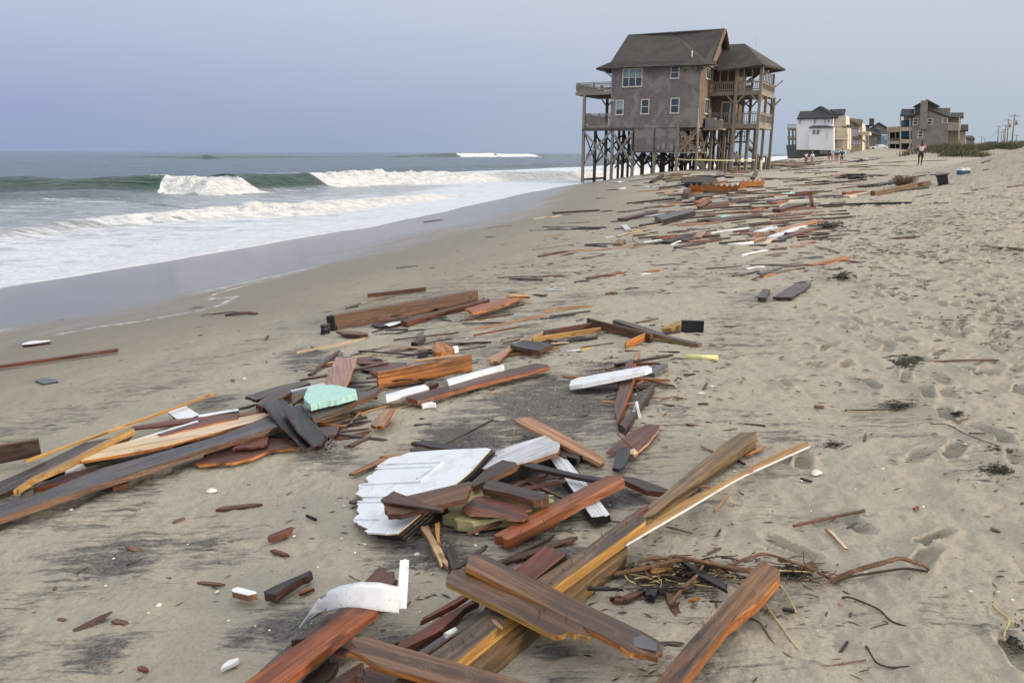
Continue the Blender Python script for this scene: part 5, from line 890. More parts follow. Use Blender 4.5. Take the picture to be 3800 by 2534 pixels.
TBL = '''C redbrown 268 215 350 188 8|C pale 330 190 470 175 7|C black 270 210 330 205 8|C brown 400 175 530 150 8|C black 415 345 545 312 9|C black 430 357 545 350 6|C black 545 350 748 332 9|C slate 655 375 690 352 16|C black 780 278 838 284 10|C black 1300 140 1365 148 10|C p_worn 1350 115 1465 118 8|C black 1140 215 1175 210 6|C black 1178 205 1242 192 8|C yellow 1345 234 1640 200 8|C black 1400 256 1605 230 9|C black 1330 275 1520 250 12|C slate 1530 285 1560 275 12|C olive 1692 138 1745 132 16|C brown 1795 110 1860 103 8|C redbrown 1180 55 1340 62 12|C brown 1120 47 1345 45 7|C brown 1290 45 1465 38 6|C red 1580 50 1730 38 12|C tan 1725 28 1782 24 18|C black 1520 72 1600 70 10|C p_worn 1872 32 1925 26 9|C orange 1880 15 1980 12 8
C redbrown 297 470 530 416 6|C brown 320 466 440 440 7|C yellow 458 470 522 464 9|C olive 520 462 690 430 16|C darkbrown 645 420 690 400 40|C darkbrown 695 412 840 382 12|C black 865 415 1045 402 14|C redbrown 645 466 760 450 9|C redbrown 800 460 1035 418 8|C darkbrown 730 456 850 448 10|C tan 250 515 390 515 9|C brown 122 535 200 530 14|C black 500 648 678 625 16|C darkbrown 380 600 470 590 18|C darkbrown 280 705 440 712 18|C brown 320 780 520 740 18|C yellow 110 842 350 790 10|C yellow 340 790 580 735 10|C tan 535 770 640 740 12|C black 232 878 402 832 16|C black 300 790 360 812 22|C redbrown 600 705 760 640 40|C darkbrown 700 690 860 645 14|C tan 1050 680 1130 674 8|C brown 380 660 440 640 8|C darkbrown 300 650 360 640 10
C redbrown 1145 378 1240 370 10|C darkbrown 1330 400 1420 402 14|C black 1420 415 1640 385 22|C black 1550 395 1640 372 12|C redbrown 1600 390 1880 362 9|C darkbrown 1790 447 2060 458 14|C redbrown 1900 415 2165 428 8|C black 1880 414 1985 430 8|C black 1925 370 2090 350 16|C p_white 1668 330 1848 358 14|C redbrown 1340 405 1480 375 9|C redbrown 1680 518 1720 510 8|C pale 1622 548 1730 532 7|C redbrown 1735 528 1985 520 20|C redbrown 1850 500 1990 478 14|C tan 1845 530 1862 462 20|C tan 1850 638 1945 600 16|C slate 1940 590 2010 540 40|C darkbrown 1840 660 1900 650 30|C tan 1900 716 2080 690 9|C redbrown 2075 714 2130 710 6|C black 2065 612 2098 602 10|C redbrown 2190 738 2245 735 14|C black 1885 752 1920 745 10|C redbrown 1690 550 1780 545 7|C slate 2040 498 2100 490 12|C brown 2310 540 2340 536 8|C redbrown 1580 660 1650 668 8
B redbrown 1385 1228 1386 1229 2|J redbrown 1388 1230 1495 1216 7|J black 1460 1280 1560 1270 6|J redbrown 1535 1270 1780 1255 9|J redbrown 1645 1278 1868 1268 20|J black 428 1312 460 1310 5|I redbrown 748 596 858 582 7|I red 1218 637 1348 627 7|I redbrown 1676 538 2020 514 12|I redbrown 2020 522 2100 517 5|I pale 1525 576 1640 562 5|I pale 1640 564 1720 552 6|I black 1720 552 1800 542 4|I black 1518 660 2010 650 7|I darkbrown 1608 634 2048 638 8|I redbrown 1640 645 1760 652 9|I black 1830 648 2010 640 10|I black 2145 526 2200 524 4|I redbrown 2200 520 2345 505 5|I black 530 932 682 918 6|I black 1178 708 1245 707 5|I brown 2070 366 2150 362 4|I p_white 2068 316 2158 309 7|I p_white 2155 358 2190 352 8|I black 1750 610 1940 597 4|I brown 1735 728 1782 725 4'''
TBL2 = '''A black 0 464 380 456 6|A redbrown 34 442 410 444 6|A black 220 452 390 444 8|A redbrown 92 354 388 338 10|A black 388 346 455 342 4|A black 492 349 560 347 4|A darkbrown 560 346 668 328 5|A redbrown 668 326 770 314 9|A orange 775 318 840 308 7|A redbrown 668 348 740 340 8|A redbrown 514 402 720 362 20|A redbrown 700 370 830 350 12|A p_worn 672 384 800 368 16|A black 450 410 545 405 7|A p_worn 530 435 555 465 14|A pale 480 500 680 460 9|A redbrown 490 508 620 468 7|A p_worn 412 514 470 502 8|A redbrown 565 450 670 445 9|A redbrown 598 498 672 490 8|A pale 610 470 640 462 7|A black 290 560 420 568 10|A redbrown 300 552 520 550 8|A tan 0 612 330 580 8|A tan 150 612 640 560 8|A redbrown 0 630 180 600 14|A olive 490 560 515 535 24|A darkbrown 600 560 790 540 14|A p_worn 650 540 760 524 9|A orange 770 520 850 505 8|A tan 780 514 860 512 7|A black 790 548 905 505 24|A p_white 820 556 928 515 7|A red 925 530 1050 490 12|A pink 990 515 1018 482 18|A p_white 1068 480 1305 448 8|A redbrown 965 485 1060 472 8|A darkbrown 850 575 1030 550 16|A black 850 575 940 585 9|A redbrown 835 600 855 575 8|A redbrown 280 640 405 618 12|A black 418 630 495 626 5|A p_worn 220 612 450 606 8|A redbrown 140 625 240 605 8|A brown 535 622 575 620 4
A redbrown 300 770 470 740 14|A orange 458 745 525 735 18|A black 220 790 315 782 12|A redbrown 10 752 165 748 7|A black 515 750 550 744 6|A orange 680 725 750 716 10|A p_worn 630 745 690 735 10|A p_worn 35 838 160 830 10|A black 0 872 52 866 10|A olive 420 866 484 858 22|A black 536 834 618 826 6|A redbrown 730 684 890 678 6|A brown 1050 700 1245 690 8|A tan 45 965 365 932 8|A black 1140 628 1182 625 6|A black 1590 795 1700 790 7|A p_worn 1290 708 1402 694 14|A redbrown 1315 682 1560 680 9|A redbrown 1480 690 1640 668 12|A redbrown 1500 700 1740 680 10|A orange 1690 690 1905 645 22|A redbrown 1800 690 2030 660 8|A redbrown 1890 655 2000 662 8|A darkbrown 1210 752 1370 722 12|A redbrown 1400 745 1640 705 14|A slate 1370 740 1500 708 18|A orange 1392 758 1465 740 10|A darkbrown 1185 752 1215 748 6|A darkbrown 1330 772 1400 755 8|A redbrown 1815 715 1890 705 10|A slate 1688 635 1772 632 10|A olive 1738 570 1862 606 9|A tan 1570 568 1655 560 12|A brown 1655 540 1730 538 4|A brown 2035 604 2230 600 5|A p_white 1260 622 1420 592 11|A brown 1430 618 1550 605 7|A brown 2000 690 2150 700 5|A brown 2020 718 2140 708 5
A redbrown 1055 412 1370 372 18|A darkbrown 1080 415 1280 395 10|A foam_teal 1115 384 1175 376 14|A redbrown 820 432 1050 405 4|A redbrown 640 434 750 415 12|A p_worn 985 265 1100 255 6|A orange 985 310 1070 268 34|A pale 905 328 1010 316 9|A redbrown 1010 330 1165 312 30|A redbrown 1165 300 1400 260 8|A p_worn 1150 258 1310 272 9|A slate 1160 262 1230 278 12|A p_worn 1405 268 1500 262 6|A redbrown 1060 365 1500 320 5|A redbrown 1180 360 1400 345 6|A redbrown 1450 320 1700 290 6|A yellow 1580 278 1650 270 5|A redbrown 1440 290 1545 272 14|A redorange 1460 300 1530 285 16|A pale 1450 330 1530 305 9|A redbrown 1480 350 1640 320 30|A red 1500 345 1700 325 14|A black 1640 305 1740 298 8|A olive 1540 270 1700 262 12|A slate 1640 268 1750 258 18|A darkbrown 1740 255 1900 248 9|A redorange 1900 240 2025 228 22|A black 1740 312 2300 296 14|A cream 1915 260 2050 240 16|A p_worn 1905 252 1960 248 10|A darkbrown 1860 262 1950 250 9|A black 1830 290 1905 288 5|A orange 1330 345 1400 330 9|A pale 1400 340 1490 326 7|A orange 1290 318 1340 314 7|A foam_teal 1540 240 1590 232 8|A redbrown 1590 234 1770 222 12|A redbrown 1180 245 1400 235 9|A darkbrown 1260 232 1500 235 6|A black 1130 236 1260 240 8|A redbrown 820 250 960 238 9|A orange 850 240 1000 228 6|A darkbrown 860 275 970 245 8|A darkbrown 700 292 830 282 6|A brown 590 300 650 296 5|A darkbrown 740 235 860 222 10|A p_worn 700 195 790 186 13|A p_worn 670 198 705 190 8|A redbrown 780 200 900 182 9|A darkbrown 700 170 770 130 40|A cream 775 132 910 130 9|A brown 790 165 1020 150 12|A olive 780 155 960 128 10|A p_worn 800 170 890 160 7|A black 890 160 1080 140 24|A black 1000 150 1150 130 22|A p_worn 1010 175 1180 165 8|A redbrown 1080 135 1200 140 16|A p_worn 1095 145 1160 138 9|A brown 1170 130 1320 128 7|A redbrown 1280 165 1330 172 14|A redbrown 1330 148 1355 112 26|A brown 1390 140 1500 145 6|A brown 1500 150 1620 145 4
A p_worn 1180 108 1040 100 7|A redbrown 1120 96 1280 97 8|A brown 800 126 880 106 6|A orange 840 120 900 115 6|A p_white 430 170 505 163 7|A p_white 500 206 530 201 7|A brown 440 212 500 208 3|A brown 590 186 640 184 3|A brown 360 265 420 262 3|A redbrown 1320 60 1420 50 9|A redorange 1420 62 1560 52 12|A redbrown 1400 45 1550 25 16|A p_worn 1480 28 1560 15 7|A redbrown 1560 50 1700 40 7|A redbrown 1540 66 1640 72 8|A p_worn 1600 30 1660 22 6|A brown 1600 108 1860 100 7|A brown 1660 95 1760 92 4|A brown 1810 138 1980 132 6|A brown 1900 112 2170 122 5|A darkbrown 1890 128 2030 120 14|A brown 1800 75 2060 68 5|A brown 1740 20 1900 10 5|A brown 2060 62 2250 60 4|A p_worn 1770 45 1830 42 5|A brown 1740 160 1870 162 8|A brown 1940 195 2120 190 6|A black 2100 190 2210 170 18|A brown 1420 205 1600 210 4|A brown 1650 180 1700 178 5|A brown 1900 178 1950 182 5|A brown 2000 88 2120 84 4|A brown 1620 145 1700 150 4|A redbrown 1500 90 1560 84 5|A brown 1720 112 1760 110 5
A black 1525 408 1700 400 10|A redbrown 1510 418 1680 395 8|A tan 1470 480 1740 410 20|A p_white 1440 512 1660 440 14|A p_worn 1380 560 1500 505 12|A red 1540 510 1775 445 16|A redbrown 1360 500 1480 480 9|A p_white 1355 480 1465 450 16|A p_white 1450 465 1495 455 12|A tan 1310 540 1395 518 20|A cream 1400 555 1470 520 12|A orange 1330 505 1470 492 9|A darkbrown 1290 482 1330 500 9|A black 1170 548 1290 530 7|A p_worn 1240 555 1320 545 7|A cream 1480 530 1560 505 14|A black 1500 528 1560 508 14|A brown 1700 380 1810 364 6|A brown 1760 400 1810 385 6|A brown 1830 425 1910 422 5|A brown 1390 420 1440 410 8|A darkbrown 1010 480 1030 470 8|A brown 925 455 990 450 5|A brown 1190 495 1260 488 7|A tan 1700 455 1780 442 5|A redbrown 1610 640 1700 632 4
Q black 720 760 1915 732 12|Q darkbrown 1500 585 1600 560 8|Q brown 820 630 1080 625 10|Q darkbrown 1190 525 1510 518 8|Q black 1480 500 1740 470 26|Q brown 1290 490 1460 486 5|Q brown 560 355 980 335 8|Q brown 440 428 660 430 6|Q brown 930 402 1100 410 8|Q brown 1370 390 1650 372 7|Q brown 620 228 830 238 7|Q brown 1200 160 1340 165 5|Q brown 1320 290 1500 278 5|Q brown 1750 262 1990 258 5|Q p_worn 590 292 790 288 8|Q p_worn 560 172 650 165 10|Q p_worn 820 250 870 240 8|Q p_worn 655 325 700 322 7|Q brown 1440 155 1900 145 8|Q brown 1100 190 1400 192 6|Q brown 1570 205 1860 210 5|Q brown 700 195 900 195 5|Q redbrown 460 205 560 185 16|Q redbrown 290 250 460 235 14|Q redbrown 100 245 280 225 16|Q p_worn 480 190 540 180 10|Q darkbrown 400 215 470 195 10|Q brown 780 305 920 300 5|Q brown 530 325 650 328 5|Q brown 1130 500 1210 492 7|Q brown 1200 462 1300 460 7|Q brown 820 458 1050 455 6|Q brown 700 540 830 545 9|Q redbrown 450 600 700 575 12|Q redbrown 700 590 880 585 8|Q brown 1780 385 1900 390 7|Q brown 2030 350 2350 345 7|Q darkbrown 2130 385 2352 365 16|Q brown 2020 835 2180 800 6|Q black 2170 730 2280 705 5|Q redbrown 1760 590 2190 520 8|K brown 1380 822 1640 800 10|K brown 1845 958 1990 938 8|K brown 2210 935 2352 910 14|K brown 1650 1010 1870 985 9|K brown 1950 1025 2352 975 5|K black 1960 695 2020 668 9|K brown 1950 765 2015 752 6|W brown 2110 835 2280 830 5|W brown 2270 570 2350 575 4|W brown 2160 605 2200 600 5|W brown 2040 550 2110 545 4'''
COLW = dict(redbrown='dark red brown', red='red', redorange='orange red', brown='brown', darkbrown='dark brown', black='black', grey='grey', tan='tan', pale='pale', yellow='yellow', orange='orange', olive='olive brown', pink='pinkish', cream='cream', p_white='white', p_worn='off white', slate='slate grey', foam_teal='turquoise')
def stick(t, col, x0, y0, x1, y1, px, h=0.0):
    A_, B_ = gp(t, x0, y0, 0), gp(t, x1, y1, 0); D = (np.linalg.norm(A_[:2]) + np.linalg.norm(B_[:2])) / 2; app = px / TL[t][2] / FOC * D; sl_ = 1.7 / D; L = float(np.linalg.norm(A_ - B_))
    if L < .02: return
    th = min(app * .62, .16); wd = min(max((app - th) / sl_ * .6, th * .9), .26, L * .45 + .01)
    A_[2] += th; B_[2] += th * random.uniform(.9, 1.5)
    top = 'w_' + col if 'w_' + col in MATS else col; e = random.choice(['ss', 'sj', 'js', 'jj', 'sd', 'ss']) if top.startswith('w_') else 'ss'
    k = 'plank' if wd > .09 else ('batten' if L > .6 else ('stick' if wd < .035 else 'offcut'))
    if k == 'plank' and D > 30: k = 'board'
    if top.startswith('p_'): k = 'board' if wd > .06 else 'strip'
    if top.startswith('foam'): k = 'foam_piece'
    o = board(A_, B_, wd, th, top, top, name=k, ends=e, bow=random.uniform(-.01, .02), n=3 if D > 15 else None)
    if o is None: return
    o['category'] = k.replace('_', ' '); REG.append([o, COLW[col], k.replace('_', ' '), ((A_ + B_) / 2), L]); return o
for ln in (TBL + '\n' + TBL2).replace('\n', '|').split('|'):
    q = ln.split(); stick(q[0], q[1], *[float(v) for v in q[2:]])
PL('C', .07, [(740, 440), (742, 412), (765, 395), (800, 395), (855, 425), (840, 438), (760, 452)], .05, 'orange', 'orange', 'orange rounded chunk of split wood behind the standing orange board', name='wood_chunk', cat='wood chunk', re_=.04); PL('C', .05, [(850, 418), (880, 415), (885, 430), (862, 436)], .04, 'foam_white', 'foam_white', 'white foam lump beside the orange rounded chunk', name='foam_lump', cat='foam lump')
PL('C', .04, [(148, 628), (176, 560), (216, 476), (328, 478), (300, 560), (275, 622), (262, 637)], .015, 'pink', 'tan', 'pale pinkish plywood panel leaning up behind the turquoise foam block', name='plywood', cat='plywood', h1=.13)
PL('C', .03, [(120, 512), (165, 470), (256, 455), (246, 482), (150, 508)], .012, 'slate', 'black', 'black slate shaped piece behind the pinkish panel', name='roof_slate', cat='roof slate')
PL('C', .03, [(350, 545), (430, 505), (600, 508), (600, 525), (570, 540), (420, 560)], .012, 'redbrown', 'redbrown', 'flat reddish sheet behind the standing orange board', name='plywood', cat='plywood', re_=.06); PL('C', .03, [(325, 482), (400, 470), (475, 492), (430, 512), (340, 512)], .012, 'redbrown', 'redbrown', 'small flat reddish sheet right of the pinkish panel', name='plywood', cat='plywood', re_=.06)
board(gp('C', 442, 563, .135), gp('C', 957, 466, .135), .03, .14, 'w_orange', 'w_orange', label='wide orange board standing on its edge in the middle of the beach', front=True)
PL('C', .07, [(600, 692), (870, 618), (1050, 572), (1302, 510), (1372, 518), (1380, 528), (1100, 595), (865, 655), (750, 690), (660, 715)], .035, 'redbrown', 'redorange', 'long red plank with a bright orange edge below the wide orange board')
PL('C', .08, [(485, 682), (600, 648), (700, 626), (722, 640), (620, 672), (490, 704)], .03, 'p_white', 'p_white', 'left one of two white strips above the long red plank', name='strip', cat='strip'); PL('C', .09, [(818, 598), (960, 560), (1130, 516), (1135, 534), (1000, 572), (830, 620)], .03, 'p_white', 'p_white', 'right one of two white strips above the long red plank', name='strip', cat='strip')
PL('C', .06, [(404, 843), (425, 815), (485, 757), (532, 758), (510, 800), (468, 850), (430, 855)], .025, 'tan', 'orange', 'short tan plank with a ragged end in front of the middle heap', h1=.08); PL('C', .04, [(672, 722), (740, 716), (756, 730), (690, 742)], .03, 'foam_white', 'foam_white', 'flat white foam piece under the long red plank', name='foam_piece', cat='foam piece', re_=.05)
wb_ = PL('C', .06, [(1488, 632), (1496, 605), (1532, 590), (1700, 560), (1918, 522), (1938, 536), (1900, 552), (1700, 595), (1560, 622)], .035, 'p_white', 'p_white', 'white painted post lying across the red splintered timber', name='post', cat='post', h1=.15)
PL('C', .05, [(1732, 735), (1745, 690), (1770, 600), (1800, 500), (1832, 488), (1840, 590), (1800, 720), (1770, 800), (1752, 842), (1732, 760)], .05, 'redbrown', 'redorange', 'red timber with a shredded lower end under the white post', name='timber', cat='timber', re_=.05, h1=.07)
PL('C', .06, [(1760, 842), (1850, 740), (1920, 640), (1952, 612), (1950, 640), (1880, 740), (1792, 866)], .05, 'darkbrown', 'darkbrown', 'dark timber lying right of the shredded red timber', name='timber', cat='timber')
cp = Vector(gp('C', 1852, 822, 0)); bm = NB(); tp = Vector((0, 0, .11)); bar(bm, tp, (-.03, 0, 0), .02, .008, up=(0, 1, 0)); bar(bm, tp, (.03, -.01, 0), .02, .008, up=(0, 1, 0)); cyl(bm, (0, 0, .07), (0, 0, .125), .016, .008); tag(mkobj('shell_tool', bm, 'plastic_white', loc=cp), 'small white forked plastic piece beside the dark timber', 'plastic piece')
board(gp('C', 1585, 265, .12), gp('C', 1930, 352, .09), .03, .085, 'w_brown', 'w_brown', label='brown board on its edge forming the back of the angled frame', front=True); PL('C', .12, [(1725, 275), (1760, 272), (1900, 312), (2050, 365), (2180, 395), (2215, 400), (2190, 408), (2030, 372), (1860, 322)], .04, 'grey', 'olive', 'long grey brown plank slanting down to the right from the angled frame', h1=.03)
board(gp('C', 1290, 372, .07), gp('C', 1662, 318, .08), .03, .045, 'w_yellow', 'w_yellow', label='yellow board with dark nail holes in the angled frame', front=True); board(gp('C', 1352, 335, .085), gp('C', 1612, 290, .10), .02, .07, 'w_redbrown', 'w_redbrown', label='dark red board on its edge behind the yellow board', front=True)
PL('C', .03, [(1038, 492), (1180, 405), (1338, 335), (1352, 345), (1260, 395), (1170, 440), (1100, 500), (1060, 502)], .015, 'tan', 'orange', 'tan plank passing under the black slab, its lower end splintered', re_=.05, h1=.06)
PL('C', .075, [(1166, 410), (1236, 384), (1330, 392), (1402, 404), (1326, 442), (1240, 430)], .035, 'black', 'redbrown', 'thick black slab with reddish sides on the tan plank', name='slab', cat='slab')
board(gp('C', 1797, 398, .07), gp('C', 1925, 345, .085), .015, .07, 'w_orange', 'w_orange', label='short bent orange board in front of the angled frame', front=True, bow=.01)
PL('C', .06, [(1990, 320), (2050, 286), (2108, 278), (2094, 300), (2046, 322)], .035, 'yellow', 'yellow', 'yellow wood wedge left of the black rectangular tray', name='wedge', cat='wedge')
A_, B_ = gp('C', 2098, 344, 0), gp('C', 2219, 342, 0); c_ = (Vector(A_) + Vector(B_)) / 2; xx = (Vector(B_) - Vector(A_)); Lw = xx.length; tr = thing('plastic_tray', 'black rectangular plastic tray standing on its side on the sand', 'tray', c_, math.atan2(xx.y, xx.x)); bm = NB(); box(bm, -Lw / 2, Lw / 2, 0, .03, 0, .115); mkobj('tray_base', bm, 'plastic_black', tr); bm = NB()
for q_ in ((-Lw / 2, Lw / 2, -.02, 0, .105, .118), (-Lw / 2, Lw / 2, -.02, 0, 0, .012), (-Lw / 2, -Lw / 2 + .012, -.02, 0, .012, .105), (Lw / 2 - .012, Lw / 2, -.02, 0, .012, .105)): box(bm, *q_)
mkobj('rim', bm, 'plastic_black', tr)
def rod(t, a, b, r, m, label, name='tube', cat='tube'):
    P, Q = Vector(gp(t, *a)), Vector(gp(t, *b)); c = (P + Q) / 2; bm = NB(); cyl(bm, P - c, Q - c, r, n=14); return tag(mkobj(name, bm, m, loc=c), label, cat)
rod('C', (2122, 476, .022), (2300, 482, .022), .022, 'foam_yellow', 'pale yellow foam tube lying on the sand', 'foam_tube', 'foam tube')
r_ = rod('C', (1475, 448, .01), (1642, 426, .01), .009, 'plastic_white', 'white plastic rod with a yellow band', 'plastic_rod', 'rod'); P, Q = Vector(gp('C', 1545, 439, .01)), Vector(gp('C', 1610, 430, .01)); bm = NB(); cyl(bm, P - r_.location, Q - r_.location, .0095, n=14); mkobj('yellow_band', bm, 'yellow_paint', r_)
r_ = rod('A', (1178, 552, .03), (1335, 540, .03), .028, 'plastic_white', 'white flare shaped tube with red and yellow bands in the far debris', 'tube', 'tube')
for a, b, m_ in (((1205, 550, .03), (1222, 548, .03), 'yellow_paint'), ((1224, 548, .03), (1252, 546, .03), 'red_paint')): P, Q = Vector(gp('A', *a)), Vector(gp('A', *b)); bm = NB(); cyl(bm, P - r_.location, Q - r_.location, .0295, n=14); mkobj('band', bm, m_, r_)
# grey box chute, zigzag stair stringer, flat panel and other landmarks of the far debris
PL('O', .14, [(232, 590), (630, 508), (680, 538), (318, 636)], .14, 'slate', 'black', 'long dark grey boxed chute lying among the far debris', name='box_chute', cat='box chute')
PL('A', .045, [(1458, 878), (1600, 790), (1700, 790), (1660, 830), (1575, 880)], .025, 'grey', 'darkbrown', 'flat grey panel of boards on the open sand right of centre', name='panel', cat='panel'); bd('A', (1388, 880, .06), (1420, 828, .045), .09, .045, 'grey', 'darkbrown', label='short grey timber left of the flat grey panel', name='timber', cat='timber')
def stringer(t, x0, y0, x1, y1, n, label, hgt, flip=False):
    A_, B_ = Vector(gp(t, x0, y0, 0)), Vector(gp(t, x1, y1, 0)); x = (B_ - A_); L = x.length; x.normalize(); dx = L / n; b0 = hgt * .52; prof = [(0, 0)]; hgt *= .78
    for i in range(n): prof += [(dx * i, b0), (dx * (i + .5), hgt)]
    prof += [(L, b0), (L, 0)]; bm = NB(); F_ = [bm.verts.new((p, 0, q)) for p, q in prof]; K = [bm.verts.new((p, .05, q)) for p, q in prof]; bm.faces.new(F_); bm.faces.new(K[::-1]); m = len(prof)
    for i in range(m): bm.faces.new((F_[i], K[i], K[(i + 1) % m], F_[(i + 1) % m])).material_index = 1
    bmesh.ops.recalc_face_normals(bm, faces=bm.faces); o = mkobj('stair_stringer', bm, ['w_orange', 'w_redbrown'], loc=A_); o.rotation_euler = (math.radians(14), 0, math.atan2(x.y, x.x)); return tag(o, label, 'stair stringer')
stringer('O', 600, 345, 1140, 318, 9, 'bright orange stair stringer with sawtooth edge in front of the stilt house', .62); stringer('O', 1150, 300, 1420, 268, 5, 'second orange sawtooth stair stringer, right of and behind the first', .55)
PL('O', .25, [(540, 312), (600, 280), (640, 290), (600, 345), (560, 340)], .2, 'redbrown', 'redbrown', 'dark red block at the left end of the orange stair stringer', name='timber', cat='timber')
PL('O', .28, [(520, 200), (700, 165), (860, 170), (930, 205), (760, 222), (560, 225)], .12, 'black', 'black', 'crumpled black roofing sheet behind the orange stair stringer', name='roofing_sheet', cat='roofing sheet', re_=.2)
PL('O', .18, [(668, 372), (850, 345), (862, 372), (690, 385)], .2, 'slate', 'plastic_black', 'dark blue black box in front of the orange stair stringer', name='box', cat='box')
PL('O', .2, [(680, 482), (740, 440), (820, 395), (850, 425), (790, 470), (730, 492)], .05, 'orange', 'orange', 'bright orange board tilted up beside the grey boxed chute', h1=.55)
board(gp('Q', 1508, 572, .17), gp('Q', 2190, 440, .17), .14, .165, 'w_olive', 'w_olive', label='huge old timber lying near the foot of the sand dune', front=True, name='timber', cat='timber', ends='sj'); board(gp('Q', 1502, 572, .165), gp('Q', 1572, 560, .165), .16, .16, 'w_black', 'w_black', label='black end block in front of the huge old timber', front=True, name='timber', cat='timber')
bd('A', (1692, 225, .75), (1705, 298, .02), .10, .05, 'orange', 'orange', label='orange board sticking up out of the far debris', ends='js')
# bin, cooler
bp = Vector(gp('K', 1572, 908, 0)); bt = thing('rubbish_bin', 'black rubbish bin tipped on the sand at the foot of the dune', 'bin', bp, math.radians(-20)); bm = NB(); vs = box(bm, -.22, .22, -.2, .2, .0, .56)
for v in vs[4:]: v.co.x *= 1.12; v.co.y *= 1.1; v.co.x -= .1
mkobj('bin_body', bm, 'plastic_black', bt); bm = NB(); box(bm, -.37, .16, -.25, .25, .56, .60); box(bm, -.36, .15, -.24, .24, .50, .53); mkobj('rim', bm, 'plastic_black', bt); bt.scale = (.72, .72, .72); bt.rotation_euler = (math.radians(6), math.radians(-8), math.radians(-20))
cq = Vector(gp('K', 1762, 806, 0)); ct_ = thing('cool_box', 'blue cool box with a white lid on the sand near the dune', 'cool box', cq, math.radians(15)); bm = NB(); box(bm, -.34, .34, -.2, .2, 0, .26); mkobj('box_body', bm, 'plastic_blue', ct_); bm = NB(); box(bm, -.36, .36, -.22, .22, .26, .38); box(bm, -.3, .3, -.16, .16, .38, .42); mkobj('lid', bm, 'plastic_white', ct_); bm = NB(); box(bm, -.02, .02, -.24, -.2, .3, .46); mkobj('handle', bm, 'plastic_white', ct_); ct_.scale = (.62, .62, .62)
def bush_twigs(t, x, y, wpx, hpx, n, label, m):
    o_ = Vector(gp(t, x, y, 0)); D = math.hypot(o_.x, o_.y); W_ = wpx / TL[t][2] / FOC * D; H_ = hpx / TL[t][2] / FOC * D; bm = NB()
    for _ in range(n):
        a = random.uniform(0, 6.28); rr = random.random() * W_ * .35; P = Vector((math.cos(a) * rr, math.sin(a) * rr, 0)); dr = Vector((math.cos(a) * W_ * .25, math.sin(a) * W_ * .25, H_ * random.uniform(.6, 1.05)))
        tube_path(bm, [P, P + dr * .5 + Vector((random.gauss(0, .03), 0, .03)), P + dr], .012, .004, 4)
    return tag(mkobj('dry_bush', bm, m, loc=o_), label, 'dry bush')
bush_twigs('Q', 1860, 500, 240, 110, 160, 'dry reddish brown bush behind the huge old timber', 'root')
clump('Q', 1240, 395, 260, 40, 60, 'dark heap of weed and sticks on the sand left of the walking man', m='root_dark', r=.03, hh=.22); clump('Q', 1330, 185, 120, 40, 30, 'grey weed heap in the far debris line', m='root_dark', r=.04, hh=.3)
# ---------------- loose small pieces: splinters, twigs, shells (each one a copy of a few models)
def model(name, m, f):
    bm = NB(); f(bm); me = bpy.data.meshes.new(name); bm.normal_update(); bm.to_mesh(me); bm.free(); me.materials.append(MATS[m]); return me
def shard(bm, L, w, h):
    P = [(-L / 2, -w * .3, 0), (-L * .3, -w / 2, 0), (L * .35, -w * .4, 0), (L / 2, 0, 0), (L * .3, w * .45, 0), (-L * .4, w / 2, 0)]
    A = [bm.verts.new((x, y, h)) for x, y, z in P]; Bv = [bm.verts.new((x * 1.02, y * 1.1, -h)) for x, y, z in P]; bm.faces.new(A); bm.faces.new(Bv[::-1])
    for i in range(6): bm.faces.new((A[i], Bv[i], Bv[(i + 1) % 6], A[(i + 1) % 6]))
def shellf(bm, r):
    c = bm.verts.new((0, 0, r * .45)); R_ = []
    for k, (q, z) in enumerate(((.45, .38), (.8, .2), (1, 0))):
        R_.append([bm.verts.new((math.cos(a) * r * q * (1 + .12 * math.cos(a)), math.sin(a) * r * q * .8, z * r)) for a in (2 * math.pi * i / 9 for i in range(9))])
    for i in range(9):
        bm.faces.new((c, R_[0][i], R_[0][(i + 1) % 9])).smooth = True
        for k in (0, 1): bm.faces.new((R_[k][i], R_[k + 1][i], R_[k + 1][(i + 1) % 9], R_[k][(i + 1) % 9])).smooth = True
mods = dict(splinter=[model('splinter', m, lambda b, L=L, w=w: shard(b, L, w, .005)) for m, L, w in (('w_redbrown', .11, .02), ('w_darkbrown', .09, .014), ('w_black', .13, .015), ('w_tan', .07, .014), ('w_brown', .16, .018), ('w_red', .06, .016), ('w_darkbrown', .2, .03), ('w_redbrown', .24, .035), ('w_brown', .07, .03))],
            shell=[model('shell', m, lambda b, r=r: shellf(b, r)) for m, r in (('shell', .011), ('foam_white', .009), ('shell', .016), ('foam_white', .006), ('shell', .008))])
LM = [('white door', 'D', 650, 600), ('red orange beam', 'D', 1560, 700), ('crossed deck planks', 'F', 800, 650), ('root tangle', 'G', 1300, 1430), ('left heap', 'B', 900, 850), ('turquoise foam block', 'C', 180, 680), ('big long brown beam', 'C', 600, 200), ('wide orange board', 'C', 700, 540), ('angled frame', 'C', 1700, 340),
      ('white painted post', 'C', 1710, 570), ('black rectangular tray', 'C', 2160, 315), ('pale yellow foam tube', 'C', 2210, 478), ('flat grey panel', 'A', 1580, 835), ('grey boxed chute', 'A', 850, 380), ('orange stair stringer', 'A', 1080, 200), ('stilt house', 'A', 900, 60), ('huge old timber', 'Q', 1800, 540), ('walking man', 'Q', 2070, 200), ('rubbish bin', 'K', 1570, 850), ('small round seaweed clump', 'N', 1620, 685), ('cream shell', 'H', 440, 1150), ('olive brown timber', 'G', 1100, 500), ('white house', 'K', 320, 560)]
LMP = [(n, TL[t][0] + x / TL[t][2], TL[t][1] + y / TL[t][2]) for n, t, x, y in LM]
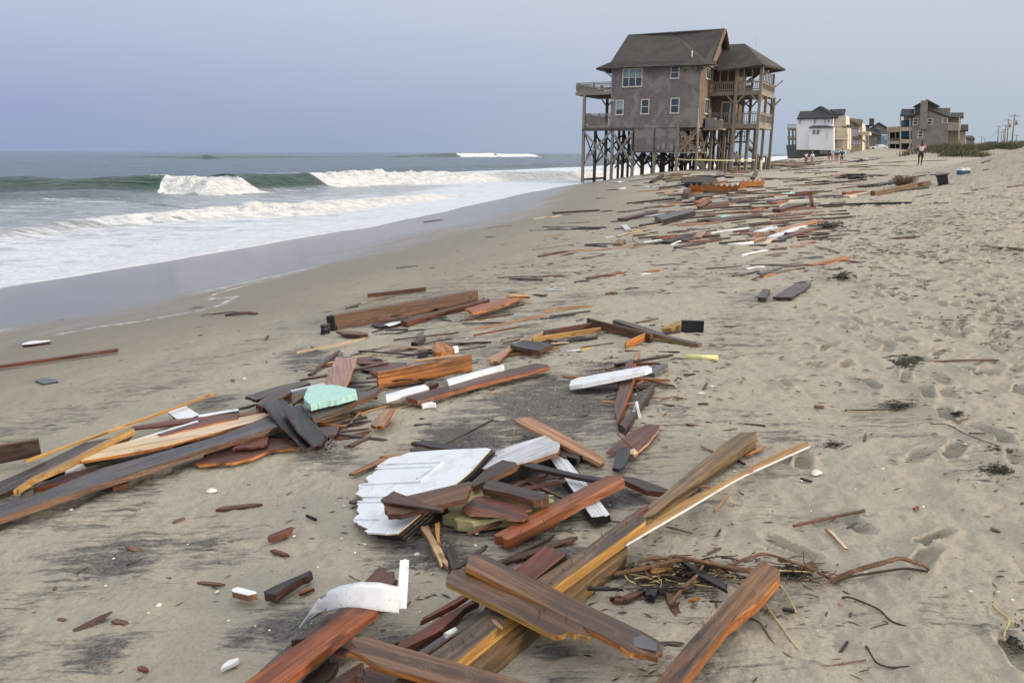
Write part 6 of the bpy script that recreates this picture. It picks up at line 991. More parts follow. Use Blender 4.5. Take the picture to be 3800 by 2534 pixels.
def near_lm(P):
    X, Y = proj(P); b = min(LMP, key=lambda q: (q[1] - X) ** 2 + ((q[2] - Y) * 1.7) ** 2); dx, dy = X - b[1], (Y - b[2]) * 2
    rel = ('right of' if dx > 0 else 'left of') if abs(dx) > abs(dy) * 1.3 else ('in front of' if dy > 0 else 'behind'); return b[0], rel, X, Y, math.hypot(dx, dy)
SMALL = []
def scatter(kind, n, region, smin=.6, smax=1.5):
    k = 0; tries = 0
    while k < n and tries < n * 40:
        tries += 1; X, Y = region(); dcoord = None
        P = gp('W', X / 1.0, Y / 1.0, 0)
        if dshore(P[0], P[1]) < 9 and random.random() < .93: continue
        me = random.choice(mods[kind]); o = bpy.data.objects.new(kind, me); COL.objects.link(o); s_ = random.uniform(smin, smax); o.location = (P[0], P[1], P[2] + .003)
        o.rotation_euler = (random.gauss(0, .12), random.gauss(0, .12), random.gauss(.3, .9) if kind == 'splinter' else random.uniform(0, 6.28)); o.scale = (s_, s_, s_ * random.uniform(.7, 1.3)); SMALL.append((o, kind, P)); k += 1
def blob(cx, cy, sx, sy): return lambda: (random.gauss(cx, sx), random.gauss(cy, sy))
def uni(x0, x1, y0, y1): return lambda: (random.uniform(x0, x1), random.uniform(y0, y1))
SC = [('splinter', 26, blob(1000, 830, 230, 60)), ('splinter', 22, blob(1450, 800, 120, 60)), ('splinter', 22, blob(1550, 900, 90, 60)), ('splinter', 24, uni(1500, 2300, 900, 1560)), ('splinter', 22, blob(700, 1000, 200, 50)), ('splinter', 18, uni(100, 1000, 1150, 1560)), ('splinter', 44, uni(1100, 2000, 560, 800)),
      ('shell', 26, blob(900, 1250, 140, 90)), ('shell', 22, blob(1000, 1150, 160, 60)), ('shell', 40, uni(1500, 2340, 950, 1560)), ('shell', 22, blob(1530, 870, 90, 40)), ('shell', 22, uni(100, 800, 1000, 1560)), ('shell', 24, uni(800, 1700, 600, 950)), ('shell', 22, blob(1330, 650, 170, 40)), ('shell', 16, blob(960, 1400, 150, 80)), ('splinter', 26, blob(1400, 1290, 160, 70))]
for kd, n_, rg in SC: scatter(kd, n_, rg, .35, 1.0) if kd == 'splinter' else scatter(kd, n_, rg, .35, .95)
for x_, y_, k_ in ((1873, 1086, 2.0), (1170, 1410, 1.4), (685, 1545, 2.6), (700, 1535, 1.5), (1105, 1128, 1.0), (560, 870, 1.2), (1870, 1090, 1.2), (485, 1128, 2.0), (1490, 860, 1.5), (1610, 905, 1.8)):
    P = gp('W', x_, y_, 0); o = bpy.data.objects.new('shell', mods['shell'][2]); COL.objects.link(o); o.location = (P[0], P[1], P[2] + .003); o.scale = (k_,) * 3; SMALL.append((o, 'shell', P))
# far splinters drawn out along the debris line (longer models, further away)
def far_sticks(n, reg, smin, smax, cols=None, tk=1.0):
    for _ in range(n):
        X, Y = reg(); P = gp('W', X, Y, 0); D = math.hypot(P[0], P[1])
        if dshore(P[0], P[1]) < 6: continue
        a = random.gauss(math.radians(5), .25); L = random.uniform(smin, smax) * (D / 30) ** .7; q = gp('W', X + 1, Y, 0); th = random.uniform(.02, .06) * (D / 30) ** .5 * tk
        c, s_ = math.cos(a), math.sin(a); A_ = np.array([P[0] - c * L / 2, P[1] - s_ * L / 2, 0]); B_ = np.array([P[0] + c * L / 2, P[1] + s_ * L / 2, 0]); A_[2] = G(A_[0], A_[1]) + th; B_[2] = G(B_[0], B_[1]) + th * random.uniform(1, 1.6)
        col = random.choices(['redbrown', 'darkbrown', 'brown', 'black', 'tan', 'p_worn', 'redorange', 'grey'], [5, 6, 5, 3, 1.6, 1.6, 1, 2])[0]; col = random.choice(cols) if cols else col
        o = board(A_, B_, random.uniform(.03, .12) * tk, th, 'w_' + col if 'w_' + col in MATS else col, None, name='plank', ends='sj', n=2)
        if o:
            kn = 'lath' if o.dimensions.y < .075 else 'board'; o.name = kn; o['category'] = kn; REG.append([o, COLW[col], kn, (A_ + B_) / 2, L])
far_sticks(46, uni(1480, 1860, 405, 520), .5, 1.8); far_sticks(26, uni(1800, 2150, 366, 470), .6, 2.2); far_sticks(30, uni(1720, 1900, 366, 392), 1.0, 2.6); far_sticks(40, uni(1560, 1950, 460, 560), .4, 1.3); far_sticks(30, uni(1850, 2330, 420, 660), .15, .5, ['darkbrown', 'brown', 'black', 'grey'], .35); far_sticks(18, uni(1450, 1720, 395, 415), .6, 1.5); far_sticks(34, blob(1620, 425, 70, 12), .3, 1.0, None, 1.2); far_sticks(26, blob(1700, 470, 90, 14), .3, .9, None, 1.0); far_sticks(20, blob(1560, 540, 60, 10), .25, .8); far_sticks(20, blob(1800, 535, 60, 14), .25, .8)
# small slats and splinters filling the heaps
for cx, cy, sx, sy, n_ in ((700, 1000, 190, 30, 12), (850, 850, 70, 30, 9), (1000, 815, 150, 18, 10), (1150, 1130, 120, 35, 10), (1460, 850, 35, 60, 10), (1270, 770, 110, 22, 9), (980, 725, 120, 16, 8), (640, 940, 90, 25, 7), (1230, 1330, 80, 60, 8), (1500, 540, 150, 20, 10), (1800, 520, 90, 20, 8)):
    for _ in range(n_):
        P = gp('W', random.gauss(cx, sx), random.gauss(cy, sy), 0); D = math.hypot(P[0], P[1]); a = random.gauss(.25, .5); L = random.uniform(.12, .55) * (1 + .04 * D); th = random.uniform(.006, .018); h0, h1 = th + random.random() * .03, th + random.random() * .05
        A_ = np.array([P[0] - math.cos(a) * L / 2, P[1] - math.sin(a) * L / 2, 0]); B_ = np.array([P[0] + math.cos(a) * L / 2, P[1] + math.sin(a) * L / 2, 0]); A_[2] = G(A_[0], A_[1]) + h0; B_[2] = G(B_[0], B_[1]) + h1
        col = random.choice(['redbrown', 'darkbrown', 'brown', 'black', 'tan', 'red', 'orange', 'grey', 'pale', 'redbrown', 'darkbrown']); o = board(A_, B_, random.uniform(.012, .045), th, 'w_' + col, None, name='slat', ends=random.choice(['jj', 'sj', 'jp']), n=4); o['category'] = 'slat'; REG.append([o, COLW[col], 'slat', (A_ + B_) / 2, L])
# ---------------- labels for the pieces that were placed from lists
def finish_labels():
    g = {}
    for o, cw, kd, P, L in REG:
        lm, rel, X, Y, dd = near_lm(P); sz = 'long' if L > 1.1 else ('short' if L < .35 else 'medium'); g.setdefault((sz, cw, kd, lm), []).append((dd, o, rel, X, Y))
    ordn = ['nearest', 'second nearest', 'third nearest', 'fourth nearest', 'fifth nearest', 'sixth nearest', 'seventh nearest', 'eighth nearest', 'ninth nearest', 'tenth nearest']
    for (sz, cw, kd, lm), L_ in g.items():
        L_.sort(key=lambda q: q[0])
        for i, (dd, o, rel, X, Y) in enumerate(L_):
            szw = '' if sz == 'medium' else sz + ' '
            if len(L_) == 1: o['label'] = f'{szw}{cw} {kd} lying {rel} the {lm}'
            elif i < 10: o['label'] = f'{szw}{cw} {kd} {rel} the {lm}, {ordn[i]}'
            else: o['label'] = f'{szw}{cw} {kd} {rel} the {lm}, far out from it'; o['group'] = f'{cw} {kd}s scattered by the {lm}'
    for o, kd, P in SMALL:
        lm, rel, X, Y, dd = near_lm(P); what = {'splinter': 'small loose wood splinter', 'shell': 'tiny white shell fragment'}[kd]
        o['label'] = f'{what} on the sand {rel} the {lm}'; o['category'] = kd; o['group'] = f'{kd}s on the sand {rel} the {lm}'
finish_labels()
# uncountable wrack: bark crumbs, reed bits and shell grit strewn over the beach, denser round the heaps and in the trampled band
def strewn(name, mat, n, dens, smin, smax, asp, h, seed):
    r_ = np.random.default_rng(seed); R = np.exp(r_.uniform(math.log(1.8), math.log(75), n)); A = np.radians(r_.uniform(-37, 37, n)); X = R * np.sin(A); Y = R * np.cos(A); s, t = st(X, Y); d = dshore(X, Y)
    k = r_.random(n) < dens(X, Y, s, t, d, R); X, Y, R = X[k], Y[k], R[k]; Z = G(X, Y); m = len(X); S_ = r_.uniform(smin, smax, m) * np.clip(R / 6, .55, 3.2); a = r_.normal(math.radians(12), .55, m); c, s_ = np.cos(a), np.sin(a); V = []
    for (u, v, w_) in ((-1, -.25, 0), (-.35, -1, 0), (.6, -.7, 0), (1, .1, 0), (.3, 1, 0), (-.7, .7, 0), (0, 0, 1)):
        uu = u * S_ * r_.uniform(.7, 1.3, m); vv = v * S_ * asp * r_.uniform(.6, 1.4, m); V.append(np.stack([X + c * uu - s_ * vv, Y + s_ * uu + c * vv, Z - .002 + .012 * (d[k] > 15) + (w_ * h * np.clip(S_ / smax, .4, 2))], -1))
    V = np.stack(V, 1).reshape(-1, 3); F_ = []; b = np.arange(m)[:, None] * 7
    F_ = np.concatenate([b + np.array([[i, (i + 1) % 6, 6]]) for i in range(6)], 0)
    me = bpy.data.meshes.new(name); me.vertices.add(len(V)); me.vertices.foreach_set('co', V.astype(np.float32).ravel()); me.loops.add(F_.size); me.loops.foreach_set('vertex_index', F_.astype(np.int32).ravel()); me.polygons.add(len(F_)); me.polygons.foreach_set('loop_start', np.arange(0, F_.size, 3, dtype=np.int32)); me.polygons.foreach_set('loop_total', np.full(len(F_), 3, np.int32)); me.update(calc_edges=True); me.materials.append(MATS[mat]); o = bpy.data.objects.new(name, me); COL.objects.link(o); o['kind'] = 'stuff'
_HP = [gp('W', *p)[:2] for p in ((1000, 1080), (850, 880), (1450, 800), (1490, 880), (700, 950), (1100, 1250), (1600, 1330), (1450, 620), (1900, 600), (1680, 520))]
def heaps(X, Y):
    q = np.zeros_like(X)
    for hx, hy in _HP: D = math.hypot(hx, hy); q = np.maximum(q, np.exp(-((X - hx) ** 2 + (Y - hy) ** 2) / (D * .17) ** 2))
    return q
strewn('bark_crumbs', 'w_darkbrown', 36000, lambda X, Y, s, t, d, R: np.where(d < 9.5, 0, .015 + .22 * heaps(X, Y) + .50 * sstep(-.3, 2.5, s) * sstep(.40, .58, fbm(s * .8, t * .35, 3, 101))), .012, .045, .2, .008, 5)
strewn('reed_bits', 'weed', 16000, lambda X, Y, s, t, d, R: np.where(d < 9.5, 0, .01 + .40 * sstep(0, 3, s) * sstep(.45, .62, fbm(s * 1.1, t * .5, 3, 103))), .02, .07, .10, .005, 6)
strewn('shell_grit', 'shell', 15000, lambda X, Y, s, t, d, R: np.where(d < 8.5, 0, .05 + .35 * heaps(X, Y)) * sstep(.35, .6, fbm(s * 1.4, t * 1.2, 3, 105)), .0022, .0055, .8, .004, 8)
strewn('wood_chips', 'w_redorange', 7000, lambda X, Y, s, t, d, R: np.where(d < 10, 0, .01 + .35 * heaps(X, Y)), .006, .022, .25, .005, 9)
# ------------------------------------------------------------------ the village down the beach
plain('glass_far', (.05, .06, .07), .15); plain('paint_lilac', (.42, .38, .42), .7, .05); plain('paint_blue', (.16, .24, .32), .7, .05); plain('awning_blue', (.02, .16, .26), .7, .08); plain('siding_white', (.80, .82, .83), .6, .03, 1); plain('siding_beige', (.42, .37, .30), .7, .06); plain('timber_far', (.20, .165, .13), .85, .15); plain('shingle_far', (.225, .208, .192), .9, .16, 1.2); plain('shingle_tan', (.32, .265, .205), .9, .12, 1.2); plain('block_grey', (.10, .105, .10), .9, .15); plain('roof_brown', (.10, .075, .055), .85, .12)
class Fr:
    def __init__(s, t, x, D, psi, thing_):
        d = ray(t, x, 0); s.org = np.array([d[0] / d[1] * D, D]); s.ca = np.array([math.cos(psi), -math.sin(psi)]); s.cb = np.array([math.sin(psi), math.cos(psi)]); s.t = t; s.th = thing_; thing_.location = (s.org[0], s.org[1], 0); thing_.rotation_euler = (0, 0, -psi)
    def p(s, x, y, b=0.): a, z = HV(x, y, b, s.t, s.org, s.ca, s.cb); return a, z
    def block(s, name, pts, b, depth, m, par=None):
        """outline traced in the plane b metres behind the front, extruded depth metres away"""
        if 'white_house' not in s.th.name and name in ('wall', 'wing', 'post', 'side_wall', 'back_wall'): pts = [(x, y + 34 if y >= 538 else y) for x, y in pts]
        if s.th.name.startswith(('brown_grey', 'far_house')) and name == 'wall': pts = [(x, y + 90 if 475 <= y < 560 else y) for x, y in pts]
        q = [s.p(x, y, b) for x, y in pts]; bm = NB(); F_ = [bm.verts.new((a, b, z)) for a, z in q]; K_ = [bm.verts.new((a, b + depth, z)) for a, z in q]; bm.faces.new(F_); bm.faces.new(K_[::-1]); n = len(q)
        for i in range(n): bm.faces.new((F_[i], K_[i], K_[(i + 1) % n], F_[(i + 1) % n]))
        bmesh.ops.recalc_face_normals(bm, faces=bm.faces); return mkobj(name, bm, m, par or s.th)
    def poly(s, name, pts, m, th=.25, par=None):
        q = [(s.p(x, y, b)[0], b, s.p(x, y, b)[1]) for x, y, b in pts]; bm = NB(); slab(bm, q, th); return mkobj(name, bm, m, par or s.th)
    def win(s, x0, y0, x1, y1, b=0., fr='trim_white', side=None):
        a0, z1 = s.p(x0, y0, b); a1, z0 = s.p(x1, y1, b); bm = NB(); w = .12; box(bm, a0, a0 + w, b - .08, b + .05, z0, z1); box(bm, a1 - w, a1, b - .08, b + .05, z0, z1); box(bm, a0 + w, a1 - w, b - .085, b + .05, z0, z0 + w); box(bm, a0 + w, a1 - w, b - .085, b + .05, z1 - w, z1); box(bm, a0 + w, a1 - w, b - .07, b + .05, (z0 + z1) / 2 - .05, (z0 + z1) / 2 + .05); o = mkobj('window', bm, fr, s.th); bm = NB(); box(bm, a0 + .05, a1 - .05, b - .03, b + .03, z0 + .05, z1 - .05); mkobj('pane', bm, 'glass_far', o)
    def rail(s, x0, x1, yt, yb, b, m, n=8):
        a0, zt = s.p(x0, yt, b); a1, zb = s.p(x1, yb, b); bm = NB(); box(bm, a0, a1, b - .05, b + .05, zt - .1, zt); box(bm, a0, a1, b - .05, b + .05, zb, zb + .12)
        for i in range(n + 1): a = a0 + (a1 - a0) * i / n; box(bm, a - .04, a + .04, b - .03, b + .03, zb + .12, zt - .1)
        mkobj('railing', bm, m, s.th)
R28 = math.radians(30)
wh = thing('white_house', 'white three storey beach house with a dark green hipped roof, beyond the stilt house', 'house'); f = Fr('K', 145, 178, R28, wh)
f.block('wall', [(145, 565), (145, 260), (500, 258), (500, 568)], 0, 9, 'siding_white'); f.block('wall', [(268, 565), (268, 350), (505, 348), (505, 570)], -1.6, 1.6, 'siding_white'); f.block('wall', [(500, 345), (500, 250), (560, 236), (625, 236), (625, 345)], 1.5, 6, 'cream_paint_and_sunlit'); f.block('wall', [(505, 570), (505, 350), (635, 350), (635, 560)], 1.0, 7, 'cream_paint_and_sunlit')  # cream walls right of the white front: warm sunlight put into the colour
f.poly('roof', [(150, 262, -.5), (545, 250, -.5), (400, 145, 4), (370, 143, 4), (290, 190, 4), (180, 192, 4)], 'roof_far'); f.poly('roof', [(545, 250, -.5), (560, 235, 7), (400, 145, 4)], 'roof_far'); f.poly('roof', [(470, 185, 4), (625, 180, 4), (612, 232, 1.2), (530, 236, 1.2)], 'roof_far')
f.poly('lower_roof', [(262, 347, -2), (520, 343, -2), (440, 330, 0), (300, 332, 0)], 'roof_far', .15); f.poly('lower_roof', [(590, 345, .8), (680, 348, 1.2), (650, 322, 3), (600, 320, 3)], 'roof_far', .15)
for q_ in ((170, 278, 188, 318), (315, 272, 333, 312), (415, 268, 430, 308), (446, 268, 466, 306)): f.win(*q_)
for q_ in ((300, 372, 330, 418), (340, 370, 370, 416)): f.win(*q_, b=-1.62)
for q_ in ((485, 270, 497, 312), (512, 365, 530, 400), (600, 262, 612, 300)): f.win(*q_, b=.9 if q_[0] > 500 and q_[1] > 300 else -.02 if q_[0] < 500 else 1.45)
f.rail(505, 640, 415, 455, .4, 'cream_paint_and_sunlit', 12); f.block('porch_floor', [(505, 455), (505, 466), (640, 466), (640, 455)], .3, 5, 'cream_paint_and_sunlit')
for x_ in (510, 600, 632, 655): f.block('post', [(x_, 350), (x_ + 7, 350), (x_ + 7, 600), (x_, 600)], .4, .25, 'cream_paint_and_sunlit')
f.block('garage_opening', [(512, 468), (585, 468), (585, 545), (512, 545)], .9, .1, 'siding_beige')
f.block('foundation_fence', [(150, 566), (480, 568), (480, 625), (150, 650)], .3, .3, 'block_grey'); f.block('retaining_wall', [(45, 520), (150, 512), (150, 650), (60, 650)], .2, 6, 'block_grey'); f.block('gate', [(370, 548), (450, 548), (450, 605), (370, 605)], -.5, .1, 'metal_grey')
for z0, z1 in ((312, 372), (425, 468)):
    f.block('deck', [(58, z1 - 14), (148, z1 - 14), (148, z1), (58, z1)], .5, 5, 'timber_far'); f.rail(58, 148, z0 + 8, z1 - 12, .6, 'timber_far', 9); f.rail(58, 148, z0 + 8, z1 - 12, 5.2, 'timber_far', 9)
for x_ in (64, 100, 132): f.block('post', [(x_, 370), (x_ + 9, 370), (x_ + 9, 520), (x_, 520)], .6, .25, 'timber_far'); f.block('post', [(x_ + 10, 370), (x_ + 17, 370), (x_ + 17, 520), (x_ + 10, 520)], 5, .25, 'timber_far')
f.block('down_pipe', [(436, 378), (444, 378), (444, 470), (436, 470)], -1.75, .1, 'trim_white')
bh = thing('beige_house', 'beige house with brown roofs directly right of the white house', 'house'); f = Fr('K', 635, 215, R28, bh)
f.block('wall', [(635, 570), (635, 350), (700, 300), (775, 310), (785, 345), (785, 540)], 3, 8, 'cream_paint_and_sunlit'); f.poly('roof', [(632, 262, 3), (790, 282, 5), (780, 328, 1), (745, 335, 1)], 'roof_brown'); f.poly('roof', [(632, 300, 0), (700, 335, 0), (760, 340, 3), (640, 265, 6)], 'roof_brown')
f.block('wing', [(640, 560), (640, 365), (750, 372), (750, 500), (690, 520)], 0, 3, 'paint_lilac'); f.poly('porch_roof', [(685, 455, -1.5), (785, 455, -1.5), (775, 425, 1), (705, 422, 1)], 'roof_brown', .15); f.block('porch_wall', [(690, 455), (770, 455), (770, 520), (690, 520)], -.8, 2, 'paint_lilac')
f.block('deck', [(760, 392), (852, 392), (852, 424), (760, 424)], -.5, 5, 'cream_paint_and_sunlit'); f.rail(760, 852, 388, 408, -.6, 'cream_paint_and_sunlit', 8)
for x_ in (772, 806, 838): f.block('post', [(x_, 424), (x_ + 8, 424), (x_ + 8, 560), (x_, 560)], -.4, .25, 'siding_beige')
f.poly('stairs', [(775, 470, 0), (790, 462, 0), (892, 560, 0), (870, 566, 0)], 'siding_beige', .2); f.rail(632, 770, 515, 550, -3, 'timber_far', 8)
for q_ in ((645, 380, 658, 410), (700, 385, 715, 412)): f.win(*q_)
f.win(730, 350, 742, 378, b=2.95)
dh = thing('grey_roofed_house', 'dark grey roofed house with a square chimney, right of the beige house', 'house'); f = Fr('K', 785, 235, R28, dh)
f.block('wall', [(800, 570), (800, 430), (860, 380), (960, 430), (1035, 430), (1035, 570)], 1, 9, 'shingle_far'); f.poly('roof', [(783, 388, -.5), (975, 430, -.5), (950, 372, 3), (850, 350, 6), (850, 325, 6), (795, 325, 6)], 'roof_far'); f.block('gable_wall', [(880, 350), (945, 305), (1020, 350), (1040, 420), (860, 400)], 4, 5, 'shingle_far')
f.poly('roof', [(868, 350, 3.6), (940, 300, 3.6), (950, 300, 9), (880, 350, 9)], 'roof_far', .3); f.poly('roof', [(940, 300, 3.6), (1025, 352, 3.6), (1030, 348, 9), (950, 298, 9)], 'roof_far', .3); f.block('chimney', [(852, 262), (898, 262), (893, 330), (850, 345)], 5, 1.2, 'roof_brown'); f.block('wing', [(962, 560), (962, 430), (1030, 425), (1030, 560)], -.5, 1.5, 'paint_blue')
for q_ in ((815, 450, 828, 485), (905, 438, 918, 468), (1000, 440, 1014, 470)): f.win(*q_, b=.95 if q_[0] < 950 else -.55)
gh = thing('brown_grey_house', 'big brown grey shingled house with a chimney shaft and side balconies, right of the village', 'house'); f = Fr('K', 1262, 150, R28, gh)
f.block('wall', [(1262, 500), (1262, 245), (1345, 195), (1415, 165), (1500, 178), (1620, 240), (1605, 490), (1500, 600), (1262, 600)], 0, 8, 'shingle_far'); f.block('chimney', [(1335, 365), (1350, 90), (1415, 85), (1415, 365)], -.7, .9, 'shingle_far'); f.block('tower', [(1293, 240), (1293, 140), (1410, 85), (1515, 145), (1515, 200)], 1.2, 5, 'shingle_far')
f.poly('roof', [(1275, 148, .2), (1412, 76, .2), (1412, 76, 7), (1285, 140, 7)], 'roof_far', .25); f.poly('roof', [(1412, 76, .2), (1538, 145, .2), (1530, 138, 7), (1412, 76, 7)], 'roof_far', .25); f.poly('roof', [(1250, 248, -.3), (1345, 188, -.3), (1345, 186, 6), (1260, 235, 6)], 'roof_far', .25)
f.poly('roof', [(1415, 160, -.3), (1630, 245, -.3), (1640, 160, 5), (1520, 160, 5)], 'roof_far', .25); f.poly('roof', [(1630, 248, -.3), (1768, 250, 0), (1768, 205, 4), (1640, 205, 4)], 'roof_far', .25)
f.block('wall', [(1620, 245), (1740, 250), (1730, 380), (1615, 378)], 1, 6, 'shingle_tan'); f.block('wall', [(1612, 380), (1720, 380), (1715, 480), (1605, 490)], 2.5, 5, 'shingle_tan'); f.block('wall', [(1720, 380), (1785, 375), (1785, 500), (1715, 500)], 3, 5, 'siding_beige'); f.poly('roof', [(1735, 378, 1), (1812, 376, 1), (1812, 320, 5), (1742, 320, 5)], 'roof_far', .25)
f.block('balcony', [(1618, 300), (1735, 305), (1732, 378), (1615, 378)], -1.4, .15, 'shingle_tan')
for x_ in (1722,): f.block('post', [(x_, 250), (x_ + 8, 250), (x_ + 2, 470), (x_ - 6, 470)], -1.5, .25, 'trim_white')
f.poly('roof', [(1150, 232, -1), (1290, 232, -1), (1292, 168, 3), (1165, 170, 3)], 'roof_far', .25); f.block('wall', [(1185, 235), (1290, 235), (1290, 280), (1185, 280)], .5, 4, 'shingle_tan'); f.block('side_wall', [(1160, 280), (1262, 280), (1262, 560), (1160, 560)], 2.5, 4, 'shingle_far')
f.block('awning', [(1190, 282), (1262, 282), (1262, 320), (1190, 320)], 1.2, .1, 'awning_blue'); f.block('awning', [(1160, 388), (1258, 388), (1258, 440), (1160, 440)], 1.2, .1, 'awning_blue')
for y0, y1 in ((320, 384), (440, 502)): f.block('balcony', [(1158, y1 - 38), (1262, y1 - 38), (1262, y1), (1158, y1)], 0, .15, 'siding_beige'); f.block('deck', [(1158, y1 - 6), (1262, y1 - 6), (1262, y1 + 2), (1158, y1 + 2)], .15, 3, 'timber_far')
for x_ in (1148, 1240): f.block('post', [(x_, 250), (x_ + 12, 250), (x_ + 12, 570), (x_, 570)], -.1, .25, 'siding_beige')
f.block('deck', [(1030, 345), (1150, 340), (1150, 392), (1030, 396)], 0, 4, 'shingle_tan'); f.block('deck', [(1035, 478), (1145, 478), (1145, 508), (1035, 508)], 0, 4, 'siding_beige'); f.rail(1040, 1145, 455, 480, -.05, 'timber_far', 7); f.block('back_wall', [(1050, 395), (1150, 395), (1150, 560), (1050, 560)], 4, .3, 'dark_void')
for x_ in (1035, 1100, 1140): f.block('post', [(x_, 395), (x_ + 10, 395), (x_ + 10, 570), (x_, 570)], .1, .25, 'timber_far')
for q_ in ((1278, 262, 1322, 325), (1418, 262, 1462, 325), (1562, 256, 1610, 304), (1326, 382, 1370, 448)): f.win(*q_)
for n_, lab, x_, D_, pts, rf in (('far_house', 'small far grey roofed house between the brown grey house and the dune', 1790, 260, [(1790, 495), (1790, 450), (1870, 452), (1870, 495)], [(1785, 455, -.5), (1882, 462, -.5), (1860, 432, 4), (1790, 425, 4)]), ('far_house', 'distant grey roof peeping over the sand at the right edge of the photo', 2250, 240, [(2260, 545), (2260, 515), (2400, 510), (2400, 545)], [(2245, 515, -.5), (2420, 515, -.5), (2352, 478, 4), (2320, 478, 4)]), ('far_house', 'low distant roofline just behind the grassy dune', 1930, 300, [(1920, 520), (1920, 508), (2090, 500), (2090, 520)], [(1900, 512, -.5), (2110, 506, -.5), (2080, 484, 4), (2010, 484, 4)])):
    hq = thing(n_, lab, 'house'); f = Fr('K', x_, D_, R28, hq); f.block('wall', pts, 0, 6, 'shingle_far'); f.poly('roof', rf, 'roof_far', .2)
# parked car behind the sand bank
def car(t, x, y, D, L_, label, m='siding_white', group=None):
    d = ray(t, x, y); P = (d[0] / d[1] * D, D, 0); zc = HV(x, y, 0, t, np.array(P[:2]), hcA, hcB)[1]; c = thing('parked_car', label, 'car', (P[0], P[1], zc), -R28 + math.radians(4), group); bm = NB()
    pr = [(-.5, .30), (-.5, .75), (-.42, .86), (-.26, .90), (-.14, 1.32), (.22, 1.36), (.36, .95), (.48, .86), (.5, .6), (.5, .30)]; A_ = [bm.verts.new((x_ * L_, -.85 if z_ < 1 else -.68, z_)) for x_, z_ in pr]; B_ = [bm.verts.new((x_ * L_, .85 if z_ < 1 else .68, z_)) for x_, z_ in pr]; bm.faces.new(A_); bm.faces.new(B_[::-1])
    for i in range(10): bm.faces.new((A_[i], B_[i], B_[(i + 1) % 10], A_[(i + 1) % 10]))
    bmesh.ops.recalc_face_normals(bm, faces=bm.faces); mkobj('body', bm, m, c)
    for x0, x1 in ((-.19, .0), (.02, .27)): bm = NB(); slab(bm, [(x0 * L_, -.84, .95), (x1 * L_, -.84, .95), ((x1 - .04) * L_, -.70, 1.27), ((x0 + .05) * L_, -.70, 1.27)], .03); mkobj('window', bm, 'glass_far', c)
    for x_ in (-.32, .32):
        for s_ in (-1, 1): bm = NB(); cyl(bm, (x_ * L_, s_ * .66, .33), (x_ * L_, s_ * .88, .33), .33, n=16); mkobj('wheel', bm, 'plastic_black', c)
    for s_ in (-1, 1): bm = NB(); box(bm, -.505 * L_, -.49 * L_, s_ * .7 - .12, s_ * .7 + .12, .6, .74); mkobj('headlight', bm, 'glass_far', c)
car('K', 945, 568, 200, 4.2, 'white car parked in front of the grey roofed house', group=None); car('K', 1010, 568, 204, 4.0, 'second pale car partly behind the white one', 'metal_grey')
# utility poles with cross arms, a transformer and wires
poles = []
for i, (xb, yb, xt, yt, D_, lab) in enumerate(((2228, 545, 2264, 220, 190, 'tallest leaning utility pole with a transformer near the right edge'), (2185, 520, 2203, 265, 235, 'second utility pole, left of the tallest one'), (2160, 520, 2177, 320, 275, 'thin utility pole between the second and the fourth pole'), (2145, 510, 2160, 365, 330, 'fourth, more distant utility pole'), (2095, 510, 2108, 330, 300, 'utility pole at the left end of the dense row'), (2128, 510, 2136, 385, 380, 'faint far utility pole inside the row'), (1940, 525, 1944, 438, 380, 'lone short utility pole left of the row above the dune'), (1970, 525, 1974, 455, 420, 'shortest far utility pole left of the row'), (2272, 540, 2280, 420, 300, 'short pole right of the tallest utility pole'))):
    d0, d1 = ray('K', xb, yb), ray('K', xt, yt); Pb = Vector((0, 0, EYE)) + Vector(d0) * (D_ / d0[1]); Pt = Vector((0, 0, EYE)) + Vector(d1) * (D_ / d1[1]); dd = Pt - Pb; Pb = Pb - dd * .12
    th_ = thing('utility_pole', lab, 'utility pole', Pb); bm = NB(); cyl(bm, (0, 0, 0), Pt - Pb, .19, .13, 8); mkobj('pole', bm, 'timber_far', th_); bm = NB(); c_ = (Pt - Pb) * .95; bar(bm, c_ + Vector((-1.1, .3, 0)), c_ + Vector((1.1, -.3, 0)), .1, .12); mkobj('cross_arm', bm, 'timber_far', th_)
    if i in (0, 1): bm = NB(); c_ = (Pt - Pb) * .78; cyl(bm, c_ + Vector((.65, 0, -.6)), c_ + Vector((.65, 0, .5)), .32, n=10); mkobj('transformer', bm, 'metal_grey', th_)
    poles.append(Pt)
for i, (a, b) in enumerate(((0, 1), (1, 2), (2, 4), (4, 6), (4, 7))):
    for k, dz in enumerate((-.5, -2.2)):
        P, Q = poles[a] + Vector((.6 - k, 0, dz)), poles[b] + Vector((.6 - k, 0, dz)); pts = [P.lerp(Q, j / 6) - Vector((0, 0, 1.2 * math.sin(math.pi * j / 6))) for j in range(7)]; bm = NB(); tube_path(bm, [p - P for p in pts], .018, .018, 4); tag(mkobj('overhead_wire', bm, 'plastic_black', loc=P), 'thin overhead wire sagging between utility poles above the dune', 'wire', 'overhead wires between the utility poles')
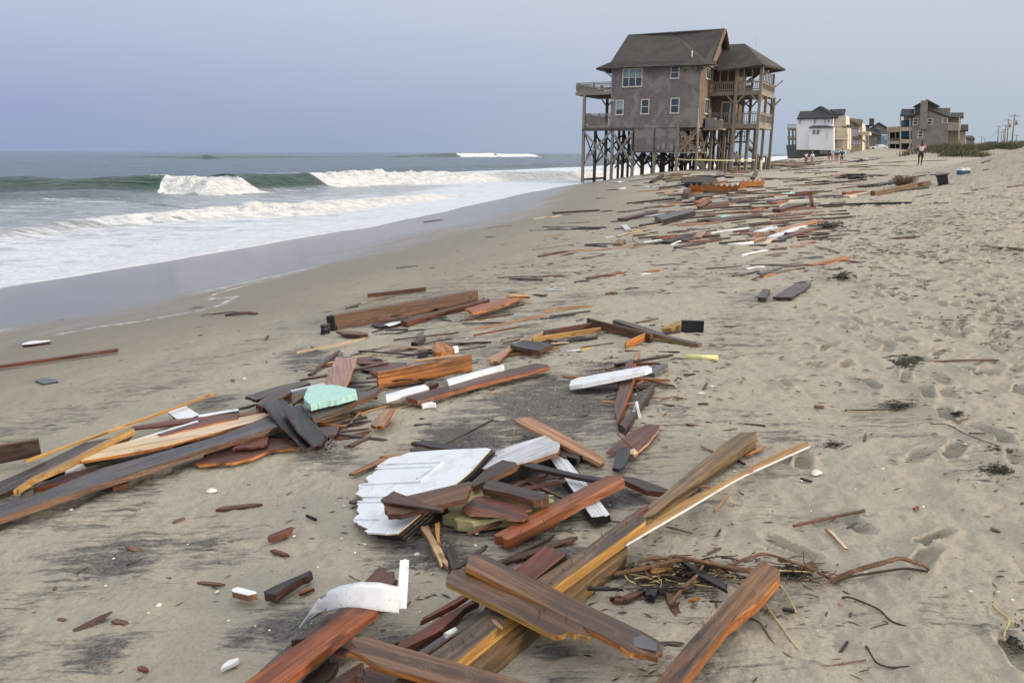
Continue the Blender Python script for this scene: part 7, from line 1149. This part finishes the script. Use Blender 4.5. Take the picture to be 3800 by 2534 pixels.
# dune grass on the mounds
bm = NB(); V_ = []; F_ = []
for (mx_, my_, sx, sy, n_) in ((62, 96, 6, 8, 6400), (53, 101, 6, 5, 4600), (74, 112, 12, 7, 4600), (66, 98, 9, 6, 5600), (57, 96, 6, 5, 3600)):
    for _ in range(n_):
        x, y = random.gauss(mx_, sx * .8), random.gauss(my_ - 2, sy * .85); h = G(x, y) - 2.5
        if x / y < .512 + .03 * math.sin(y) or h < .2 or vnoise(np.array(x * .3), np.array(y * .3), 5) < .36 + (.14 if h < .6 else 0): continue
        z = float(G(x, y)); hh = random.uniform(.25, .75); a = random.uniform(0, 6.28); lx, ly = random.gauss(.05, .14), random.gauss(0, .14); w_ = random.uniform(.03, .07); i = len(V_)
        V_ += [(x - math.cos(a) * w_, y - math.sin(a) * w_, z - .05), (x + math.cos(a) * w_, y + math.sin(a) * w_, z - .05), (x + lx, y + ly, z + hh)]; F_.append((i, i + 1, i + 2))
bm.free(); me = bpy.data.meshes.new('dune_grass'); me.from_pydata(V_, [], F_); B = MB_('grass'); v = B.N('ShaderNodeNewGeometry').outputs['Position']; B.col(B.mix(B.mr(B.noise(v, .6, 4, .7), .35, .65), (.050, .066, .028, 1), (.17, .155, .075, 1))); B.rough(.8); me.materials.append(MATS['grass']); o = bpy.data.objects.new('dune_grass', me); COL.objects.link(o); o['kind'] = 'stuff'
# ------------------------------------------------------------------ people
for n_, c_ in (('skin', (.30, .165, .11)), ('skin_dark', (.085, .045, .03)), ('hair_dark', (.015, .012, .01)), ('c_white', (.70, .70, .72)), ('c_pink', (.62, .20, .20)), ('c_black', (.015, .015, .018)), ('c_navy', (.025, .035, .07)), ('c_grey', (.20, .20, .22)), ('c_teal', (.03, .09, .10)), ('c_red', (.45, .05, .04)), ('c_blue', (.06, .16, .38)), ('c_khaki', (.35, .28, .2)), ('c_maroon', (.16, .03, .035))): plain(n_, c_, .8, .06, 6)
B = MB_('jersey'); v = B.N('ShaderNodeTexCoord').outputs['Object']; sp = B.N('ShaderNodeSeparateXYZ'); B.L(v, sp.inputs[0]); ax = B.math('ABSOLUTE', sp.outputs[0]); B.col(B.mix(B.mr(ax, .17, .20), B.mix(B.mr(sp.outputs[2], 1.30, 1.36), (.66, .62, .62, 1), (.60, .30, .30, 1)), (.55, .16, .17, 1))); B.rough(.8)
def skin_mesh(name, verts, edges, m, root=0, lv=1):
    me = bpy.data.meshes.new(name); me.from_pydata([v[:3] for v in verts], edges, []); o = bpy.data.objects.new(name, me); COL.objects.link(o); sm = o.modifiers.new('s', 'SKIN'); sm.use_smooth_shade = True; o.modifiers.new('u', 'SUBSURF').levels = lv
    for i, v in enumerate(verts): sv = me.skin_vertices[0].data[i]; r_ = v[3] if isinstance(v[3], tuple) else (v[3], v[3]); sv.radius = r_; sv.use_root = i == root
    bpy.context.view_layer.update(); dg = bpy.context.evaluated_depsgraph_get(); m2 = bpy.data.meshes.new_from_object(o.evaluated_get(dg)); bpy.data.objects.remove(o); bpy.data.meshes.remove(me); m2.materials.clear(); m2.materials.append(MATS[m]); return m2
def person(P, h, face, label, shirt, legs, skin='skin', stride=.22, arms=(.1, -.1), sleeve=.5, leglen=.5, hair='hair_dark', hat=None, hand_up=False, group=None, hoodie=False):
    """standing or walking figure facing -Y before turning; one continuous skinned body, clothes over it"""
    T = thing('person', label, 'person', P, face, group); k = h / 1.75; s = stride
    V = [(0, 0, .98, (.135, .10)), (0, 0, 1.15, (.125, .095)), (0, 0, 1.36, (.155, .10)), (0, 0, 1.47, (.07, .06)), (0, -.01, 1.53, .052), (0, -.02, 1.63, (.078, .09)), (0, -.01, 1.70, (.07, .08))]
    E = [(0, 1), (1, 2), (2, 3), (3, 4), (4, 5), (5, 6)]
    def add(pr, pts):
        for p in pts: V.append(p); E.append((pr, len(V) - 1)); pr = len(V) - 1
        return pr
    ends = []
    for sg, fr in ((-1, 1), (1, -1)):
        y = -s * fr; knee = (sg * .10, y * .55 - .03, .52); ank = (sg * .10, y * 1.0 + (.06 if fr < 0 else 0), .09)
        add(0, [(sg * .09, 0, .88, .088), (sg * .10, y * .28, .70, .078), knee + (.056,), (sg * .10, (knee[1] + ank[1]) / 2 + .02, .32, .050), ank + (.034,), (sg * .105, ank[1] - .08, .045, .036), (sg * .11, ank[1] - .16, .03, .026)])
        ar = arms[0] if sg < 0 else arms[1]
        if hand_up and sg > 0: el = (sg * .27, -.05, 1.16); wr = (sg * .12, -.22, 1.36)
        else: el = (sg * .25, ar * .4, 1.14); wr = (sg * .26, ar - .05, .90)
        e_ = add(2, [(sg * .19, 0, 1.40, .052), el + (.040,), wr + (.027,)]); hd = Vector(wr) + (Vector(wr) - Vector(el)).normalized() * .07; e2 = add(e_, [(hd.x, hd.y, hd.z, (.022, .036))])
        dv = (Vector(wr) - Vector(el)).normalized()
        for j in range(4): b_ = hd + Vector((0, (j - 1.5) * .018, 0)); add(e2, [tuple(b_ + dv * .035) + (.009,), tuple(b_ + dv * (.06 + .01 * (j in (1, 2))) + Vector((-sg * .012, 0, 0))) + (.007,)])
        add(e_, [tuple(Vector(wr) + dv * .03 + Vector((0, -.03, 0))) + (.010,), tuple(Vector(wr) + dv * .07 + Vector((0, -.042, 0))) + (.008,)])
    me = skin_mesh('body', V, E, skin); o = bpy.data.objects.new('body', me); COL.objects.link(o); o.parent = T
    bmf = NB(); bar(bmf, (0, -.11, 1.62), (0, -.125, 1.59), .022, .03); bar(bmf, (-.03, -.10, 1.565), (.03, -.10, 1.565), .012, .008); tmp = bpy.data.meshes.new('x'); bmf.to_mesh(tmp); bmf.clear(); bmf.from_mesh(me); bmf.from_mesh(tmp); bmf.to_mesh(me); bmf.free()
    # shirt
    V2 = [(0, 0, .93, (.155, .118)), (0, 0, 1.15, (.148, .118)), (0, 0, 1.36, (.175, .12)), (0, 0, 1.46, (.09, .075))]; E2 = [(0, 1), (1, 2), (2, 3)]
    for sg in (-1, 1):
        ar = arms[0] if sg < 0 else arms[1]; el = Vector((sg * .27, -.05, 1.16)) if hand_up and sg > 0 else Vector((sg * .25, ar * .4, 1.14)); sh = Vector((sg * .19, 0, 1.40)); V2.append(tuple(sh) + (.068,)); E2.append((2, len(V2) - 1)); q = sh.lerp(el, sleeve * 1.5 if sleeve < .7 else 1); V2.append(tuple(q) + (.060,)); E2.append((len(V2) - 2, len(V2) - 1))
        if sleeve >= 1: wr = Vector((sg * .26, ar - .05, .92)); V2.append(tuple(wr) + (.042,)); E2.append((len(V2) - 2, len(V2) - 1))
    o = bpy.data.objects.new('shirt', skin_mesh('shirt', V2, E2, shirt)); COL.objects.link(o); o.parent = T
    V3 = [(0, 0, 1.0, (.15, .115)), (0, 0, .90, (.155, .12))]; E3 = [(0, 1)]
    for sg, fr in ((-1, 1), (1, -1)):
        y = -s * fr; pts = [(sg * .095, 0, .84, .105), (sg * .102, y * .28, .70, .098), (sg * .103, y * .5 - .02, .56, .085)]
        if leglen >= 1: pts += [(sg * .10, y * .8, .30, .07), (sg * .10, y + (.05 if fr < 0 else 0), .10, .06)]
        pr = 1
        for p in pts: V3.append(p); E3.append((pr, len(V3) - 1)); pr = len(V3) - 1
    o = bpy.data.objects.new('trousers' if leglen >= 1 else 'shorts', skin_mesh('shorts', V3, E3, legs)); COL.objects.link(o); o.parent = T
    Vh = [(0, .01, 1.60, (.088, .085)), (0, .005, 1.69, (.092, .10)), (0, .0, 1.75, (.06, .07))]; o = bpy.data.objects.new('hair' if not hat else 'hat', skin_mesh('hair', Vh, [(0, 1), (1, 2)], hat or hair)); COL.objects.link(o); o.parent = T; o.location = (0, .025, .005)
    T.scale = (k, k, k); return T
def at_px(t, x, y): P = gp(t, x, y, 0); return (float(P[0]), float(P[1]), float(G(P[0], P[1])) + .0)
def onD(t, x, y, D): d = ray(t, x, y); return (float(d[0] / d[1] * D), D, float(G(d[0] / d[1] * D, D)))
TO = lambda a: math.radians(a)
person(onD('K', 1340, 716, 57.5), 1.82, TO(-25), 'barefoot man in a pink and white football shirt and black shorts walking towards the camera', 'jersey', 'c_black', 'skin_dark', .16, (.08, -.06), .55)
person(onD('L', 1494, 1378, 66), 1.80, TO(120), 'man in grey shirt and dark shorts standing under the porch of the stilt house', 'c_grey', 'c_navy', 'skin', .05, (.0, .0), .55, hand_up=True)
person(onD('K', 578, 700, 92), 1.78, TO(170), 'man in navy top and teal shorts, nearest of the group by the white house', 'c_navy', 'c_teal', 'skin', .12, (.08, -.1), .6)
person(onD('K', 538, 668, 112), 1.7, TO(150), 'person in black with bare legs beside the man in teal shorts', 'c_black', 'c_grey', 'skin', .1, (.0, .0), .6); person(onD('K', 520, 668, 118), 1.7, TO(20), 'person in dark top and pale shorts, left in the beach group', 'c_navy', 'c_khaki', 'skin', .1)
person(onD('K', 490, 672, 116), 1.65, TO(40), 'person in a khaki top standing in the middle of the beach group', 'c_khaki', 'c_grey', 'skin', .06); person(onD('K', 460, 674, 112), 1.7, TO(-30), 'person in black shirt at the left end of the beach group', 'c_black', 'c_khaki', 'skin', .08)
person(onD('K', 296, 668, 118), 1.72, TO(10), 'person in a white hooded top standing alone before the white house wall', 'c_white', 'c_grey', 'skin', .05, sleeve=1, hat='c_white', leglen=1); person(onD('K', 236, 652, 136), 1.75, TO(0), 'person in a white shirt and maroon trousers before the white house', 'c_white', 'c_maroon', 'skin', .1, leglen=1); person(onD('K', 250, 650, 140), 1.7, TO(60), 'person in a dark top half hidden behind the one in maroon trousers', 'c_maroon', 'c_grey', 'skin', .05)
person(onD('K', 1226, 628, 125), 1.7, TO(0), 'person in a bright blue shirt beside one in red, behind the walking man', 'c_blue', 'c_blue', 'skin', .1, leglen=1); person(onD('K', 1254, 630, 122), 1.66, TO(20), 'person in a red shirt and red shorts behind the walking man', 'c_red', 'c_red', 'skin', .1)
